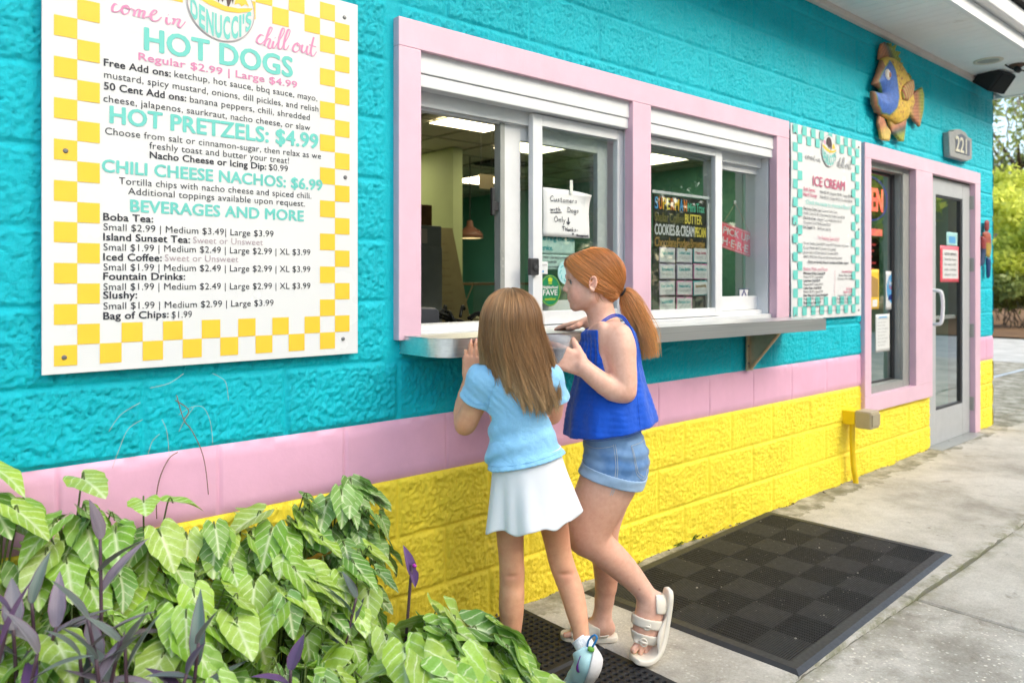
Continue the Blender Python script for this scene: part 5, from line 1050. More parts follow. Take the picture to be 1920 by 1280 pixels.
def sheet(name, xs, ys, m, zf, x_cut=None):
    X, Y = np.meshgrid(xs, ys, indexing='ij'); Z = zf(X, Y); n = len(ys); i, j = np.meshgrid(np.arange(len(xs)-1), np.arange(n-1), indexing='ij'); i, j = i.ravel(), j.ravel()
    o = npmesh(name, np.stack([X, Y, Z], -1).reshape(-1, 3), np.stack([i*n+j, (i+1)*n+j, (i+1)*n+j+1, i*n+j+1], 1), m, None, True); return tag(o, kind='structure')
JY, JX, JX2 = -.998, 3.2, 7.35
def walk_z(X, Y):
    d = np.minimum(np.where(np.abs(Y) < 50, np.abs(Y - JY - .004*np.sin(X*3)), 9), np.where(Y < JY + 5, np.abs(X - JX - .006*np.sin(Y*4)), 9)); d = np.minimum(d, np.abs(X - JX2)); d = np.where((X > 7.5), np.minimum(d, np.abs(Y - .06)), d)
    return slope(X) - .012*(1 - sstep(.004, .009, d)) + .0025*(fbm(X*1.7, Y*1.7, 1.0, 3)-.5)*2 - .02*sstep(.0, .03, Y - (-.012 + .012*np.sin(X*9) + .010*np.sin(X*23)))*(X < 7.45)
jl = [-.02, -.010, -.006, -.003, 0, .003, .006, .010, .02]
xs = np.unique(np.concatenate([np.linspace(-4, 1, 40), np.linspace(1, 4.2, 190), np.linspace(4.2, 8, 90), np.linspace(8, 13.5, 30), [JX + q for q in jl], [JX2 + q for q in jl]])); ys = np.unique(np.concatenate([np.linspace(-4.4, -1.3, 60), np.linspace(-1.3, .012, 130), [JY + q for q in jl]]))
sheet('sidewalk', xs, ys, CONC, walk_z)
xs = np.unique(np.concatenate([[7.452, 7.47], np.linspace(7.5, 13.5, 40)])); ys = np.unique(np.concatenate([np.linspace(.0125, 8.2, 50), [.06 + q for q in jl]])); sheet('side_path', xs, ys, CONC, walk_z)
ASPH = mat('pale_asphalt', (.46, .45, .43), .9, 0, .3, .25, 2, .4, 220, .004, ((.20, .19, .17), 5, .62)); tag(MB().box((-120, -160, -.6), (160, 160, -.012)).build('ground', mat('dry_soil', (.20, .16, .10), .95, 0, .2, .35, 3, .4, 60, .02)), kind='structure')
m = MB(); m.box((13.5, -40, -.3), (19.2, 30, .022)); m.box((-30, -13, -.3), (13.5, -4.4, .021)); tag(m.build('parking_lot', ASPH), kind='structure')
PAINTB = mat('blue_line_paint', (.46, .52, .58), .7, 0, .3, .2, 9); m = MB(); m.box((10.2, 1.04, .046), (13.4, 1.10, .047)); m.box((14, -9.5, .026), (18.5, -9.4, .027)); tag(m.build('blue_line', PAINTB), kind='structure')
m = MB()
for i in range(9): m.box((-6 + 2.7*i, -9.2, .025), (-5.9 + 2.7*i, -4.8, .026))
tag(m.build('parking_lines', mat('white_line_paint', (.62, .62, .60), .8, 0, .3, .2, 9)), kind='structure')
MUL = mat('mulch', (.20, .115, .06), .95, 0, .2, .5, 24, .8, 40, .03); xs = np.linspace(19.2, 60, 50); ys = np.linspace(-50, 60, 80); sheet('mulch_bed', xs, ys, MUL, lambda X, Y: .03 + .05*fbm(X*1.5, Y*1.5, 0.0, 3))
xs = np.linspace(-60, 45, 80); ys = np.linspace(-60, -13, 40); sheet('lawn_strip', xs, ys, mat('lawn_green', (.07, .12, .03), .95, 0, .2, .4, 8, .6, 60, .03), lambda X, Y: .028 + .06*fbm(X*1.2, Y*1.2, 0.0, 3))
# pebbles and leaf litter in the gap along the wall
g = np.random.default_rng(21); V = []; F = []; C = []
for i in range(900):
    x = g.uniform(1.3, 7.4); y = -.004 - abs(g.normal(0, .016)) + .012; r = g.uniform(.0018, .006) if g.random() < .93 else g.uniform(.006, .011); n = len(V); z = float(slope(x)) - .010 + r*.5 + g.uniform(0, .008)
    for a, b, c_ in ((1, 0, 0), (-1, 0, 0), (0, 1, 0), (0, -1, 0), (0, 0, 1), (0, 0, -1)): V.append((x + a*r*g.uniform(.7, 1.3), y + b*r*g.uniform(.7, 1.3), z + c_*r*g.uniform(.5, .9)))
    F += [(n+a, n+b, n+c_) for a, b, c_ in ((0, 2, 4), (2, 1, 4), (1, 3, 4), (3, 0, 4), (2, 0, 5), (1, 2, 5), (3, 1, 5), (0, 3, 5))]; q = g.random(); C += [((.05, .035, .02) if q < .62 else ((.30, .22, .15) if q < .9 else (.55, .48, .40)))]*6
k = N('grit'); a_ = k.n('Attribute', attribute_name='Col'); k.color(a_.outputs[0]); k.set(Roughness=.9); tag(npmesh('grit', np.array(V), np.array(F), k.m, None, True, np.array(C)), kind='stuff')
# scraps and dust on the mat
V = []; F = []
for i in range(240):
    x, y = g.uniform(2.38, 3.85), g.uniform(-.88, -.08); r = g.uniform(.0008, .0022) if g.random() < .95 else g.uniform(.003, .006); n = len(V); z = GZ + .0092
    for a, b, c_ in ((1, 0, 0), (-1, 0, 0), (0, 1, 0), (0, -1, 0), (0, 0, 1), (0, 0, -1)): V.append((x + a*r*1.2, y + b*r, z + c_*r*.6))
    F += [(n+a, n+b, n+c_) for a, b, c_ in ((0, 2, 4), (2, 1, 4), (1, 3, 4), (3, 0, 4), (2, 0, 5), (1, 2, 5), (3, 1, 5), (0, 3, 5))]
tag(npmesh('crumbs', np.array(V), np.array(F), mat('crumb_pale', (.40, .37, .33), .9), None), kind='stuff')
# ------------------------------------------------------------------ foliage
def leafmat(name, c1_, c2_, trans=.35):
    k = N(name); a_ = k.n('Attribute', attribute_name='Col'); q = k.mix(a_.outputs[2] if len(a_.outputs) > 3 else a_.outputs['Fac'], c1_, c2_); k.color(q); k.set(Roughness=.5); k.b.inputs['Specular IOR Level'].default_value = .4
    tl = k.n('BsdfTranslucent'); k.l(k.mix(.5, q, c2_), tl.inputs[0]); mx = k.n('MixShader', i0=trans); k.l(k.b, mx.inputs[1]); k.l(tl, mx.inputs[2]); k.l(mx, k.out.inputs[0]); return k.m
LEAVES = {'bright': leafmat('leaf_bright', (.48, .57, .07), (.76, .79, .18), .6), 'deep': leafmat('leaf_deep', (.05, .09, .03), (.16, .22, .07), .4), 'mid': leafmat('leaf_mid', (.12, .17, .04), (.32, .38, .11), .35), 'moss': leafmat('hanging_moss', (.16, .155, .12), (.30, .29, .23), .3)}
BARK = mat('bark', (.12, .10, .08), .9, 0, .2, .4, 9, .9, 30, .03)
def leaf_cloud(name, centers, radii, n, size, m_, parent, seed, droop=0.0, asp=.5):
    "leaf-sized faces scattered through clumps; each leaf a folded quad pair"
    g = np.random.default_rng(seed); w_ = np.array([r[0]*r[1]*r[2] for r in radii])**.6; ci = g.choice(len(centers), n, p=w_/w_.sum()); u = g.normal(0, 1, (n, 3)); u /= np.linalg.norm(u, axis=1)[:, None]; rad = g.random(n)**.42
    c = np.array(centers)[ci] + u*rad[:, None]*np.array(radii)[ci]; s_ = size*(.55 + .9*g.random(n)); a = g.normal(0, 1, (n, 3)); a[:, 2] -= droop*2; a /= np.linalg.norm(a, axis=1)[:, None]; b = np.cross(a, g.normal(0, 1, (n, 3))); b /= np.linalg.norm(b, axis=1)[:, None]; nn = np.cross(a, b)
    V = np.stack([c, c + a*(s_*.5)[:, None] + b*(s_*asp*.5)[:, None] + nn*(s_*.08)[:, None], c + a*s_[:, None], c + a*(s_*.5)[:, None] - b*(s_*asp*.5)[:, None] + nn*(s_*.08)[:, None]], 1).reshape(-1, 3); i = np.arange(n)*4
    v = g.random(n)*.6 + .4*g.random(len(centers))[ci]; return npmesh(name, V, np.stack([i, i+1, i+2, i+3], 1), m_, parent, False, np.repeat(np.stack([v, v, v], 1), 4, 0))
def tree(name, label, cat, base, height, spread, crown0, n, size, leaf, seed, group=None, moss=0, trunk=.18, lean=(0, 0), bush=False):
    g = np.random.default_rng(seed); b = np.array(base, float); t = thing(name, label, cat, tuple(b), group); q = MB(); cs = []; rs = []
    top = b + np.array([lean[0], lean[1], height*.62]); 
    if not bush:
        q.tube(spline([b - np.array([0, 0, .1]), b + np.array([lean[0]*.3, lean[1]*.3, height*.25]), top], 6), np.linspace(trunk, trunk*.45, 13), 9)
    nb = 6 if bush else 11
    for i in range(nb):
        a = i*2.4 + g.uniform(-.4, .4); h0 = crown0 + (height*.75-crown0)*g.random() if not bush else .05; s0 = b + (top-b)*min(1, h0/(height*.62)) if not bush else b + np.array([g.normal(0, spread*.15), g.normal(0, spread*.15), 0]); e = b + np.array([math.cos(a)*spread*g.uniform(.35, .85), math.sin(a)*spread*g.uniform(.35, .85), crown0 + (height-crown0)*g.uniform(.25, .92)])
        md = (s0 + e)/2 + np.array([0, 0, height*.05]); q.tube(spline([s0, md, e], 5), np.linspace(trunk*(.30 if not bush else .16), trunk*.06, 11), 6)
        for j in range(3): r = spread*g.uniform(.20, .36); cs.append(e + g.normal(0, 1, 3)*np.array([spread*.18, spread*.18, height*.05])); rs.append((r, r, r*g.uniform(.55, .8)))
    for j in range(5): r = spread*g.uniform(.25, .4); cs.append(b + np.array([g.normal(0, spread*.25) + lean[0], g.normal(0, spread*.25) + lean[1], crown0 + (height-crown0)*g.uniform(.35, .95)])); rs.append((r, r, r*.7))
    q.build('trunk' if not bush else 'stems', BARK, t, True); leaf_cloud('crown' if not bush else 'foliage', cs, rs, n, size, LEAVES[leaf], t, seed+1)
    if moss:
        P = []
        for i in range(moss):
            c = cs[g.integers(len(cs))] + g.normal(0, 1, 3)*np.array(rs[0])*.8; ln_ = g.uniform(.5, 1.9)*height*.12; z = np.linspace(0, 1, 7); P.append(np.stack([c[0] + .12*np.cumsum(g.normal(0, .5, 7)), c[1] + .12*np.cumsum(g.normal(0, .5, 7)), c[2] - z*ln_], 1))
        V, Q, sid, tp = strands(np.array(P), .035, .2); npmesh('hanging_moss', V, Q, LEAVES['moss'], t, True, np.tile(.6, (len(V), 3)))
    return t
def at_ground(x, Z): p = W(x, VY, Z); return (p[0], p[1], .03)
tree('bush', 'tall bright yellow green bush at the right edge just past the building corner', 'bush', at_ground(1893, 21.0), 3.6, 1.5, .3, 5200, .19, 'bright', 31, 'bushes past the parking lot', trunk=.10, bush=True)
tree('bush', 'bright bush cut off by the right edge of the photo', 'bush', at_ground(1960, 20.5), 4.3, 1.6, .3, 5200, .19, 'bright', 32, 'bushes past the parking lot', trunk=.10, bush=True)
tree('bush', 'low dark green bush under the bright ones at the right edge', 'bush', at_ground(1905, 20.2), 1.5, 1.35, .1, 3600, .15, 'mid', 33, 'bushes past the parking lot', trunk=.08, bush=True)
tree('bush', 'bright sapling behind the tall bush at the right edge', 'bush', at_ground(1872, 23.5), 4.6, 1.7, 1.0, 4200, .2, 'bright', 34, 'bushes past the parking lot', trunk=.08, bush=True)
tree('oak_tree', 'pale far oak draped with hanging moss above the bright bushes', 'tree', at_ground(1912, 34), 10.2, 4.2, 3.6, 7000, .26, 'mid', 35, 'oaks in the background', 160, .30)
tree('oak_tree', 'nearer oak with grey hanging moss beside the eave at the right edge', 'tree', at_ground(1990, 24), 12.5, 3.6, 6.0, 5200, .24, 'mid', 36, 'oaks in the background', 260, .26)
tree('oak_tree', 'oak whose mossy branch shows above the roof edge', 'tree', at_ground(2060, 17), 11.5, 3.4, 6.4, 4600, .22, 'mid', 37, 'oaks in the background', 260, .26)
tree('oak_tree', 'unseen oak added behind the shop to shade the side path', 'tree', (12.6, 6.2, .03), 10.5, 4.4, 5.2, 5200, .30, 'mid', 38, 'oaks in the background', 60, .28)  # this oak and the next are added out of view to shade the path
tree('oak_tree', 'second unseen oak added behind the shop to shade the far end of the path', 'tree', (16.5, 9.0, .03), 10.5, 4.2, 5.0, 4600, .30, 'mid', 39, 'oaks in the background', 60, .28)
# far house glimpsed between the bushes
hb = W(1890, VY, 44); t = thing('far_house', 'grey gabled house glimpsed behind the bushes at the right edge', 'house', (hb[0], hb[1], .03)); hx, hy = hb[0], hb[1]
HW_ = mat('siding_beige', (.36, .33, .28), .8, 0, .3, .1, 3); m = MB(); m.box((hx-4, hy-3, .03), (hx+6, hy+6, 3.4)); m.add([(hx-4, hy-3, 3.4), (hx-4, hy+6, 3.4), (hx-4, hy+1.5, 5.9), (hx+6, hy-3, 3.4), (hx+6, hy+6, 3.4), (hx+6, hy+1.5, 5.9)], [(0, 1, 2), (3, 5, 4)]); m.build('wall', HW_, t)
m = MB(); m.add([(hx-4.4, hy-3.5, 3.2), (hx+6.4, hy-3.5, 3.2), (hx+6.4, hy+1.5, 6.0), (hx-4.4, hy+1.5, 6.0), (hx+6.4, hy+6.5, 3.2), (hx-4.4, hy+6.5, 3.2)], [(0, 1, 2, 3), (3, 2, 4, 5)]); m.build('roof', ROOF, t)
for y in (-1.6, 1.2, 4.0): o = MB().box((hx-4.05, hy+y, 1.2), (hx-3.99, hy+y+1.0, 2.6)).build('window', mat('white_trim', (.70, .70, .68), .6), t); MB().box((hx-4.08, hy+y+.08, 1.28), (hx-4.055, hy+y+.92, 2.52)).build('pane', mat('dark_pane', (.03, .035, .04), .15), o)
# the row of trees across the lot, seen mirrored in the glass
for i, (x, y, h_, sp_, kind, lb) in enumerate([(7.5, -9.5, 9.5, 4.2, 'mid', 'broad oak across the lot mirrored in the second window'), (12.5, -11, 11, 4.6, 'deep', 'dark oak across the lot mirrored in the second window'), (19, -10.5, 9.5, 4.2, 'mid', 'oak across the lot mirrored in the tall window'), (26, -10, 8.5, 3.6, 'bright', 'bright tree across the lot mirrored in the door glass'), (2, -12, 11, 5.0, 'deep', 'dark oak across the lot mirrored in the first window'), (34, -13, 11.5, 5.0, 'deep', 'farthest dark oak across the lot'), (15, -16, 13, 5.5, 'mid', 'tall oak standing behind the mirrored oaks')]):
    tree('oak_tree', lb, 'tree', (x, y, .03), h_*.74, sp_*.9, 1.3, 8000, .36, kind, 50+i, 'trees across the lot', 70, .30)
for i, x in enumerate(range(-8, 44, 4)):  # added hedge: covers the bright horizon so the glass mirrors something dark
    tree('added_hedge_bush', 'dark hedge bush %s in the row added across the lot for dark reflections' % ['far left', 'left', 'wide', 'ragged', 'tall', 'round', 'dense', 'loose', 'leaning', 'thick', 'right', 'far right', 'last'][i], 'bush', (x + .7*math.sin(i*2.1), -13.4 + .5*math.cos(i*1.7), .03), 3.2 + .7*math.sin(i*1.3), 2.9, .1, 2600, .34, 'deep' if i % 3 else 'mid', 90+i, 'added hedge across the lot', trunk=.12, bush=True)
t = thing('mirrored_house', 'pale gabled house across the lot mirrored in the door glass', 'house', (33, -6.5, .03)); m = MB(); m.box((30, -9.5, .03), (40, -4, 3.2)); m.add([(30, -9.5, 3.2), (30, -4, 3.2), (30, -6.75, 5.4)], [(0, 1, 2)]); m.build('wall', HW_, t); m = MB(); m.add([(29.6, -10.0, 3.0), (40.4, -10.0, 3.0), (40.4, -6.75, 5.6), (29.6, -6.75, 5.6), (40.4, -3.5, 3.0), (29.6, -3.5, 3.0)], [(0, 1, 2, 3), (3, 2, 4, 5)]); m.build('roof', ROOF, t)
o = MB().box((29.9, -7.6, 1.1), (29.99, -6.2, 2.4)).build('window', MATS['white_trim'], t); MB().box((29.86, -7.5, 1.2), (29.895, -6.3, 2.3)).build('pane', MATS['dark_pane'], o)
tree('bush', 'dark shrub outside the rear window of the shop', 'bush', (7.0, 10.5, .03), 3.4, 2.2, .3, 3000, .2, 'mid', 71, None, trunk=.1, bush=True)
# ================================================================== arrowhead plants, purple heart, dry vines
k = N('arrowhead_leaf'); a_ = k.n('Attribute', attribute_name='Col'); uv = k.n('UVMap', uv_map='UVMap'); sx = k.n('SeparateXYZ'); k.l(uv, sx.inputs[0])
x_ = k.math('ABSOLUTE', k.math('SUBTRACT', sx.outputs[0], .5)); y_ = sx.outputs[1]; nz_ = k.noise(38, 3, .6)
wob = k.math('MULTIPLY', k.math('SUBTRACT', nz_, .5), .10)
mid = k.math('SUBTRACT', 1.0, k.math('SMOOTH_MIN', 1.0, k.math('MULTIPLY', x_, 34), .3))
ph = k.math('FRACT', k.math('MULTIPLY', k.math('ADD', k.math('SUBTRACT', y_, k.math('MULTIPLY_ADD', k.math('MULTIPLY', x_, x_), 1.1, k.math('MULTIPLY', x_, 1.25))), wob), 5.6)); dv = k.math('ABSOLUTE', k.math('SUBTRACT', ph, .5))
lat = k.ramp(k.math('SUBTRACT', .5, dv), (.405, 0.0), (.48, 1.0)); halo = k.ramp(k.math('SUBTRACT', .5, dv), (.05, 0.0), (.48, 1.0)); edge = k.ramp(x_, (.02, 1.0), (.26, .05))
fine = k.ramp(k.noise(150, 3, .6), (.42, 0.0), (.60, 1.0))
vein = k.math('MAXIMUM', k.math('MAXIMUM', mid, 0.0), k.math('MULTIPLY', lat, k.ramp(x_, (.10, .80), (.34, 0.0)))); patch = k.math('MULTIPLY', k.math('MULTIPLY', k.math('MULTIPLY_ADD', halo, .45, .30), edge), k.math('ADD', .45, k.math('MULTIPLY', fine, .55)))
hs = k.n('HueSaturation', i_Value=1.8, i_Saturation=.6); k.l(a_.outputs[0], hs.inputs['Color'])
c = k.mix(k.math('MULTIPLY', patch, a_.outputs['Alpha']), a_.outputs[0], hs.outputs[0]); c = k.mix(k.math('MULTIPLY', k.math('MINIMUM', vein, 1.0), .85), c, (.74, .80, .52))
c = k.mix(k.ramp(k.noise(22, 4, .6), (.35, .0), (.7, .22)), c, (.10, .16, .02)); k.color(c); k.set(Roughness=.36); k.b.inputs['Specular IOR Level'].default_value = .45
k.bump(k.math('ADD', k.math('MULTIPLY', vein, -1.0), k.math('MULTIPLY', nz_, .5)), .35, .003)
tl = k.n('BsdfTranslucent'); k.l(c, tl.inputs[0]); mx = k.n('MixShader', i0=.22); k.l(k.b, mx.inputs[1]); k.l(tl, mx.inputs[2]); k.l(mx, k.out.inputs[0]); ARROW = k.m
k = N('purple_heart_leaf'); a_ = k.n('Attribute', attribute_name='Col'); uv = k.n('UVMap', uv_map='UVMap'); sx = k.n('SeparateXYZ'); k.l(uv, sx.inputs[0]); x_ = k.math('ABSOLUTE', k.math('SUBTRACT', sx.outputs[0], .5))
mp = k.n('Mapping'); k.l(uv, mp.inputs[0]); mp.inputs['Scale'].default_value = (26, 1.4, 1); stri = k.ramp(k.noise(1.0, 3, .6, mp.outputs[0]), (.35, .82), (.65, 1.12)); c = k.mix(1.0, a_.outputs[0], stri, 'MULTIPLY')
c = k.mix(k.ramp(x_, (.40, 0.0), (.49, .7)), c, (.12, .02, .075)); k.color(c); k.set(Roughness=.5, Sheen_Weight=.2); k.bump(k.noise(60, 4, .6), .2, .003); PURP = k.m
EX_ = np.array([ST, -CT, 0.0]); ED_ = np.array([CT, ST, 0.0])
k = N('weed_leaf'); a_ = k.n('Attribute', attribute_name='Col'); k.color(a_.outputs[0]); k.set(Roughness=.5); ARROW_W = k.m
STEM = mat('green_stem', (.10, .14, .03), .5); PSTEM = mat('purple_stem', (.07, .035, .05), .5)
TH_ = np.radians([0, 14, 30, 50, 70, 90, 110, 128, 142, 152, 160, 168, 180]); RO_ = np.array([1.0, .80, .61, .515, .475, .455, .455, .475, .50, .505, .46, .30, .07])
def arrow_leaf(A, fwd, up, L, wid, col, amt, fold, droop, g):
    "one arrowhead leaf; A=petiole joint, fwd towards the tip; returns verts, quads, uv, colour"
    fwd = uvec_3(fwd); up = uvec_3(up - fwd*np.dot(up, fwd)); sd = np.cross(fwd, up); na, nr = 49, 7; th = np.linspace(-np.pi, np.pi, na); ro = np.interp(np.abs(th), TH_, RO_)*(1 + .03*np.sin(9*th + g.uniform(0, 6)))
    rr = np.linspace(0, 1, nr)[:, None]; x = rr*ro*np.sin(th)*wid; y = rr*ro*np.cos(th); w1, w2 = g.uniform(0, 6), g.uniform(0, 6)
    z = fold*np.abs(x) - droop*(np.maximum(y, 0)**2) - .22*droop*np.maximum(-y, 0) - .35*fold*x*x*2 + .022*np.sin(7*y + w1)*np.abs(x)*3 + .02*np.sin(5*th + w2)*rr**2; x = x*(1 - .10*fold)
    V = A + L*(x[..., None]*sd + y[..., None]*fwd + z[..., None]*up); i = np.arange(nr*na).reshape(nr, na); Q = np.stack([i[:-1, :-1], i[1:, :-1], i[1:, 1:], i[:-1, 1:]], -1).reshape(-1, 4)
    uvv = np.stack([x/wid*.5 + .5 + 0*y, (y + .5)/1.5], -1).reshape(-1, 2); return V.reshape(-1, 3), Q, uvv, np.tile(np.append(col, amt), (nr*na, 1))
def colmesh(name, parts, m_, parent):
    o_ = np.cumsum([0] + [len(p[0]) for p in parts]); V = np.concatenate([p[0] for p in parts]); Q = np.concatenate([p[1] + o for p, o in zip(parts, o_)]); uvv = np.concatenate([p[2] for p in parts]); C = np.concatenate([p[3] for p in parts])
    o = npmesh(name, V, Q, m_, parent, True, C, uvv); a = np.ones((len(V), 4), np.float32); a[:, :C.shape[1]] = C; o.data.color_attributes['Col'].data.foreach_set('color', a.ravel()); return o
GREENS = [(.23, .42, .018), (.29, .47, .02), (.17, .35, .018), (.32, .48, .03), (.11, .26, .025), (.34, .49, .06), (.24, .44, .02)]
def arrowhead(label, base, top, n, L, spread, seed, tone=None, extra=None, face=-90, group='arrowhead plants in the bed'):
    g = np.random.default_rng(seed); b = np.array([base[0], base[1], .025]); n = int(n*2.5); t = thing('arrowhead_plant', label, 'plant', tuple(b), group); parts = []; q = MB()
    items = []
    for i in range(n):
        f = (i + .5)/n; az = R(face + g.normal(0, 62)); h = top*(.42 + .58*f**.7)*g.uniform(.90, 1.05); r = spread*(.25 + .95*math.sqrt(g.random()))*(1.15 - .55*f); items.append((az, h, r, g.uniform(16, 60), L*g.uniform(.72, 1.12), None))
    for e in extra or []: items.append(e)
    for az, h, r, tilt, l, cc in items:
        o = np.array([math.cos(az), math.sin(az), 0]); P = b + o*r + np.array([0, 0, h]); P[1] = min(P[1], -.035 - .03*g.random()); az2 = az + g.normal(0, .45); o2 = np.array([math.cos(az2), math.sin(az2), 0]); 
        if P[1] > -.10 and o2[1] > -.1: o2[1] = -abs(o2[1]) - .1; o2 = uvec_3(o2)
        tl_ = R(tilt); fw = o2*math.cos(tl_) - EZ_*math.sin(tl_); up = o2*math.sin(tl_) + EZ_*math.cos(tl_); up = up + g.normal(0, .16, 3)
        c = np.array(cc if cc is not None else GREENS[g.integers(len(GREENS))])*g.uniform(.85, 1.12) if tone is None or cc is not None else np.array(tone)*g.uniform(.8, 1.2)
        parts.append(arrow_leaf(P, fw, up, l*.64, g.uniform(.92, 1.15), c, 0.0 if cc is not None else g.uniform(.6, 1.0), g.uniform(.12, .42), g.uniform(.06, .34), g))
        s0 = b + np.array([g.normal(0, .025), g.normal(0, .018), 0]); s0[1] = min(s0[1], -.03); md = (s0 + P)/2 + np.array([0, 0, h*.14]) - o*r*.18; q.tube(spline([s0, md, P - fw*.014 - up*.006, P - up*.0025], 5), np.linspace(.0034, .0017, 16), 5)
    colmesh('foliage', parts, ARROW, t); q.build('stems', STEM, t, True); return t
EZ_ = np.array([0, 0, 1.0])
AP = [  # label, base, height, leaves, leaf length, spread, seed
 ('tall arrowhead plant at the left edge whose top leaves reach the teal wall', (.24, -.10), .80, 15, .150, .13, 101), ('arrowhead plant beside the leftmost one with a leaf lying over the pink band', (.42, -.12), .70, 16, .150, .14, 102),
 ('arrowhead plant with two small flat leaves rising against the pink band', (.60, -.10), .63, 16, .145, .14, 103), ('arrowhead plant under the dried vine stems on the wall', (.78, -.12), .60, 17, .145, .15, 104), ('arrowhead plant with wide leaves left of the bushy corner one', (.95, -.11), .62, 18, .145, .15, 105),
 ('bushy dark arrowhead plant at the right end of the wall bed beside the yellow blocks', (1.14, -.12), .645, 24, .128, .13, 106),
 ('arrowhead plant in the second row behind the purple leaves at the left', (.36, -.34), .54, 15, .145, .15, 107), ('arrowhead plant in the middle of the bed with long drooping leaves', (.60, -.34), .53, 17, .150, .16, 108), ('arrowhead plant with the palest veins in the middle of the bed', (.82, -.34), .52, 18, .148, .16, 109), ('arrowhead plant left of the single orange leaf', (1.02, -.34), .50, 18, .135, .14, 110),
 ('arrowhead plant near the bottom edge right of the purple clump', (.58, -.58), .40, 15, .135, .16, 111), ('arrowhead plant at the bottom edge below the middle of the bed', (.78, -.58), .37, 16, .13, .15, 112),
 ('arrowhead plant in the lower left corner behind the purple shoots', (.40, -.52), .40, 14, .14, .14, 117), ('arrowhead plant at the left frame edge under the tall one', (.18, -.30), .55, 14, .145, .13, 118), ('arrowhead plant at the bottom edge between the violet shoots', (.62, -.76), .27, 14, .13, .14, 119),
 ('large leaved arrowhead plant forming the mound right of the gap', (1.06, -.62), .40, 22, .205, .20, 113), ('large leaved arrowhead plant at the front of the right mound', (.97, -.80), .36, 18, .21, .18, 114), ('arrowhead plant at the right end of the mound reaching the leg of the smaller girl', (1.20, -.66), .35, 16, .195, .15, 115), ('low arrowhead plant in front of the left sneaker', (1.26, -.83), .26, 12, .185, .11, 116)]
for i, (lb, bs, tp, n, Ll, sp_, sd_) in enumerate(AP):
    ex = None; tone = None
    if sd_ == 106: tone = (.17, .33, .055)
    if sd_ == 110: p = WP(600, 1045, -.26); ex = [(math.atan2(p[1]+.34, p[0]-1.02), p[2]-.025, math.hypot(p[1]+.34, p[0]-1.02), 35, .115, (.72, .30, .012))]
    if sd_ == 103: ex = [(R(-120), .70, .06, 5, .12, None), (R(-55), .69, .07, 8, .12, None)]
    if sd_ == 102: ex = [(R(-75), .785, .05, 12, .15, None)]
    if sd_ == 101: ex = [(R(-30), .83, .02, 20, .15, None), (R(-110), .80, .09, 40, .16, None)]
    arrowhead(lb, bs, tp, n, Ll, sp_, sd_, tone, ex, -82 if sd_ < 113 else -75)
def lance_leaf(A, fwd, up, L, w_, col, fold, droop):
    fwd = uvec_3(fwd); up = uvec_3(up - fwd*np.dot(up, fwd)); sd = np.cross(fwd, up); ny, nx = 15, 7; v = np.linspace(0, 1, ny)[:, None]; u = np.linspace(-1, 1, nx)[None, :]; hw = w_*np.interp(v, [0, .08, .3, .6, .85, 1], [.35, .68, 1, .80, .36, .01])
    x = u*hw; y = v*L; z = fold*np.abs(x) - droop*L*v**2 + 0*x; V = A + x[..., None]*sd + y[..., None]*fwd*1 + z[..., None]*up; i = np.arange(ny*nx).reshape(ny, nx); Q = np.stack([i[:-1, :-1], i[:-1, 1:], i[1:, 1:], i[1:, :-1]], -1).reshape(-1, 4)
    return V.reshape(-1, 3), Q, np.stack([(u*.5+.5) + 0*v, v + 0*u], -1).reshape(-1, 2), np.tile(np.append(col, 1), (ny*nx, 1))
PC = [(.130, .118, .135), (.115, .150, .120), (.150, .115, .150), (.100, .125, .105), (.17, .135, .17)]
def purple(label, tops, seed, L=.135, cols=None, flower=None, nl=8):
    g = np.random.default_rng(seed); tp0 = np.array(tops[0]); b = np.array([tp0[0], min(-.06, tp0[1] + .03), .025]); t = thing('purple_heart_plant', label, 'plant', tuple(b), 'purple heart plants in the bed'); parts = []; q = MB()
    for tp in tops:
        tp = np.array(tp); s0 = b + np.array([g.normal(0, .03), g.normal(0, .02), 0]); pts = spline([s0, (s0+tp)/2 + np.array([g.normal(0, .02), g.normal(0, .02), .02]), tp], 7); q.tube(pts, np.linspace(.0055, .0035, len(pts)), 7)
        for j in range(nl):
            f = 1 - .075*j; A = pts[int(f*(len(pts)-1))] if f > .3 else pts[4]; az = (j*2.5 + g.uniform(-.5, .5) + seed) % 6.283; dz_ = (az - 4.2 + 3.1416) % 6.283 - 3.1416; az = az + (.9 if dz_ > 0 else -.9) if abs(dz_) < .75 else az; el = R(62 - 13*j + g.normal(0, 9)); o = np.array([math.cos(az), math.sin(az), 0]); fw = o*math.cos(el) + EZ_*math.sin(el); up = EZ_*math.cos(el) - o*math.sin(el)
            cc = np.array((cols or PC)[g.integers(len(cols or PC))])*g.uniform(.8, 1.25); parts.append(lance_leaf(A, fw, up, L*g.uniform(.75, 1.1)*(1.0 if j else .75), .0170*g.uniform(.85, 1.2), cc, g.uniform(.15, .5), g.uniform(.0, .35)))
        if flower:
            fl_ = MB(); c0 = tp + EZ_*.02
            for a in range(3): d = np.array([math.cos(a*2.1), math.sin(a*2.1), .4]); fl_.tube([c0, c0 + d*.010, c0 + d*.019], [.002, .007, .003], 6)
            fl_.build('flower', mat('magenta_petal', (.42, .03, .36), .5), t, True)
    colmesh('foliage', parts, PURP, t); q.build('stems', PSTEM, t, True)
purple('big purple leaved plant at the left edge of the bed', [W(60, 1130, 1.60), W(105, 1175, 1.55), W(25, 1180, 1.52)], 1, .15); purple('tall grey purple plant standing above the arrowhead leaves near the left', [W(188, 1010, 1.70)], 2, .145, nl=7)
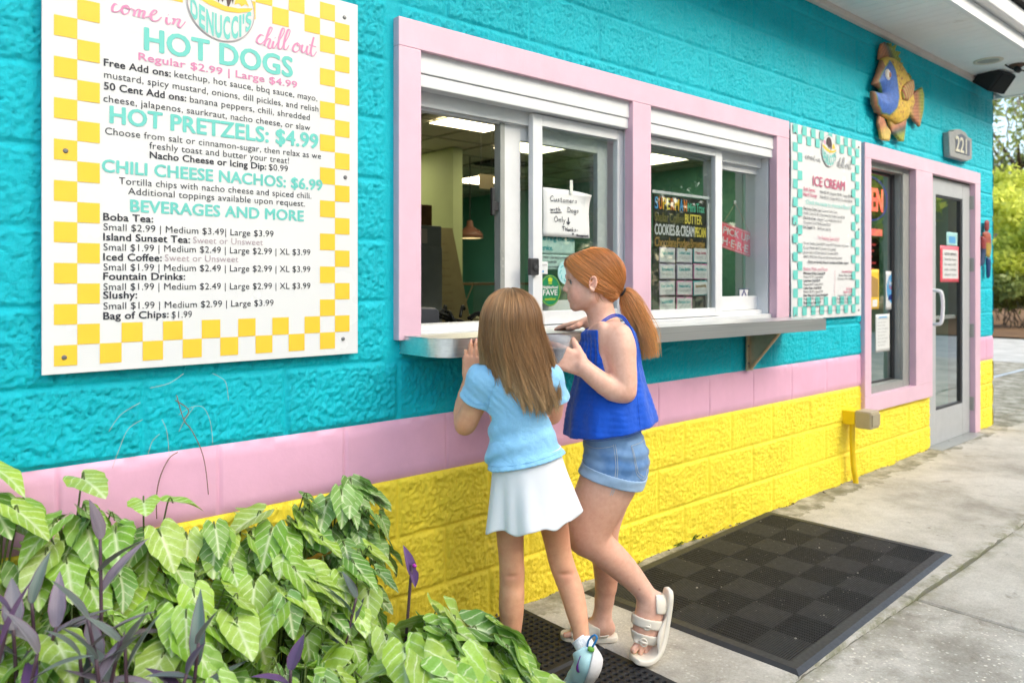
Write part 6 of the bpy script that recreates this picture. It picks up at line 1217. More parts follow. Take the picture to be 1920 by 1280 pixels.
purple('purple plant in the lower left between the veined leaves', [W(165, 1160, 1.55), W(225, 1200, 1.52), W(150, 1230, 1.50)], 3, .145); purple('dusky purple plant at the bottom edge left of the blue green shoot', [W(180, 1235, 1.48), W(235, 1215, 1.52)], 4, .13); purple('bluish green purple heart shoot standing upright near the bottom edge', [W(372, 1205, 1.62)], 5, .15, [(.06, .10, .08), (.07, .09, .10)])
DEEP = [(.085, .035, .125), (.11, .045, .16), (.06, .03, .085)]
purple('deep violet shoot at the bottom edge below the veined leaves', [W(350, 1262, 1.58)], 6, .11, DEEP); purple('violet star shaped shoot at the bottom between the leafy mounds', [W(545, 1255, 1.68)], 7, .10, DEEP); purple('blue green pair of lance leaves in the gap beside the right mound', [W(668, 1120, 1.98)], 8, .13, [(.07, .12, .10), (.085, .115, .11)], None, 4)
purple('violet shoot at the lower left corner of the bed', [W(20, 1150, 1.50), W(70, 1225, 1.46)], 9, .14, PC + DEEP)
# single violet bract on its own stalk
tp = W(772, 1058, 2.05); t = thing('purple_heart_plant', 'single violet leaf on a tall stalk in front of the yellow blocks', 'plant', (tp[0], tp[1], .025), 'purple heart plants in the bed'); q = MB(); q.tube(spline([(tp[0]-.04, tp[1], .03), (tp[0]-.03, tp[1], .2), tp], 6), .0042, 7); q.build('stem', PSTEM, t, True)
colmesh('bract', [lance_leaf(tp - EZ_*.03, uvec_3(EZ_ - EX_*.22), -ED_*.6 + EX_*.7, .085, .017, np.array((.10, .045, .16)), .5, .1), lance_leaf(tp - EZ_*.012, uvec_3(-EZ_ + EX_*.25), -ED_*.7 + EX_*.7, .052, .014, np.array((.10, .045, .16)), .5, .1)], PURP, t); q = MB(); q.tube([tp + EX_*.006 - ED_*.006, tp + EX_*.013 - ED_*.012], [.006, .003], 6); q.build('flower', mat('magenta_petal', (.42, .03, .36), .5), t, True)
# soil under the bed, with litter showing between the stems
xs = np.linspace(-.6, 1.36, 60); ys = np.linspace(-.80, -.012, 30); SOIL = mat('dark_soil', (.055, .04, .028), .95, 0, .2, .5, 30, .8, 90, .02); sheet('planting_soil', xs, ys, SOIL, lambda X, Y: .020 + .03*fbm(X*9, Y*9, 2.0, 3)*np.clip((1.36-X)/.1, 0, 1)*np.clip((Y+.8)/.1, 0, 1))
# dried vines clinging to the wall (traced at 2.206x from 0,700)
DV = mat('dry_vine', (.20, .12, .08), .9); RV = mat('old_root', (.45, .40, .34), .9); VP = lambda x, y, Y=-.030: WP(x/2.206, 700 + y/2.206, Y)
for lb, mt, r_, lines in (('dry brown vine stem arching up from the bed onto the pink band', DV, .0016, [[(648, 600), (648, 500), (665, 420), (700, 350), (735, 325)]]), ('thin brown vine climbing from the pink band onto the teal wall', DV, .0013, [[(862, 500), (850, 390), (830, 310), (790, 230), (760, 190), (730, 90)], [(760, 190), (780, 150), (725, 110)]]), ('pale dead root traces spread on the teal wall under the menu board', RV, .0006, [[(620, 60), (700, 40), (760, 0)], [(450, 240), (500, 170), (580, 120)], [(465, 390), (490, 320), (530, 230), (590, 190)], [(880, 290), (870, 200), (840, 140), (790, 140), (740, 170)], [(612, 335), (630, 280), (660, 250)], [(700, 340), (690, 240), (670, 190)], [(740, 240), (760, 200), (800, 140)], [(945, 110), (935, 40), (910, 15), (880, 0)]])):
    q = MB()
    for l_ in lines: q.tube(spline([VP(*p) for p in l_], 6), r_, 5)
    tag(q.build('dried_vine', mt, None, True), lb, 'vine')
# small weeds at the foot of the wall
g = np.random.default_rng(77)
for lb, px, py in (('small green weed at the wall base left of the ribbed mat', 1300, 1008), ('tiny weed sprig at the wall base beyond the first weed', 1268, 1020)):
    p = gz0(px, py, .03); t = thing('weed', lb, 'weed', tuple(p)); parts = []
    for i in range(11): az = g.uniform(0, 6.28); el = R(g.uniform(10, 65)); o = np.array([math.cos(az), -abs(math.sin(az)), 0]); parts.append(lance_leaf(p + np.array([g.normal(0, .02), -.008, 0]), o*math.cos(el) + EZ_*math.sin(el), EZ_*math.cos(el) - o*math.sin(el), g.uniform(.018, .04), .005, np.array((.05, .13, .02))*g.uniform(.7, 1.4), .2, .3))
    colmesh('leaves', parts, ARROW_W, t)
# ================================================================== people
def skin_mat(name):
    k = N(name); a = k.n('Attribute', attribute_name='Col')
    f = k.noise(55, 5, .65); c = k.mix(k.ramp(f, (.35, 0.0), (.7, .24)), a.outputs[0], (.42, .10, .06))
    fr = k.ramp(k.noise(420, 2, .5), (.70, 0.0), (.78, .12)); c = k.mix(fr, c, (.30, .10, .04)); k.color(c)
    k.set(Roughness=.48, Subsurface_Weight=.12, Subsurface_Scale=.012); k.b.inputs['Subsurface Radius'].default_value = (1, .35, .2)
    k.b.inputs['Specular IOR Level'].default_value = .38
    k.bump(k.noise(300, 4, .6), .12, .002); return k.m
SKIN = skin_mat('skin')
def hair_mat(name):
    k = N(name); a = k.n('Attribute', attribute_name='Col'); k.l(a.outputs[0], k.b.inputs['Base Color'])
    k.set(Roughness=.36, Anisotropic=.4); k.b.inputs['Specular IOR Level'].default_value = .45; return k.m
HAIR = hair_mat('hair')
def cloth(name, c, weave=900, ws=.25, var=.06, fold=.0, rough=.85, stripes=None):
    k = N(name); f = k.noise(14, 4, .6)
    cc = k.ramp(f, (.3, tuple(v*(1-var) for v in c)), (.7, tuple(min(1, v*(1+var)) for v in c)))
    if stripes:
        sx, amt, sc2 = stripes
        q = k.ramp(k.noise(sx, 3, .6), (.4, 0.0), (.62, 1.0)); cc = k.mix(k.math('MULTIPLY', q, amt), cc, sc2)
    k.color(cc); k.set(Roughness=rough, Sheen_Weight=.25); k.b.inputs['Specular IOR Level'].default_value = .25
    p = k.bump(k.noise(weave, 2, .5), ws, .0015)
    if fold: k.bump(k.noise(fold, 3, .5, dist=.6), .35, .012, p)
    return k.m
def tint(V, base, spots):
    C = np.tile(np.array(base, float), (len(V), 1))
    for c, r, col, a in spots:
        d = np.linalg.norm(V - np.array(c), axis=1); t = np.clip(1 - d/r, 0, 1); t = t*t*(3-2*t)*a
        C = C*(1-t[:, None]) + np.array(col)*t[:, None]
    return C
def uvec(v): v = np.array(v, float); return v/np.linalg.norm(v)

# ---------------- the red-haired girl in profile
ZB = 2.62
def Bp(x, y, dz=0.0): return W(x, y, ZB + dz)
def hand(S, wrist, fwd, up, size, curls, spread, thumb, k=.004, flip=1, palm=(1.0, .5), lens=(.92, 1.02, .96, .76)):
    "palm and five fingers; fwd = towards the fingertips, up = back of the hand, thumb side = flip*cross(up, fwd)"
    fwd = uvec(fwd); up = uvec(up - fwd*np.dot(up, fwd)); sd = np.cross(up, fwd)*flip; L = size
    wr = np.array(wrist, float); tips = []
    c0 = wr + fwd*L*.04; c1 = wr + fwd*L*.44
    for q in (-.235, -.08, .08, .235):
        S.cap(wr + sd*L*q*.55 + fwd*L*.05, wr + fwd*L*.46 + sd*L*q*.80, L*.110, L*.092, .010, (up, .85))
    for i, q in enumerate((.245, .082, -.082, -.235)):
        p = wr + fwd*L*.47 + sd*L*q*.84; a = 0; d = uvec(fwd + sd*spread[i]); n = up
        seg = [.24*lens[i], .165*lens[i], .125*lens[i]]; rr = [.071, .066, .060, .050]
        for j in range(3):
            a = curls[i][j]; d2 = d*math.cos(a) - n*math.sin(a); n = n*math.cos(a) + d*math.sin(a); d = d2
            p2 = p + d*L*seg[j]; S.cap(p, p2, L*rr[j], L*rr[j+1], k*.8); p = p2
        tips.append((p, d, n))
    p = wr + fwd*L*.12 + sd*L*.20
    for j, (dd, ln, r0, r1) in enumerate(thumb):
        d = uvec(fwd*dd[0] + sd*dd[1] - up*dd[2]); p2 = p + d*L*ln; S.cap(p, p2, L*r0, L*r1, .010 if j == 0 else .004); p = p2
    tips.append((p, d, up)); return tips

def fitover(D, S, gap):
    "clothing field D always encloses the body field S (both on the same grid step)"
    i0 = np.round((D.lo - S.lo)/S.h).astype(int); n = D.d.shape
    a = [max(0, i0[k]) for k in range(3)]; b = [min(S.d.shape[k], i0[k] + n[k]) for k in range(3)]
    ds = tuple(slice(a[k]-i0[k], b[k]-i0[k]) for k in range(3)); ss = tuple(slice(a[k], b[k]) for k in range(3))
    D.d[ds] = np.minimum(D.d[ds], S.d[ss] - gap)
def _elld(H, c, r, A):
    P = [H.ax[0][:, None, None]-c[0], H.ax[1][None, :, None]-c[1], H.ax[2][None, None, :]-c[2]]
    q = [P[0]*A[j][0] + P[1]*A[j][1] + P[2]*A[j][2] for j in range(3)]
    return (np.sqrt(sum((q[j]/r[j])**2 for j in range(3))) - 1)*min(r)
def snap(S, lo, hi):
    "a field on the grid of S over a smaller box"
    q = SDF.__new__(SDF); q.h = S.h; i0 = np.floor((np.array(lo)-S.lo)/S.h).astype(int); q.lo = S.lo + i0*S.h
    n = np.ceil((np.array(hi)-q.lo)/S.h).astype(int) + 1; q.ax = [(q.lo[i] + S.h*np.arange(n[i])).astype(np.float32) for i in range(3)]
    q.d = np.full(n, SDF.FAR, np.float32); return q
def girl_b():
    t = thing('person', 'taller girl with a red ponytail in blue top and denim shorts holding a cup', 'person', tuple(np.array([*W(1140, 1190, ZB)[:2], .02])))
    lo = np.array([1.45, -1.05, -.02]); hi = np.array([2.75, .30, 1.43])
    S = SDF(lo, hi, .0034)
    # trunk (seen from its left side): narrow front to back, wide in depth
    fl = (ED, 1.5)
    S.chain([(Bp(1150, 862), .086), (Bp(1148, 820), .082), (Bp(1143, 768), .074), (Bp(1138, 715), .076), (Bp(1138, 668), .074), (Bp(1138, 640), .058)], .03, fl, sub=3)
    S.ell(Bp(1166, 868, .0), (.081, .122, .082), (EX, ED, EZ), .03)          # seat
    S.cap(Bp(1140, 632, -.085), Bp(1138, 632, .085), .046, None, .03)        # shoulder girdle
    S.chain([(Bp(1139, 630), .052), (Bp(1130, 600), .044), (Bp(1122, 570), .043), (Bp(1124, 545), .045)], .025)
    S.cap(Bp(1100, 628, -.03), Bp(1128, 612, -.10), .014, .016, .025)         # collar bone
    S.cap(Bp(1150, 612, -.03), Bp(1160, 628, -.10), .022, .03, .03)            # slope of the neck to the shoulder
    S.cap(Bp(1146, 612, .03), Bp(1150, 628, .10), .022, .03, .03)
    St = S.copy()
    # head in profile
    AX = (EX, ED, EZ)
    S.ell(Bp(1119, 519), (.0925, .071, .093), AX, .0)
    S.ell(Bp(1094, 541), (.054, .058, .066), AX, .03)
    S.ell(Bp(1083, 500), (.040, .052, .036), AX, .03)                          # forehead
    for s in (-1, 1):
        S.cap(Bp(1108, 557, s*.046), Bp(1081, 573, s*.018), .019, .016, .022)  # jaw
        S.ell(Bp(1083, 552, s*.030), (.025, .026, .030), AX, .018)             # cheek
        S.cap(Bp(1064.5, 519.5, s*.012), Bp(1072, 519, s*.040), .0075, .009, .010)  # brow
    S.ell(Bp(1077.5, 573), (.0155, .022, .0165), AX, .014)                     # chin
    S.ell(Bp(1074, 556), (.014, .022, .019), AX, .012)                         # muzzle
    S.cap(Bp(1066, 524), Bp(1060.3, 541), .0058, .0080, .007)               # nose
    S.ell(Bp(1060.2, 543), (.0088, .0085, .0075), AX, .004)
    for s in (-1, 1): S.ell(Bp(1065.4, 546, s*.0105), (.0095, .0065, .0075), AX, .004)
    S.ell(Bp(1066.8, 549.5, -.006), (.004, .0028, .0025), AX, .003, 'sub')
    for s in (-1, 1):
        S.ell(Bp(1066.5, 528, s*.033), (.0115, .0165, .0095), AX, .010, 'sub')
        S.cap(Bp(1068.8, 525.6, s*.020), Bp(1074.5, 527.0, s*.043), .0052, .0048, .005)   # upper lid
        S.cap(Bp(1070.5, 530.6, s*.022), Bp(1075.5, 530.2, s*.041), .0040, .0038, .005) # lower lid
    S.cap(Bp(1067.2, 556.4, -.012), Bp(1067.2, 556.4, .012), .0062, None, .004)  # lips
    S.cap(Bp(1068.4, 562.6, -.011), Bp(1068.4, 562.6, .011), .0066, None, .004)
    S.cap(Bp(1073.0, 559.2, -.022), Bp(1065.0, 559.7, -.002), .0030, .0028, .0012, None, 'sub')
    S.cap(Bp(1074.4, 559.0, -.024), Bp(1072.8, 559.4, -.020), .0022, .0018, .003, None, 'sub')
    Sh = S.copy()
    # ears
    for s in (-1, 1):
        e = Bp(1112.5, 531, s*.0775); up = uvec(EZ + EX*.14); fw = uvec(np.cross(ED, up)); nn = uvec(ED*s*.9 + EX*-.30); S.cap(Bp(1108, 533, s*.062), e, .012, .008, .006)
        S.ell(e, (.0125, .0065, .0255), (fw, nn, up), .004)
        ring = [(e + fw*-.0110*math.cos(a) + up*.0225*math.sin(a) + nn*.006*1, .0030) for a in np.linspace(-1.9, 3.6, 12)]
        S.chain(ring, .003)
        S.ell(e + nn*.0075 - fw*.001 + up*.003, (.0078, .0058, .0155), (fw, nn, up), .003, 'sub')
        S.cap(e + nn*.003 + up*.012 + fw*.003, e + nn*.003 - up*.002 + fw*-.006, .0025, .0025, .004)
        S.ell(e - up*.024 + nn*.003 + fw*.002, (.0065, .0048, .0075), (fw, nn, up), .004)
    # near (left) arm: elbow bent, hand round the cup
    S.chain([(Bp(1162, 630, -.110), .041), (Bp(1167, 665, -.126), .0385), (Bp(1171, 705, -.138), .0355), (Bp(1173, 735, -.143), .031)], .02, sub=2)
    S.chain([(Bp(1172, 735, -.143), .031), (Bp(1148, 730, -.150), .0325), (Bp(1118, 709, -.158), .0285), (Bp(1098, 692, -.160), .0235), (Bp(1090, 686, -.160), .0215)], .016, sub=2)
    S.cap(Bp(1152, 645, -.06), Bp(1163, 655, -.112), .048, .040, .03)
    f = uvec(Bp(1028, 658, -.150) - Bp(1082, 680, -.160))
    tb = hand(S, Bp(1092, 686, -.160), f, -ED + EX*.10 + EZ*.10, .145, [(.16, .42, .55), (.14, .40, .50), (.16, .42, .5), (.22, .5, .5)], (.05, .02, -.01, -.04),
         [((.62, .62, .40), .21, .105, .085), ((.62, .62, .55), .15, .082, .070), ((.60, .65, .5), .11, .068, .054)], flip=-1)
    # far (right) arm resting on the counter
    S.chain([(Bp(1128, 645, .125), .044), (Bp(1118, 690, .17), .038), (Bp(1121, 656, .215), .033), (Bp(1113, 612, .235), .026), (Bp(1104, 604, .25), .020)], .02, sub=2)
    wr = Bp(1108, 602, .262); tip = np.array([*WP(1033, 612, -.085)[:2], 1.1045])
    ta = hand(S, wr, tip - wr, EZ + EX*.0, .142, [(.06, .16, .10), (.12, .22, .12), (.10, .2, .1), (.10, .2, .1)], (.16, .04, -.07, -.2),
         [((.50, .66, .32), .20, .10, .082), ((.85, .42, .18), .16, .078, .066), ((.95, .22, .05), .13, .064, .05)], flip=1)
    # near (left) leg: knee forward, heel lifted
    S.chain([(Bp(1155, 858, -.062), .088), (Bp(1139, 905, -.070), .082), (Bp(1118, 950, -.072), .074), (Bp(1102, 985, -.074), .064), (Bp(1103, 1008, -.074), .057)], .03, sub=3)
    S.ell(Bp(1092, 1000, -.074), (.046, .046, .05), AX, .02)
    S.chain([(Bp(1104, 1006, -.074), .052), (Bp(1142, 1040, -.074), .0475), (Bp(1174, 1070, -.074), .0395), (Bp(1203, 1103, -.074), .0295), (Bp(1217, 1124, -.074), .0275)], .016, sub=3)
    # its foot stands on the toes, sole facing right
    heel = Bp(1232, 1122, -.074); ball = Bp(1217, 1200, -.088)
    S.ell(Bp(1217, 1130, -.074), (.030, .027, .032), AX, .02)
    S.cap(Bp(1230, 1124, -.074), Bp(1236, 1130, -.074), .024, .022, .014)
    S.chain([(Bp(1222, 1128, -.074), .030), (Bp(1213, 1160, -.080), .030), (Bp(1210, 1192, -.086), .027)], .02, (EX*1, 1.25), sub=2)
    S.cap(Bp(1233, 1136, -.074), Bp(1222, 1190, -.085), .018, .02, .02)
    toes = []
    for i, (x, y, r) in enumerate(((1188, 1218, .0115), (1201, 1223, .0088), (1211, 1225, .0082), (1220, 1225, .0076), (1229, 1222, .007))):
        b = Bp(1203 + 5*i, 1196, -.094 + .004*i); e = Bp(x, y, -.118 + .010*i)
        S.cap(b, e, r*1.15, r, .006); toes.append(e)
    # far (right) leg, straight, foot flat
    S.chain([(Bp(1150, 858, .062), .088), (Bp(1140, 915, .062), .080), (Bp(1132, 975, .062), .056), (Bp(1130, 1010, .062), .047), (Bp(1137, 1050, .062), .045), (Bp(1136, 1100, .062), .034), (Bp(1130, 1148, .062), .027), (Bp(1128, 1170, .062), .031)], .02, sub=2)
    S.cap(Bp(1132, 1168, .062), Bp(1140, 1176, .062), .028, .026, .014)
    S.chain([(Bp(1124, 1172, .062), .030), (Bp(1100, 1180, .062), .026), (Bp(1078, 1187, .062), .020)], .02, (ED, 1.3))
    for i in range(5): S.cap(Bp(1080 - 1.2*i, 1186, .03+.016*i), Bp(1060 + 2.4*i, 1190, .028+.017*i), .010 - .0008*i, .0095-.0008*i, .005)
    V, Q = S.mesh(1)
    fair = (.77, .465, .345)
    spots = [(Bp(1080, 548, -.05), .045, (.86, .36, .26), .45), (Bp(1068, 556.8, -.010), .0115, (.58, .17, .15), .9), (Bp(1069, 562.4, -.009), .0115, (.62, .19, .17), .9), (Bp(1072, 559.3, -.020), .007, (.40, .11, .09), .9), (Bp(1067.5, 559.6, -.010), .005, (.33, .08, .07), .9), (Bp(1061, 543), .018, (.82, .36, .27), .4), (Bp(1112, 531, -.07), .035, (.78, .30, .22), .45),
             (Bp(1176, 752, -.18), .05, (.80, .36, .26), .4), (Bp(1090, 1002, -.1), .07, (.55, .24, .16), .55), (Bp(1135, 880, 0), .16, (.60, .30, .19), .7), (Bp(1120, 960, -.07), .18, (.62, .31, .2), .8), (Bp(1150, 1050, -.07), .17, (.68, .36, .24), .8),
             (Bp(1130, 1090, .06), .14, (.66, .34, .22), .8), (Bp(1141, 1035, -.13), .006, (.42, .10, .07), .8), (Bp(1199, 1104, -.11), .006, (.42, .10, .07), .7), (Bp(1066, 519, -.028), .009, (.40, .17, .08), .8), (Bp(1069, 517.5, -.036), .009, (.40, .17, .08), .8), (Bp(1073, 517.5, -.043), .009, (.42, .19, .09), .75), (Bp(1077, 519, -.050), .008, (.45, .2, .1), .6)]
    for p, d, n in tb + ta: spots.append((p + n*.004, .010, (.86, .40, .32), .8))
    for p in toes: spots.append((p, .012, (.80, .38, .28), .6))
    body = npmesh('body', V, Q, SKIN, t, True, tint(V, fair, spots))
    # eye seen from the side
    ec = Bp(1074.2, 528.2, -.0315); er = .0108; fdir = uvec(-EX*.97 - ED*.25 - EZ*.06)
    for s in (-1, 1):
        ec = Bp(1073.7, 528.2, s*.0315)
        bm = bmesh.new(); bmesh.ops.create_uvsphere(bm, u_segments=40, v_segments=24, radius=er)
        rot = Vector(fdir if s < 0 else uvec(-EX - EZ*.06 - ED*.1)).to_track_quat('Z', 'Y').to_matrix().to_4x4()
        for v in bm.verts: v.co = Vector(ec) + rot @ v.co
        fd = np.array(rot @ Vector((0, 0, 1)))
        m = MB().bm(bm); Vv = np.array(m.v); ang = np.degrees(np.arccos(np.clip((Vv - ec) @ fd/er, -1, 1)))
        col = np.where(ang[:, None] < 13, (.01, .01, .012), np.where(ang[:, None] < 33, (.06, .075, .07), (.40, .36, .34)))
        o = mesh('eye', m.v, m.f, EYE, body, True, col)
    m = MB()
    for s in (-1, 1):
        for i in range(16):
            q = i/15; a = Bp(1067.6 + 6.3*q, 525.8 + 1.2*q + 2*q*q, s*(.019 + .025*q)); m.tube([a, a - EX*.0045 + EZ*.001 - ED*.0008, a - EX*.0075*(.6+.4*math.sin(3*q)) + EZ*.0045 - ED*.002*(q*3)*(-s)], [.0006, .0005, .0002], 4)
    m.build('eyelashes', mat('lash', (.06, .025, .012), .6), body)
    # hair: cap of strands from the parting and the hairline to the tie
    hc = Bp(1119, 519); rad = np.array([.0925, .071, .093]); tie = Bp(1166.5, 547.5)
    def surf(u, off):
        sh_ = u.shape[:-1]; q = u.reshape(-1, 3); r = np.full(len(q), .05)
        for rr in np.arange(.052, .125, .0012):
            p = hc + q*rr; i = np.clip(np.round((p - Sh.lo)/Sh.h).astype(int), 0, np.array(Sh.d.shape)-1); r[Sh.d[i[:, 0], i[:, 1], i[:, 2]] < 0] = rr
        # keep to the skull where the neck joins
        e = 1/np.sqrt(((q @ EX)/.0945)**2 + ((q @ ED)/.073)**2 + ((q @ EZ)/.095)**2); r = np.where(q @ EZ < .1, np.minimum(r, e + .006), r)
        r = r.reshape(sh_)
        if r.ndim == 2:
            for _ in range(2): r[:, 1:-1] = (r[:, :-2] + r[:, 1:-1]*2 + r[:, 2:])/4
        return hc + u*(r + off)[..., None]
    def dirs(x, y, dz): v = Bp(x, y, dz) - hc; return v/np.linalg.norm(v)
    part = [dirs(1062, 489, -.012), dirs(1071, 477, -.012), dirs(1089, 466, -.012), dirs(1110, 461, -.012), dirs(1132, 463, -.010), dirs(1152, 475, -.006), dirs(1164, 492, 0)]
    line = [dirs(1062, 489, -.012), dirs(1064, 499, -.034), dirs(1071, 507, -.052), dirs(1083, 515, -.062), dirs(1096, 519, -.068), dirs(1104, 517, -.070), dirs(1115, 516, -.072), dirs(1123, 524, -.072), dirs(1125, 540, -.068), dirs(1131, 553, -.060), dirs(1142, 562, -.045), dirs(1152, 566, -.02), dirs(1156, 567, 0)]
    far = [d - 2*ED*np.dot(d, ED) for d in line[1:]]
    def along(ds, q):
        ds = np.array(ds); x = q*(len(ds)-1); i = np.minimum(x.astype(int), len(ds)-2); f_ = (x-i)[:, None]; r = ds[i]*(1-f_)+ds[i+1]*f_; return r/np.linalg.norm(r, axis=1)[:, None]
    g = np.random.default_rng(5); ud = uvec(tie - hc)
    sets = []
    for ds, n, sag, sd in ((part, 2300, .55, -1), (part, 1200, .55, 1), (line, 2200, .16, -1), (far, 800, .16, 1)):
        u0 = along(ds, g.random(n)**.9)
        u0 = u0 + g.normal(0, .018, (n, 3)); u0 /= np.linalg.norm(u0, axis=1)[:, None]
        um = u0*.55 + ud*.55 + ED*sd*(.55 if ds is part else .20) - EZ*sag*.25*(g.random(n)[:, None]*.6+.7) - EX*.12
        tt = np.linspace(0, 1, 22)[None, :, None]
        u = u0[:, None]*(1-tt)**2 + 2*um[:, None]*tt*(1-tt) + ud*tt*tt; u /= np.linalg.norm(u, axis=2)[..., None]
        cl = g.integers(0, 60, n); off = .0030 + .0075*np.sin(np.pi*np.clip(tt[..., 0], 0, 1)**.6)*(.5+.5*vnoise(cl*.73, 0)[:, None]) + .002*g.random((n, 1))
        P = surf(u, off); sets.append(P)
    P = np.concatenate(sets); P[:, -1] = tie + g.normal(0, .004, (len(P), 3)); P[:, -2] = P[:, -2]*.5 + .5*(tie + g.normal(0, .006, (len(P), 3)))
    keep = np.ones(len(P), bool); P = P[keep]
    def paint(sid, tpos, base, tipc, n, dark=.55):
        b = .5*g.random(n) + .5*g.random(400)[(np.arange(n)*.37).astype(int) % 400]; c = np.array(base)*(.32 + 1.3*b[:, None]); c2 = np.array(tipc)*(.7+.5*b[:, None])
        return c[sid]*(1-tpos[:, None]**1.5) + c2[sid]*tpos[:, None]**1.5
    V1, Q1, sid, tp = strands(P, .00072, .8); C1 = paint(sid, tp, (.62, .25, .075), (.52, .20, .055), len(P))
    # ponytail
    sp = spline([tie, Bp(1176, 556), Bp(1188, 580), Bp(1203, 614), Bp(1213, 642), Bp(1219, 672)], 6)
    n = 3200; a = g.random(n)*2*np.pi; q = np.sqrt(g.random(n))*np.where(g.random(n) < .14, 1.45, 1.0); tt = np.linspace(0, 1, len(sp)); wd = np.interp(tt, [0, .12, .35, .7, 1], [.010, .019, .032, .041, .036])
    side = np.array([uvec(np.cross(ED, v)) for v in np.gradient(sp, axis=0)])
    ln = .52 + .56*g.random(n)**.8*(.75+.25*q)
    P = np.zeros((n, len(sp), 3)); cl = g.integers(0, 46, n); ca = g.random(46); cb = g.random(46); ln = (.56 + .48*cb[cl])*(.80 + .24*g.random(n))
    for j in range(len(sp)):
        s_ = np.clip(tt[j]*ln, 0, 1); pos = np.stack([np.interp(s_, tt, sp[:, i]) for i in range(3)], 1); sdv = np.stack([np.interp(s_, tt, side[:, i]) for i in range(3)], 1); ww = np.interp(s_, tt, wd)
        wob = .0055*s_*np.sin(7*s_ + cl*1.7); P[:, j] = pos + sdv*(ww*q*np.cos(a)*(1-.25*s_) + (ca[cl]-.5)*.030*s_**2 + wob + .006*(vnoise(cl*.9, tt[j]*3)-.5)*s_)[:, None] + ED*(ww*.8*q*np.sin(a) + wob*.6)[:, None]
    V2, Q2, sid2, tp2 = strands(P, .00070, .4); C2 = paint(sid2, tp2, (.60, .24, .07), (.80, .42, .15), n)
    # loose wisps at the nape and in front of the ear
    st = [(1116, 548, 1118, 560, 1124, 568), (1121, 546, 1128, 562, 1144, 563), (1124, 552, 1132, 566, 1150, 566), (1104, 519, 1103, 530, 1105, 541), (1119, 545, 1122, 556, 1121, 566), (1215, 640, 1226, 655, 1231, 672), (1212, 630, 1226, 640, 1229, 664)]
    P3 = np.array([spline([Bp(x0, y0, -.070), Bp(x1, y1, -.066), Bp(x2, y2, -.058 if x0 < 1200 else -.05)], 6) for x0, y0, x1, y1, x2, y2 in st for _ in (0,)])
    nf = 260; ii = g.integers(0, n, nf); Pf = P[ii] + g.normal(0, .0085, (nf, 1, 3))*np.linspace(0, 1, P.shape[1])[None, :, None]**1.2; Pf = Pf + .004*np.sin(np.linspace(0, 9, P.shape[1]))[None, :, None]*g.normal(0, .8, (nf, 1, 3))
    ca_ = np.concatenate([x_[g.integers(0, len(x_), 70), 2:16] for x_ in sets[:3]]); ca_ = ca_ + (ca_ - hc)*(.03*g.random((len(ca_), 1, 1))) + g.normal(0, .003, (len(ca_), 1, 3))*np.linspace(0, 1, 14)[None, :, None]
    V5, Q5, s5, t5 = strands(Pf, .00042, .3); C5 = paint(s5, t5, (.62, .26, .08), (.80, .42, .16), nf)
    V6, Q6, s6, t6 = strands(ca_, .00042, .3); C6 = paint(s6, t6, (.66, .28, .09), (.66, .28, .09), len(ca_))
    V3, Q3, sid3, tp3 = strands(P3, .00055, .3); C3 = paint(sid3, tp3, (.50, .18, .05), (.5, .2, .06), len(P3))
    # scalp shell under the strands so no skin shows between them
    H = snap(S, hc - .125, hc + .125); fitover(H, Sh, .0022); H.put((slice(None),)*3, _elld(H, hc - EX*.013, (.114, .0785, .100), AX), 0, 'clip')
    for p, nn in ((Bp(1068, 506, 0), uvec(-EX*.62 - EZ*.78)), (Bp(1100, 545, 0), uvec(-EX*.80 - EZ*.58))): H.plane(p, nn, .012)
    V4, Q4 = H.mesh(2); C4 = np.tile((.26, .085, .022), (len(V4), 1))
    VV = [V1, V2, V3, V5, V6, V4]; QQ = [Q1, Q2, Q3, Q5, Q6, Q4]; o_ = np.cumsum([0] + [len(v) for v in VV])
    hair = npmesh('hair', np.concatenate(VV), np.concatenate([q + o for q, o in zip(QQ, o_)]), HAIR, t, True, np.concatenate([C1, C2, C3, C5, C6, C4]))
    m = MB(); ax_ = uvec(sp[2] - sp[0]); u1 = uvec(np.cross(ax_, ED)); ring = [tie + ax_*.004 + (u1*math.cos(q) + ED*math.sin(q))*.0135 for q in np.linspace(0, 2*np.pi, 25)]
    m.tube(ring, .0052, 8, False); m.build('hair_tie', cloth('tie_black', (.012, .012, .014), 500, .5), t, True)
    # ---- blue top
    T = snap(S, np.array([1.62, -.95, .70]), np.array([2.5, .06, 1.20]))
    T.chain([(Bp(1147, 835), .158), (Bp(1146, 800), .146), (Bp(1144, 765), .128), (Bp(1142, 720), .108), (Bp(1141, 680), .094), (Bp(1141, 650), .084), (Bp(1141, 634), .074)], .03, (ED, 1.12), sub=3)
    T.cap(Bp(1160, 640, -.06), Bp(1160, 640, .06), .052, None, .03)
    fitover(T, St, .006)
    X_, Y_, Z_ = np.meshgrid(*T.ax, indexing='ij')
    rx = (X_-Bp(1148, 812)[0])*EX[0] + (Y_-Bp(1148, 812)[1])*EX[1]; rd = (X_-Bp(1148, 812)[0])*ED[0] + (Y_-Bp(1148, 812)[1])*ED[1]
    ang = np.arctan2(rd, rx); low = np.clip((1.14 - Z_)/.42, 0, 1)
    T.d += (.0045*low*np.sin(ang*11 + 1.3*np.sin(Z_*9) + .6) + .004*low*(fbm(ang*3.2, Z_*9)-.5) + .0035*(fbm(ang*5, Z_*26, 2.0, 3)-.5)).astype(np.float32)
    # gathers under the straps
    T.d += (.0026*np.exp(-((Z_-1.045)/.05)**2)*np.sin(ang*34)).astype(np.float32)
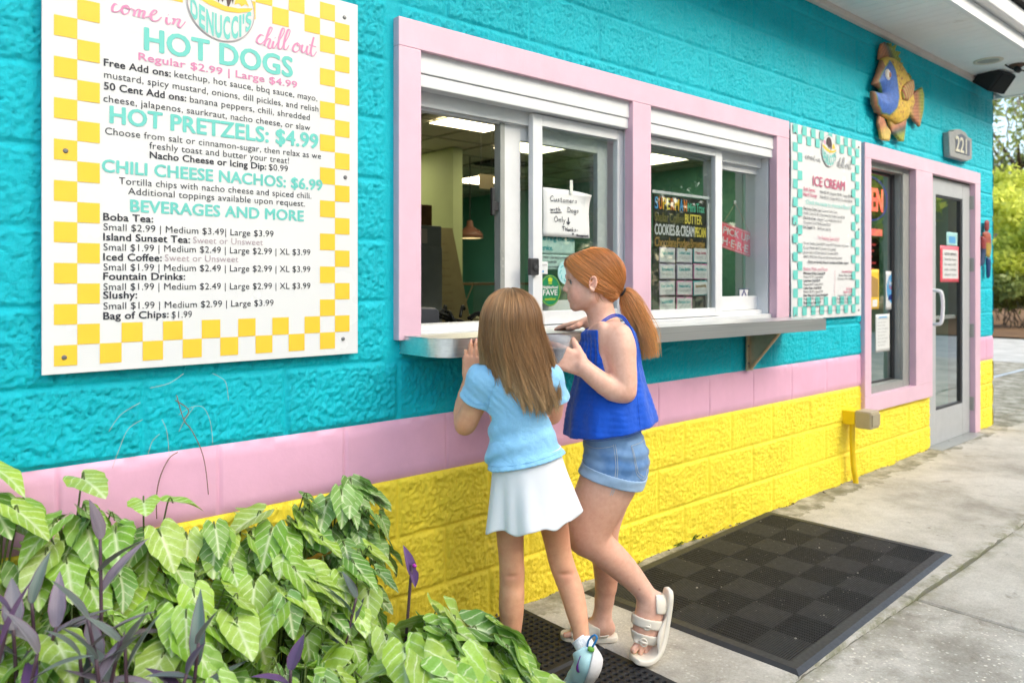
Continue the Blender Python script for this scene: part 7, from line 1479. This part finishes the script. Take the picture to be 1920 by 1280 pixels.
    T.d += (.0008*np.sin(Z_*330 + 5*fbm(ang*4, Z_*16, 3.0, 2))*np.clip(.55+1.2*(fbm(ang*7, Z_*12, 6.0, 2)-.4), 0, 1)).astype(np.float32)
    To = T.copy(); T.shell(.0075)
    T.plane(Bp(1150, 798), uvec(-EZ + EX*.17), .0)                        # hem, longer in front
    for s in (-1, 1):
        T.cap(Bp(1151, 600, s*.150), Bp(1153, 655, s*.150), .053, .053, .006, (ED, 1.5), 'sub'); T.cap(Bp(1153, 655, s*.160), Bp(1158, 700, s*.160), .053, .040, .006, (ED, 1.3), 'sub')
    T.ell(Bp(1094, 592), (.060, .075, .056), AX, .006, 'sub'); T.cap(Bp(1128, 600), Bp(1150, 594), .030, .030, .006, (ED, 2.4), 'sub'); T.plane(Bp(1120, 613), uvec(EZ - EX*.12), .004)
    T.ell(Bp(1190, 590), (.040, .070, .045), AX, .006, 'sub')
    # the upper arm comes out of the arm hole
    V, Q = T.mesh(1); top = npmesh('tank_top', V, Q, cloth('blue_top', (.003, .075, .50), 700, .35, .12, 26, .75), t, True)
    m = MB()
    for s in (-1, 1):
        for dx in (0, 4):
            a = [Bp(1112 + dx*.3, 624, s*.082), Bp(1116 + dx*.4, 614, s*.082), Bp(1128 + dx*.5, 602.5 + dx*.5, s*.078), Bp(1144 + dx*.4, 592 + dx*.8, s*.074), Bp(1157, 589.5 + dx*.8, s*.074), Bp(1170 - dx*.6, 595 + dx*.6, s*.080), Bp(1182 - dx, 613, s*.088), Bp(1190 - dx, 635, s*.092)]
            m.tube([p - ED*0 for p in spline(a, 5)], .0027, 6)
        m.tube([Bp(1111, 624, s*.084), Bp(1113, 617, s*.084), Bp(1118, 612, s*.083)], .0055, 6)
    m.build('strap', MATS_['blue_top'], top, True)
    # ---- denim shorts
    D = snap(S, np.array([1.62, -.85, .55]), np.array([2.5, .02, .84]))
    D.chain([(Bp(1151, 866), .094), (Bp(1149, 830), .089), (Bp(1147, 800), .083)], .03, (ED, 1.48), sub=2)
    D.ell(Bp(1168, 868), (.087, .131, .089), AX, .03)
    D.chain([(Bp(1158, 852, -.062), .100), (Bp(1150, 885, -.068), .099), (Bp(1141, 925, -.072), .097)], .02)
    D.chain([(Bp(1152, 852, .062), .096), (Bp(1146, 885, .064), .093), (Bp(1141, 925, .064), .091)], .02)
    fitover(D, S, .0045)
    X_, Y_, Z_ = np.meshgrid(*D.ax, indexing='ij')
    D.d += (.006*(fbm(X_*14 + 3*Z_, Y_*14, Z_*30, 3)-.5) + .0024*np.sin(Z_*150 + 6*fbm(X_*9, Y_*9, 1.0))*np.exp(-((Z_-.70)/.07)**2)).astype(np.float32)
    D.plane(Bp(1150, 790), EZ); Dn = D.copy()
    hem_n = uvec(-EZ - EX*.26); hem_p = Bp(1145, 899, -.06)
    D.shell(.006); D.plane(hem_p, hem_n)
    V, Q = D.mesh(1); den = cloth('denim', (.085, .19, .40), 800, .5, .18, 0, .9, (11, .65, (.24, .38, .58)))
    sh = npmesh('shorts', V, Q, den, t, True)
    # turned-up cuff: the slab of the same surface just above the hem, a little proud and paler
    cf = Dn.copy(); cf.d = cf.d - .0045; cf.shell(.006); cf.plane(hem_p + hem_n*.001, hem_n, .003); cf.plane(hem_p - hem_n*.037, -hem_n, .003)
    V, Q = cf.mesh(1); npmesh('cuff', V, Q, cloth('denim_pale', (.30, .43, .60), 800, .5, .12), sh, True)
    # seams and the back pocket, laid on the cloth by marching from outside
    def onto(p, d=ED, F=None):
        F = Dn if F is None else F
        p = np.array(p) - d*.25
        for _ in range(160):
            i = tuple(np.clip(np.round((p - F.lo)/F.h).astype(int), 0, np.array(F.d.shape)-1)); v = F.d[i]
            if v < .0012: break
            p = p + d*max(v*.6, .0008)
        return p - d*.0012
    m = MB()
    for ln_ in ([(1139, 815), (1142, 850), (1138, 885), (1132, 902)], [(1142.5, 815), (1145.5, 850), (1141.5, 885), (1135.5, 902)], [(1171, 818), (1177, 850), (1181, 868), (1196, 880), (1206, 862), (1211, 832), (1206, 812)], [(1173.5, 822), (1179.5, 849), (1183.5, 865), (1196, 876)], [(1085, 822), (1105, 826), (1125, 822), (1138, 818)], [(1171, 818), (1190, 815), (1206, 812)]):
        pp = [(np.array([x, y, 0.]), 0) for x, y in ln_]; m.tube([onto(W(q[0], q[1], ZB)) for q, _ in smooth_chain(pp, 7)], .0011, 5)
    m.build('stitching', mat('stitch_pale', (.42, .47, .52), .8), sh)
    m = MB()
    for ln_ in ([(1182, 690), (1184, 740), (1186, 785)], [(1068, 806), (1100, 808), (1140, 802), (1180, 794), (1220, 784)], [(1070, 803), (1100, 805), (1140, 799), (1180, 791), (1220, 781)]):
        m.tube([onto(W(q[0], q[1], ZB), ED, To) for q, _ in smooth_chain([(np.array([x, y, 0.]), 0) for x, y in ln_], 7)], .0007, 4)
    m.build('seam', cloth('blue_seam', (.002, .045, .33), 500, .2), top)
    # ---- sandals (cream, two straps with round buckles)
    cream = mat('cream_foam', (.76, .69, .58), .55, 0, .4, .05, 20, .1, 120, .002)
    # raised sandal: sole in the plane behind the toes
    sl = thing_part = None
    def sole(path, wl, wr, th, up, fw):
        pass
    def slab(name, center_line, side, nrm, halfw, th, parent):
        "a foot-shaped sole along a bent centre line"
        m = MB(); n = len(center_line); V = []; F = []
        for i in range(n):
            for s, z in ((-1, 0), (1, 0), (1, 1), (-1, 1)):
                V.append(center_line[i] + side[i]*halfw[i]*s + nrm[i]*th*z)
        for i in range(n-1):
            for a in range(4): F.append((i*4+a, i*4+(a+1) % 4, (i+1)*4+(a+1) % 4, (i+1)*4+a))
        F += [(3, 2, 1, 0), tuple((n-1)*4+a for a in range(4))]
        o = mesh(name, V, F, cream, parent, True); bv = o.modifiers.new('b', 'BEVEL'); bv.width = .006; bv.segments = 3; bv.limit_method = 'ANGLE'; bv.angle_limit = R(40)
        sb = o.modifiers.new('s', 'SUBSURF'); sb.levels = sb.render_levels = 1
        return o
    cl = spline([Bp(1249, 1102, -.076), Bp(1246, 1130, -.076), Bp(1240, 1165, -.080), Bp(1233, 1195, -.088), Bp(1222, 1218, -.10), Bp(1205, 1228, -.116), Bp(1186, 1227, -.130)], 4)
    tg = np.gradient(cl, axis=0); tg /= np.linalg.norm(tg, axis=1)[:, None]; sd = np.tile(ED*.96 - EX*.20, (len(cl), 1)); sd -= tg*np.sum(sd*tg, 1)[:, None]; sd /= np.linalg.norm(sd, axis=1)[:, None]
    nm = np.cross(tg, sd); nm *= np.sign(nm[len(cl)//3] @ EX)
    hw = np.interp(np.linspace(0, 1, len(cl)), [0, .08, .3, .6, .85, .96, 1], [.016, .030, .033, .040, .042, .032, .016])
    s1 = slab('sandal', cl, sd, nm, hw, .019, t)
    # heel cup and side walls
    def band(name, path_fn, parent, m_=None, th=.0045):
        pass
    Sx = SDF(np.array([1.9, -.95, -.02]), np.array([2.75, -.2, .30]), .003)
    f0 = S.copy()
    def ribbon(S_, c, n, w_, grow=.0065, th=.006, sides=None):
        "a band of the foot surface between two planes"
        sl_, g_ = f0.sl(np.array(c) - .11, np.array(c) + .11)
        q = SDF.__new__(SDF); q.lo = np.array([f0.ax[i][sl_[i]][0] for i in range(3)], float); q.h = f0.h; q.ax = [f0.ax[i][sl_[i]] for i in range(3)]; q.d = f0.d[sl_].copy() - grow
        q.shell(th); n = uvec(n); q.plane(np.array(c) + n*w_, n, .004); q.plane(np.array(c) - n*w_, -n, .004)
        if sides:
            for p, nn in sides: q.plane(p, nn, .003)
        return q
    fd = uvec(Bp(1215, 1200, -.086) - Bp(1226, 1140, -.076))
    for c, w_ in ((Bp(1217, 1163, -.078), .0165), (Bp(1211, 1193, -.086), .0175)):
        V, Q = ribbon(Sx, c, fd, w_, .007).mesh(2); npmesh('strap', V, Q, cream, s1, True)
        b = c - ED*.040 - EX*.014 + fd*.0; nb = uvec(-ED*.9 - EX*.35)
        m = MB(); ua = uvec(np.cross(nb, fd)); m.tube([b + nb*.001 + (ua*math.cos(q) + fd*math.sin(q))*.0115 for q in np.linspace(0, 2*np.pi, 21)], .0026, 8, False); m.cap_ = 0
        m.tube([b - ua*.016 + nb*.0, b + nb*.003, b + ua*.013], [.0045, .004, .0045], 8); m.build('buckle', cream, s1, True)
    V, Q = ribbon(Sx, Bp(1234, 1128, -.076), fd, .030, .006, .006, [(Bp(1226, 1128, -.076), -EX)]).mesh(2); npmesh('heel_cup', V, Q, cream, s1, True)
    m = MB()
    for s in (-1, 1): m.add(*wall_strip(cl[6:17], sd[6:17]*s, -nm[6:17], hw[6:17], s)) 
    m.build('side_wall', cream, s1, True)
    # flat sandal on the far foot
    gz = .022
    cl = np.array([np.array([*Bp(x, 1188, .062)[:2], gz]) for x in np.linspace(1158, 1050, 16)]); sd = np.tile(ED, (16, 1)); nm = np.tile(EZ, (16, 1))
    hw = np.interp(np.linspace(0, 1, 16), [0, .08, .3, .6, .85, .96, 1], [.014, .029, .032, .039, .041, .030, .014]); cl[:, 2] += np.interp(np.linspace(0, 1, 16), [0, .8, 1], [0, 0, .006])
    s2 = slab('sandal', cl, sd, nm, hw, .021, t)
    for c, w_ in ((Bp(1078, 1185, .062), .018), (Bp(1108, 1178, .062), .028)):
        V, Q = ribbon(Sx, c, -EX, w_, .007, .006, [(Bp(1100, 1196, .062), -EZ), (Bp(1110, 1163, .062), uvec(EZ + EX*.25))]).mesh(2); npmesh('strap', V, Q, cream, s2, True)
    V, Q = ribbon(Sx, Bp(1132, 1172, .062), -EX + EZ*.5, .024, .007, .006, [(Bp(1135, 1181, .062), EZ)]).mesh(2); npmesh('heel_cup', V, Q, cream, s2, True)
    return t
def wall_strip(cl, sdv, up, hw, s):
    V = []; F = []
    for i in range(len(cl)):
        q = math.sin(math.pi*i/(len(cl)-1)); b = cl[i] + sdv[i]*(hw[i]-.001); 
        V += [b, b + up[i]*.020*q, b + up[i]*.020*q - sdv[i]*.005, b - sdv[i]*.005]
    for i in range(len(cl)-1):
        for a in range(4): F.append((i*4+a, i*4+(a+1) % 4, (i+1)*4+(a+1) % 4, (i+1)*4+a))
    return V, F
EYE = None
def eye_mat():
    k = N('eye'); a = k.n('Attribute', attribute_name='Col'); k.l(a.outputs[0], k.b.inputs['Base Color']); k.set(Roughness=.08, Coat_Weight=.6); return k.m
EYE = eye_mat()
class _M(dict):
    def __missing__(s, n): return bpy.data.materials[n]
MATS_ = _M()
# ---------------- the smaller girl, seen from behind
ZA = 2.33
def Ap(x, y, dz=0.0): return W(x, y, ZA + dz)
def girl_a():
    t = thing('person', 'smaller girl with long loose brown hair in light blue shirt and white skirt, back turned', 'person', tuple(np.array([*Ap(1010, 1190)[:2], .02])))
    lo = np.array([1.15, -.86, -.02]); hi = np.array([2.12, -.02, 1.29]); AX = (EX, ED, EZ)
    S = SDF(lo, hi, .0034); fl = (EX, 1.42)
    S.chain([(Ap(992, 915), .056), (Ap(990, 880), .054), (Ap(983, 835), .046), (Ap(974, 780), .052), (Ap(968, 730), .058), (Ap(965, 708), .050)], .03, fl, sub=3)
    S.cap(Ap(908, 708), Ap(1024, 708), .040, None, .03)
    S.chain([(Ap(964, 705), .050), (Ap(962, 680, .005), .042), (Ap(960, 650, .015), .040)], .02)
    St = S.copy()
    S.ell(Ap(958, 602, .015), (.072, .090, .093), AX, .0); S.ell(Ap(958, 628, .050), (.055, .050, .062), AX, .03)
    S.ell(Ap(958, 660, .088), (.020, .016, .016), AX, .015); S.cap(Ap(958, 612, .104), Ap(958, 630, .118), .006, .0085, .008)
    for s in (-1, 1):
        S.ell(Ap(958 + s*19, 614, .100), (.016, .010, .010), AX, .01, 'sub'); S.ell(Ap(958 + s*47, 615, .012), (.008, .014, .026), AX, .004)
        S.ell(Ap(958 + s*8, 633, .108), (.006, .007, .006), AX, .004)
    S.cap(Ap(949, 643, .100), Ap(967, 643, .100), .006, None, .004)
    # left arm up to the edge of the counter
    S.chain([(Ap(908, 712), 0.0344), (Ap(892, 752, .02), 0.0310), (Ap(878, 785, .035), 0.0275), (Ap(871, 798, .045), 0.0267)], .02, sub=2)
    wr = Ap(882, 704, .150)
    S.chain([(Ap(871, 796, .047), 0.0258), (Ap(868, 772, .075), 0.0267), (Ap(873, 740, .115), 0.0219), (Ap(880, 712, .145), 0.0159), (wr, .0175)], .014, sub=2)
    tips = hand(S, wr, Ap(888, 645, .168) - wr, -ED + EX*.12 - EZ*.15, .118, [(.02, .08, .06)]*4, (.04, .0, -.04, -.22),
        [((.62, .72, .35), .20, .10, .082), ((.90, .42, .2), .16, .076, .066), ((1, .2, .1), .13, .064, .05)], flip=-1)
    # right arm, mostly hidden
    S.chain([(Ap(1024, 712), 0.0344), (Ap(1036, 748, .03), 0.0310), (Ap(1034, 776, .06), 0.0275)], .02, sub=2)
    wr2 = Ap(1010, 702, .155)
    S.chain([(Ap(1034, 776, .06), .031), (Ap(1026, 742, .11), .027), (wr2, .018)], .014, sub=2)
    hand(S, wr2, Ap(1002, 645, .172) - wr2, -ED - EZ*.15, .118, [(.02, .08, .06)]*4, (.04, .0, -.04, -.2),
        [((.62, .72, .35), .20, .10, .082), ((.90, .42, .2), .16, .076, .066), ((1, .2, .1), .13, .064, .05)], flip=1)
    # legs
    S.chain([(Ap(964, 905, 0), 0.0452), (Ap(959, 950), 0.0435), (Ap(956.5, 1000), 0.0383), (Ap(959.5, 1060), 0.0335), (Ap(960, 1085), 0.0322), (Ap(959, 1125), 0.0335), (Ap(959, 1160), 0.0300), (Ap(960, 1195), 0.0213), (Ap(961, 1218), 0.0183), (Ap(962, 1250), 0.0191)], .015, sub=3)
    S.cap(Ap(961, 1115, -.010), Ap(959, 1140, -.008), .026, .024, .02)
    S.chain([(Ap(1016, 905, 0), 0.0452), (Ap(1030, 950, .02), 0.0444), (Ap(1041, 995, .035), 0.0391), (Ap(1049, 1040, .045), 0.0339), (Ap(1058, 1070, .042), 0.0326), (Ap(1071, 1105, .025), 0.0326), (Ap(1081, 1145, 0), 0.0278), (Ap(1088, 1178, -.02), 0.0204), (Ap(1092, 1205, -.035), 0.0178), (Ap(1098, 1225, -.045), 0.0191)], .015, sub=3)
    for (x, y, dz) in ((960, 1082, -.04), (1061, 1078, .004)):   # creases behind the knees
        S.cap(Ap(x - 16, y, dz), Ap(x + 16, y - 3, dz), .0022, None, .012, None, 'sub')
    V, Q = S.mesh(1)
    sk = [(Ap(870, 800, .03), .07, (.62, .27, .14), .5), (Ap(960, 1000), .13, (.47, .20, .11), .8), (Ap(1040, 995), .13, (.47, .20, .11), .8), (Ap(960, 1080, -.03), .05, (.46, .19, .11), .6), (Ap(1061, 1078), .05, (.46, .19, .11), .6), (Ap(960, 1200), .07, (.50, .22, .12), .5)]
    for p, d, n in tips: sk.append((p + n*.004, .010, (.85, .45, .36), .8))
    body = npmesh('body', V, Q, SKIN, t, True, tint(V, (.73, .385, .235), sk))
    for s in (-1, 1):
        bm = bmesh.new(); bmesh.ops.create_uvsphere(bm, u_segments=24, v_segments=16, radius=.011); c = Ap(958 + s*19, 614, .094); rot = Vector(ED).to_track_quat('Z', 'Y').to_matrix()
        for v in bm.verts: v.co = Vector(c) + rot @ v.co
        m = MB().bm(bm); an = np.degrees(np.arccos(np.clip((np.array(m.v) - c) @ ED/.011, -1, 1)))
        mesh('eye', m.v, m.f, EYE, body, True, np.where(an[:, None] < 13, (.01, .01, .01), np.where(an[:, None] < 33, (.10, .06, .03), (.45, .42, .40))))
    # ---- shirt
    T = snap(S, np.array([1.15, -.86, .60]), np.array([2.12, -.1, 1.10]))
    T.chain([(Ap(992, 900), .086), (Ap(986, 860), .078), (Ap(978, 820), .063), (Ap(973, 770), .064), (Ap(968, 730), .068), (Ap(965, 710), .058)], .025, (EX, 1.36), sub=3)
    T.cap(Ap(906, 709), Ap(1026, 709), .047, None, .03)
    T.chain([(Ap(906, 711), .050), (Ap(890, 752, .02), .0475), (Ap(876, 785, .035), .046)], .02)
    T.chain([(Ap(1026, 711), .050), (Ap(1038, 750, .03), .0475), (Ap(1038, 790, .06), .046)], .02)
    T.chain([(Ap(962, 690), .052), (Ap(962, 676), .050)], .015)
    fitover(T, St, .005)
    X_, Y_, Z_ = np.meshgrid(*T.ax, indexing='ij'); o = Ap(978, 790)
    xr = (X_-o[0])*EX[0] + (Y_-o[1])*EX[1]; zz = Z_ - o[2]
    low = np.clip((.03 - zz)/.12, 0, 1)
    arc = zz - .30*xr + 1.6*xr*xr
    T.d += (.0046*low*np.sin(arc*92 + 5*fbm(xr*14, zz*8, 1.0)) * (.35 + 1.3*fbm(xr*10+3, zz*10, 2.0)) + .0036*(fbm(X_*11, Z_*11, Y_*11, 2)-.5) + .0007*np.sin((zz*1.0 + xr*.9)*230)*np.exp(-((zz-.08)/.06)**2)).astype(np.float32)
    To = T.copy(); T.shell(.008)
    T.plane(Ap(986, 864), uvec(-EZ + EX*.215), 0)
    for p, q in (((893, 752, .018), (872, 800, .045)), ((1038, 742, .03), (1036, 780, .06))):
        a, b = Ap(*p), Ap(*q); n = uvec(b-a)
        g = (T.ax[0][:, None, None], T.ax[1][None, :, None], T.ax[2][None, None, :])
        near = ((g[0]-a[0])**2 + (g[1]-a[1])**2 + (g[2]-a[2])**2) < .085**2
        d = (g[0]-a[0])*n[0] + (g[1]-a[1])*n[1] + (g[2]-a[2])*n[2]
        far = (((g[0]-b[0])**2 + (g[1]-b[1])**2 + (g[2]-b[2])**2) < .075**2) & (d > 0)
        T.d = np.where(near | far, np.maximum(T.d, d), T.d).astype(np.float32)
    T.plane(Ap(962, 682), EZ, .004)
    V, Q = T.mesh(1); sb = cloth('sky_shirt', (.27, .54, .80), 1000, .3, .07, 30, .8); shirt = npmesh('t_shirt', V, Q, sb, t, True)
    def onto(p, d=ED):
        p = np.array(p) - d*.25
        for _ in range(200):
            i = tuple(np.clip(np.round((p - To.lo)/To.h).astype(int), 0, np.array(To.d.shape)-1)); v = To.d[i]
            if v < .0010: break
            p = p + d*max(v*.6, .0008)
        return p - d*.0008
    m = MB()
    for ln_ in ([(915, 868), (950, 862), (990, 854), (1020, 847), (1050, 841)], [(942, 692), (930, 712), (920, 738), (914, 765)], [(1002, 700), (1012, 725), (1020, 760)], [(871, 738), (884, 748), (898, 754), (911, 756)]):
        m.tube([onto(W(q[0], q[1], ZA)) for q, _ in smooth_chain([(np.array([x, y, 0.]), 0) for x, y in ln_], 7)], .0008, 4)
    m.build('seam', cloth('shirt_seam', (.18, .40, .62), 500, .2), shirt)
    # ---- skirt
    nr, nc = 34, 200; V = []; ph = .7
    for i in range(nr):
        u = i/(nr-1)
        for j in range(nc):
            a = 2*math.pi*j/nc; c_, s_ = math.cos(a), math.sin(a)
            f = u**1.15; rx = .1035 + .035*f; ry = .080 + .042*f
            w_ = f*(.0085*math.sin(7*a + 1.1 + .9*math.sin(2*a + .5)) + .0045*math.sin(12*a + 2.0 + .8*math.sin(3*a)) + .005*math.sin(4*a + .7))
            x = c_*(rx + w_); d = s_*(ry + w_)
            z0 = .215*x + (-.012)*0; z1 = -.180 + .14*x + .006*math.sin(8*a + 1.1 + .5*math.sin(2*a)) + .002*math.sin(15*a+2)
            p = Ap(988, 864) + EX*(x + .016*f) + ED*d + EZ*(z0*(1-u) + z1*u)
            V.append(p)
    Q = [(i*nc+j, i*nc+(j+1) % nc, (i+1)*nc+(j+1) % nc, (i+1)*nc+j) for i in range(nr-1) for j in range(nc)]
    white = cloth('white_skirt', (.70, .70, .73), 900, .2, .03, 0, .8)
    sk_ = npmesh('skirt', V, Q, white, t, True); so = sk_.modifiers.new('th', 'SOLIDIFY'); so.thickness = .0025
    m = MB(); rg = []
    for j in range(61):
        a = 2*math.pi*j/60; x = math.cos(a)*.105; rg.append(Ap(988, 858) + EX*x + ED*math.sin(a)*.082 + EZ*(.215*x))
    V = []; 
    for p in rg[:-1]: V += [p + EZ*.014, p - EZ*.016]
    for k, p in enumerate(rg[:-1]):
        n_ = uvec(p - Ap(988, 858)); V[2*k] = V[2*k] - n_*.001; V[2*k+1] = V[2*k+1] + n_*.001
    wb = mesh('waistband', V, [(2*k, 2*k+1, (2*k+3) % 120, (2*k+2) % 120) for k in range(60)], white, sk_, True); so = wb.modifiers.new('th', 'SOLIDIFY'); so.thickness = .003
    # ---- hair
    g = np.random.default_rng(9); n = 9500; hc = Ap(958, 602, .015); S_ = 40
    phi = g.uniform(-2.25, 2.25, n); phi = np.where(g.random(n) < .25, g.normal(0, .9, n), phi)
    cl = np.round((phi+2.4)*14 + g.normal(0, .45, n)).astype(int); cr = g.random(200); cr2 = g.random(200)
    u = np.linspace(0, 1, S_)
    off = .0035 + .010*g.random(n)**1.3
    ex_, ed_, ez_ = .0735, .0915, .0945
    pol = np.radians(4 + 92*np.clip(u/.42, 0, 1))                  # along the skull, then hanging
    P = np.zeros((n, S_, 3)); sx = np.sin(phi); cx = np.cos(phi)
    px_end = np.interp(np.degrees(phi), [-130, -95, -60, -25, 0, 40, 80, 130], [690, 690, 722, 752, 752, 752, 742, 715]) + g.normal(0, 7, n) + 40*(cr[cl % 200]-.5)
    z_end = CAMH + (VY - px_end)/PXF*(ZA - .1)
    z_eq = hc[2] - .012
    for j in range(S_):
        sp_, cp_ = math.sin(pol[j]), math.cos(pol[j]); lift = off*(.35 + .65*min(1, u[j]/.2))
        x = sx*sp_*(ex_ + lift + .008*min(1, u[j]/.42)**2); d = -cx*sp_*(ed_ + lift); z = np.full(n, cp_*(ez_)) + cp_*lift
        # the parting runs from the crown towards the brow
        d = d + .030*(1 - sp_); x = x + np.sign(phi)*.002
        p = hc[None] + np.outer(x, EX) + np.outer(d, ED) + np.outer(z, EZ)
        if u[j] > .42:
            h = (u[j]-.42)/.58; zz = p[:, 2] + (z_end - p[:, 2])*h; drop = np.clip((z_eq - zz)/.24, 0, 1)
            shift = .066*drop**1.4; nar = 1 - .14*drop - .0*drop
            wv = .006*drop*np.sin(7.5*h + cl*1.31) + .015*(h**3)*np.sin(cl*2.1 + 3.5*h)
            x2 = x*nar + shift + wv + .016*sx*np.sin(np.pi*np.clip(drop, 0, 1))
            xm = np.bincount(cl - cl.min(), x2, minlength=cl.max()-cl.min()+1)/np.maximum(1, np.bincount(cl - cl.min()))
            d2 = np.where(cx > 0, -cx*(ed_ + lift)*(1 - .10*drop), d) - .012*drop - .006*np.sin(8*h + cl)*drop
            clump = (cr2[cl % 200]-.5)*.020*drop + (xm[cl - cl.min()]-x2)*.62*h*h
            p = hc[None] + np.outer(x2 + clump, EX) + np.outer(d2, ED); p[:, 2] = zz
        P[:, j] = p
    P += (g.normal(0, .0014, (n, 1, 3)) + g.normal(0, .0030, (n, 1, 3))*u[None, :, None])
    V1, Q1, sid, tp = strands(P, .00080, .45)
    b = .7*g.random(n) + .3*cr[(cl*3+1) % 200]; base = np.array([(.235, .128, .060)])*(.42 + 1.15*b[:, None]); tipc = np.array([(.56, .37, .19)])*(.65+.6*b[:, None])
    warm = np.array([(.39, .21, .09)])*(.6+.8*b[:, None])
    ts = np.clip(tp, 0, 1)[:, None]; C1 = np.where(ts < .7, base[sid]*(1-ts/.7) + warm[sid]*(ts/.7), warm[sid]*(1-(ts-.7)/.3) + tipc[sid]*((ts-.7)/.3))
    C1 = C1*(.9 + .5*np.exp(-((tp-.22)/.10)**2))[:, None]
    # a few flyaway hairs
    nf = 160; Pf = P[g.integers(0, n, nf)].copy(); Pf += (g.normal(0, .010, (nf, 1, 3))*np.linspace(0, 1, S_)[None, :, None]**1.2) + .006*np.sin(np.linspace(0, 6, S_))[None, :, None]*g.normal(0, .8, (nf, 1, 3))
    V3, Q3, s3, t3 = strands(Pf, .00045, .4); C3 = np.tile((.42, .24, .11), (len(V3), 1))
    H = SDF(hc - np.array([.16, .16, .20]), hc + np.array([.16, .16, .14]), .005)
    H.ell(hc, (.0745, .0925, .0955), AX, 0); H.chain([(Ap(959, 620, .0), .066), (Ap(966, 660, .0), .056), (Ap(972, 690, -.02), .040)], .02, (EX, 1.2))
    H.plane(Ap(958, 600, .060), uvec(ED*.8 - EZ*.6), .012)
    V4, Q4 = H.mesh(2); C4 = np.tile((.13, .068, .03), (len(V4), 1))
    VV = [V1, V3, V4]; QQ = [Q1, Q3, Q4]; oo = np.cumsum([0] + [len(v) for v in VV])
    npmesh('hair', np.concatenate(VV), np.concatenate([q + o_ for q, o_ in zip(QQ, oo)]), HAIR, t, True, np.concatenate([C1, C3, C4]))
    # ---- socks and sneakers
    sock = cloth('white_sock', (.80, .80, .82), 500, .5); mint = cloth('mint_mesh', (.50, .74, .76), 700, .4); rub = mat('pale_rubber', (.66, .63, .62), .6, 0, .4, .10, 40)
    pur = mat('purple_print', (.16, .02, .26), .5); grn = mat('green_print', (.16, .42, .05), .6); blu = mat('blue_loop', (.02, .20, .50), .6)
    def sneaker(an, heel, ball, toe, up, loop):
        "shoe built on the line heel-ball-toe; up = away from the sole"
        m = SDF(np.min([an, heel, ball, toe], 0) - .09, np.max([an, heel, ball, toe], 0) + .09, .003)
        fw = uvec(ball - heel); up = uvec(up - fw*np.dot(up, fw)); sv = uvec(np.cross(fw, up))
        m.chain([(heel + fw*.022 + up*.030, .030), (heel*.55 + ball*.45 + up*.031, .031), (ball + up*.026, .029), (toe - fw*.025 + up*.018, .022)], .02, (sv, 1.12), sub=2)
        m.cap(heel + fw*.018 + up*.034, an*.5 + (heel + fw*.03 + up*.05)*.5, .030, .031, .02)
        up_f = m.copy(); m.plane(heel + up*.004, -up); m.plane(an*.7 + heel*.3 + up*.02, uvec(an - heel - fw*.03)); 
        V, Q = m.mesh(2); root = npmesh('sneaker', V, Q, mint, t, True)
        q = up_f.copy(); q.d -= .008; 
        # sole: flared wedge, thick at the heel
        q.plane(heel + up*.036 - fw*.02, uvec(up + fw*.16), .004); q.plane(heel - up*.006, -up, .003)
        V, Q = q.mesh(1); npmesh('sole', V, Q, rub, root, True)
        w = SDF(an - .06, an + .06, .003); d = uvec(an - heel - fw*.02); w.chain([(an - d*.03, .027), (an, .0265), (an + d*.018, .0262)], .01); w.shell(.004); w.plane(an + d*.018, d)
        V, Q = w.mesh(1); npmesh('sock', V, Q, sock, t, True)
        cu = MB(); n1 = uvec(np.cross(d, EX)); n2 = np.cross(d, n1); cu.tube([an + d*.017 + (n1*math.cos(q) + n2*math.sin(q))*.0255 for q in np.linspace(0, 2*np.pi, 25)], .0032, 8, False); cu.build('cuff', sock, root, True)
        if loop: mm = MB(); mm.tube(spline(loop, 5), .0032, 6); mm.build('pull_loop', blu, root, True)
        return root, fw, up, sv
    root, fw, up, sv = sneaker(Ap(1094, 1206, -.038), Ap(1127, 1244, -.085), Ap(1090, 1294, .02), Ap(1074, 1304, .055), uvec(-EX*.75 + EZ*.55 - ED*.10), [Ap(1101, 1214, -.064), Ap(1104, 1199, -.070), Ap(1114, 1190, -.075), Ap(1119, 1196, -.080), Ap(1111, 1212, -.082)])
    def stick(pts, name, m_, r=.004):
        mm = MB(); mm.tube(spline(pts, 6), r, 6); mm.build(name, m_, root, True)
    c = Ap(1086, 1246, -.085)
    sw = [c + EX*x*.012 + EZ*y*.012 - ED*.0 for x, y in ((.3, 2.3), (-.1, .8), (-.4, -.6), (.0, -1.4), (.6, -.6), (.9, .6))]
    mm = MB(); pp = spline(sw, 5); mm.tube(pp, np.interp(np.linspace(0, 1, len(pp)), [0, .5, .62, 1], [.001, .0062, .0064, .0012]), 6); mm.build('swoosh', pur, root, True)
    c = Ap(1108, 1216, -.082); mm = MB(); mm.tube([c - EX*.009 + EZ*.002, c, c + EX*.009 - EZ*.003], [.006, .0085, .005], 8); mm.build('heel_patch', grn, root, True)
    sneaker(Ap(963, 1226, 0), Ap(972, 1290, -.050), Ap(962, 1296, .09), Ap(958, 1296, .145), EZ, None)
    return t
girl_a(); girl_b()
# ------------------------------------------------------------------ give every lone mesh its own origin
for o in list(COL.objects):
    if o.type == 'MESH' and o.parent is None and o.location.length < 1e-6 and len(o.data.vertices):
        co = np.empty(len(o.data.vertices)*3, np.float32); o.data.vertices.foreach_get('co', co); co = co.reshape(-1, 3)
        c = (co.min(0) + co.max(0))/2; c[2] = co[:, 2].min(); o.data.vertices.foreach_set('co', (co - c).ravel()); o.location = [float(v) for v in c]; o.data.update()
        for ch in o.children: ch.matrix_parent_inverse = Matrix.Translation([-float(v) for v in c])
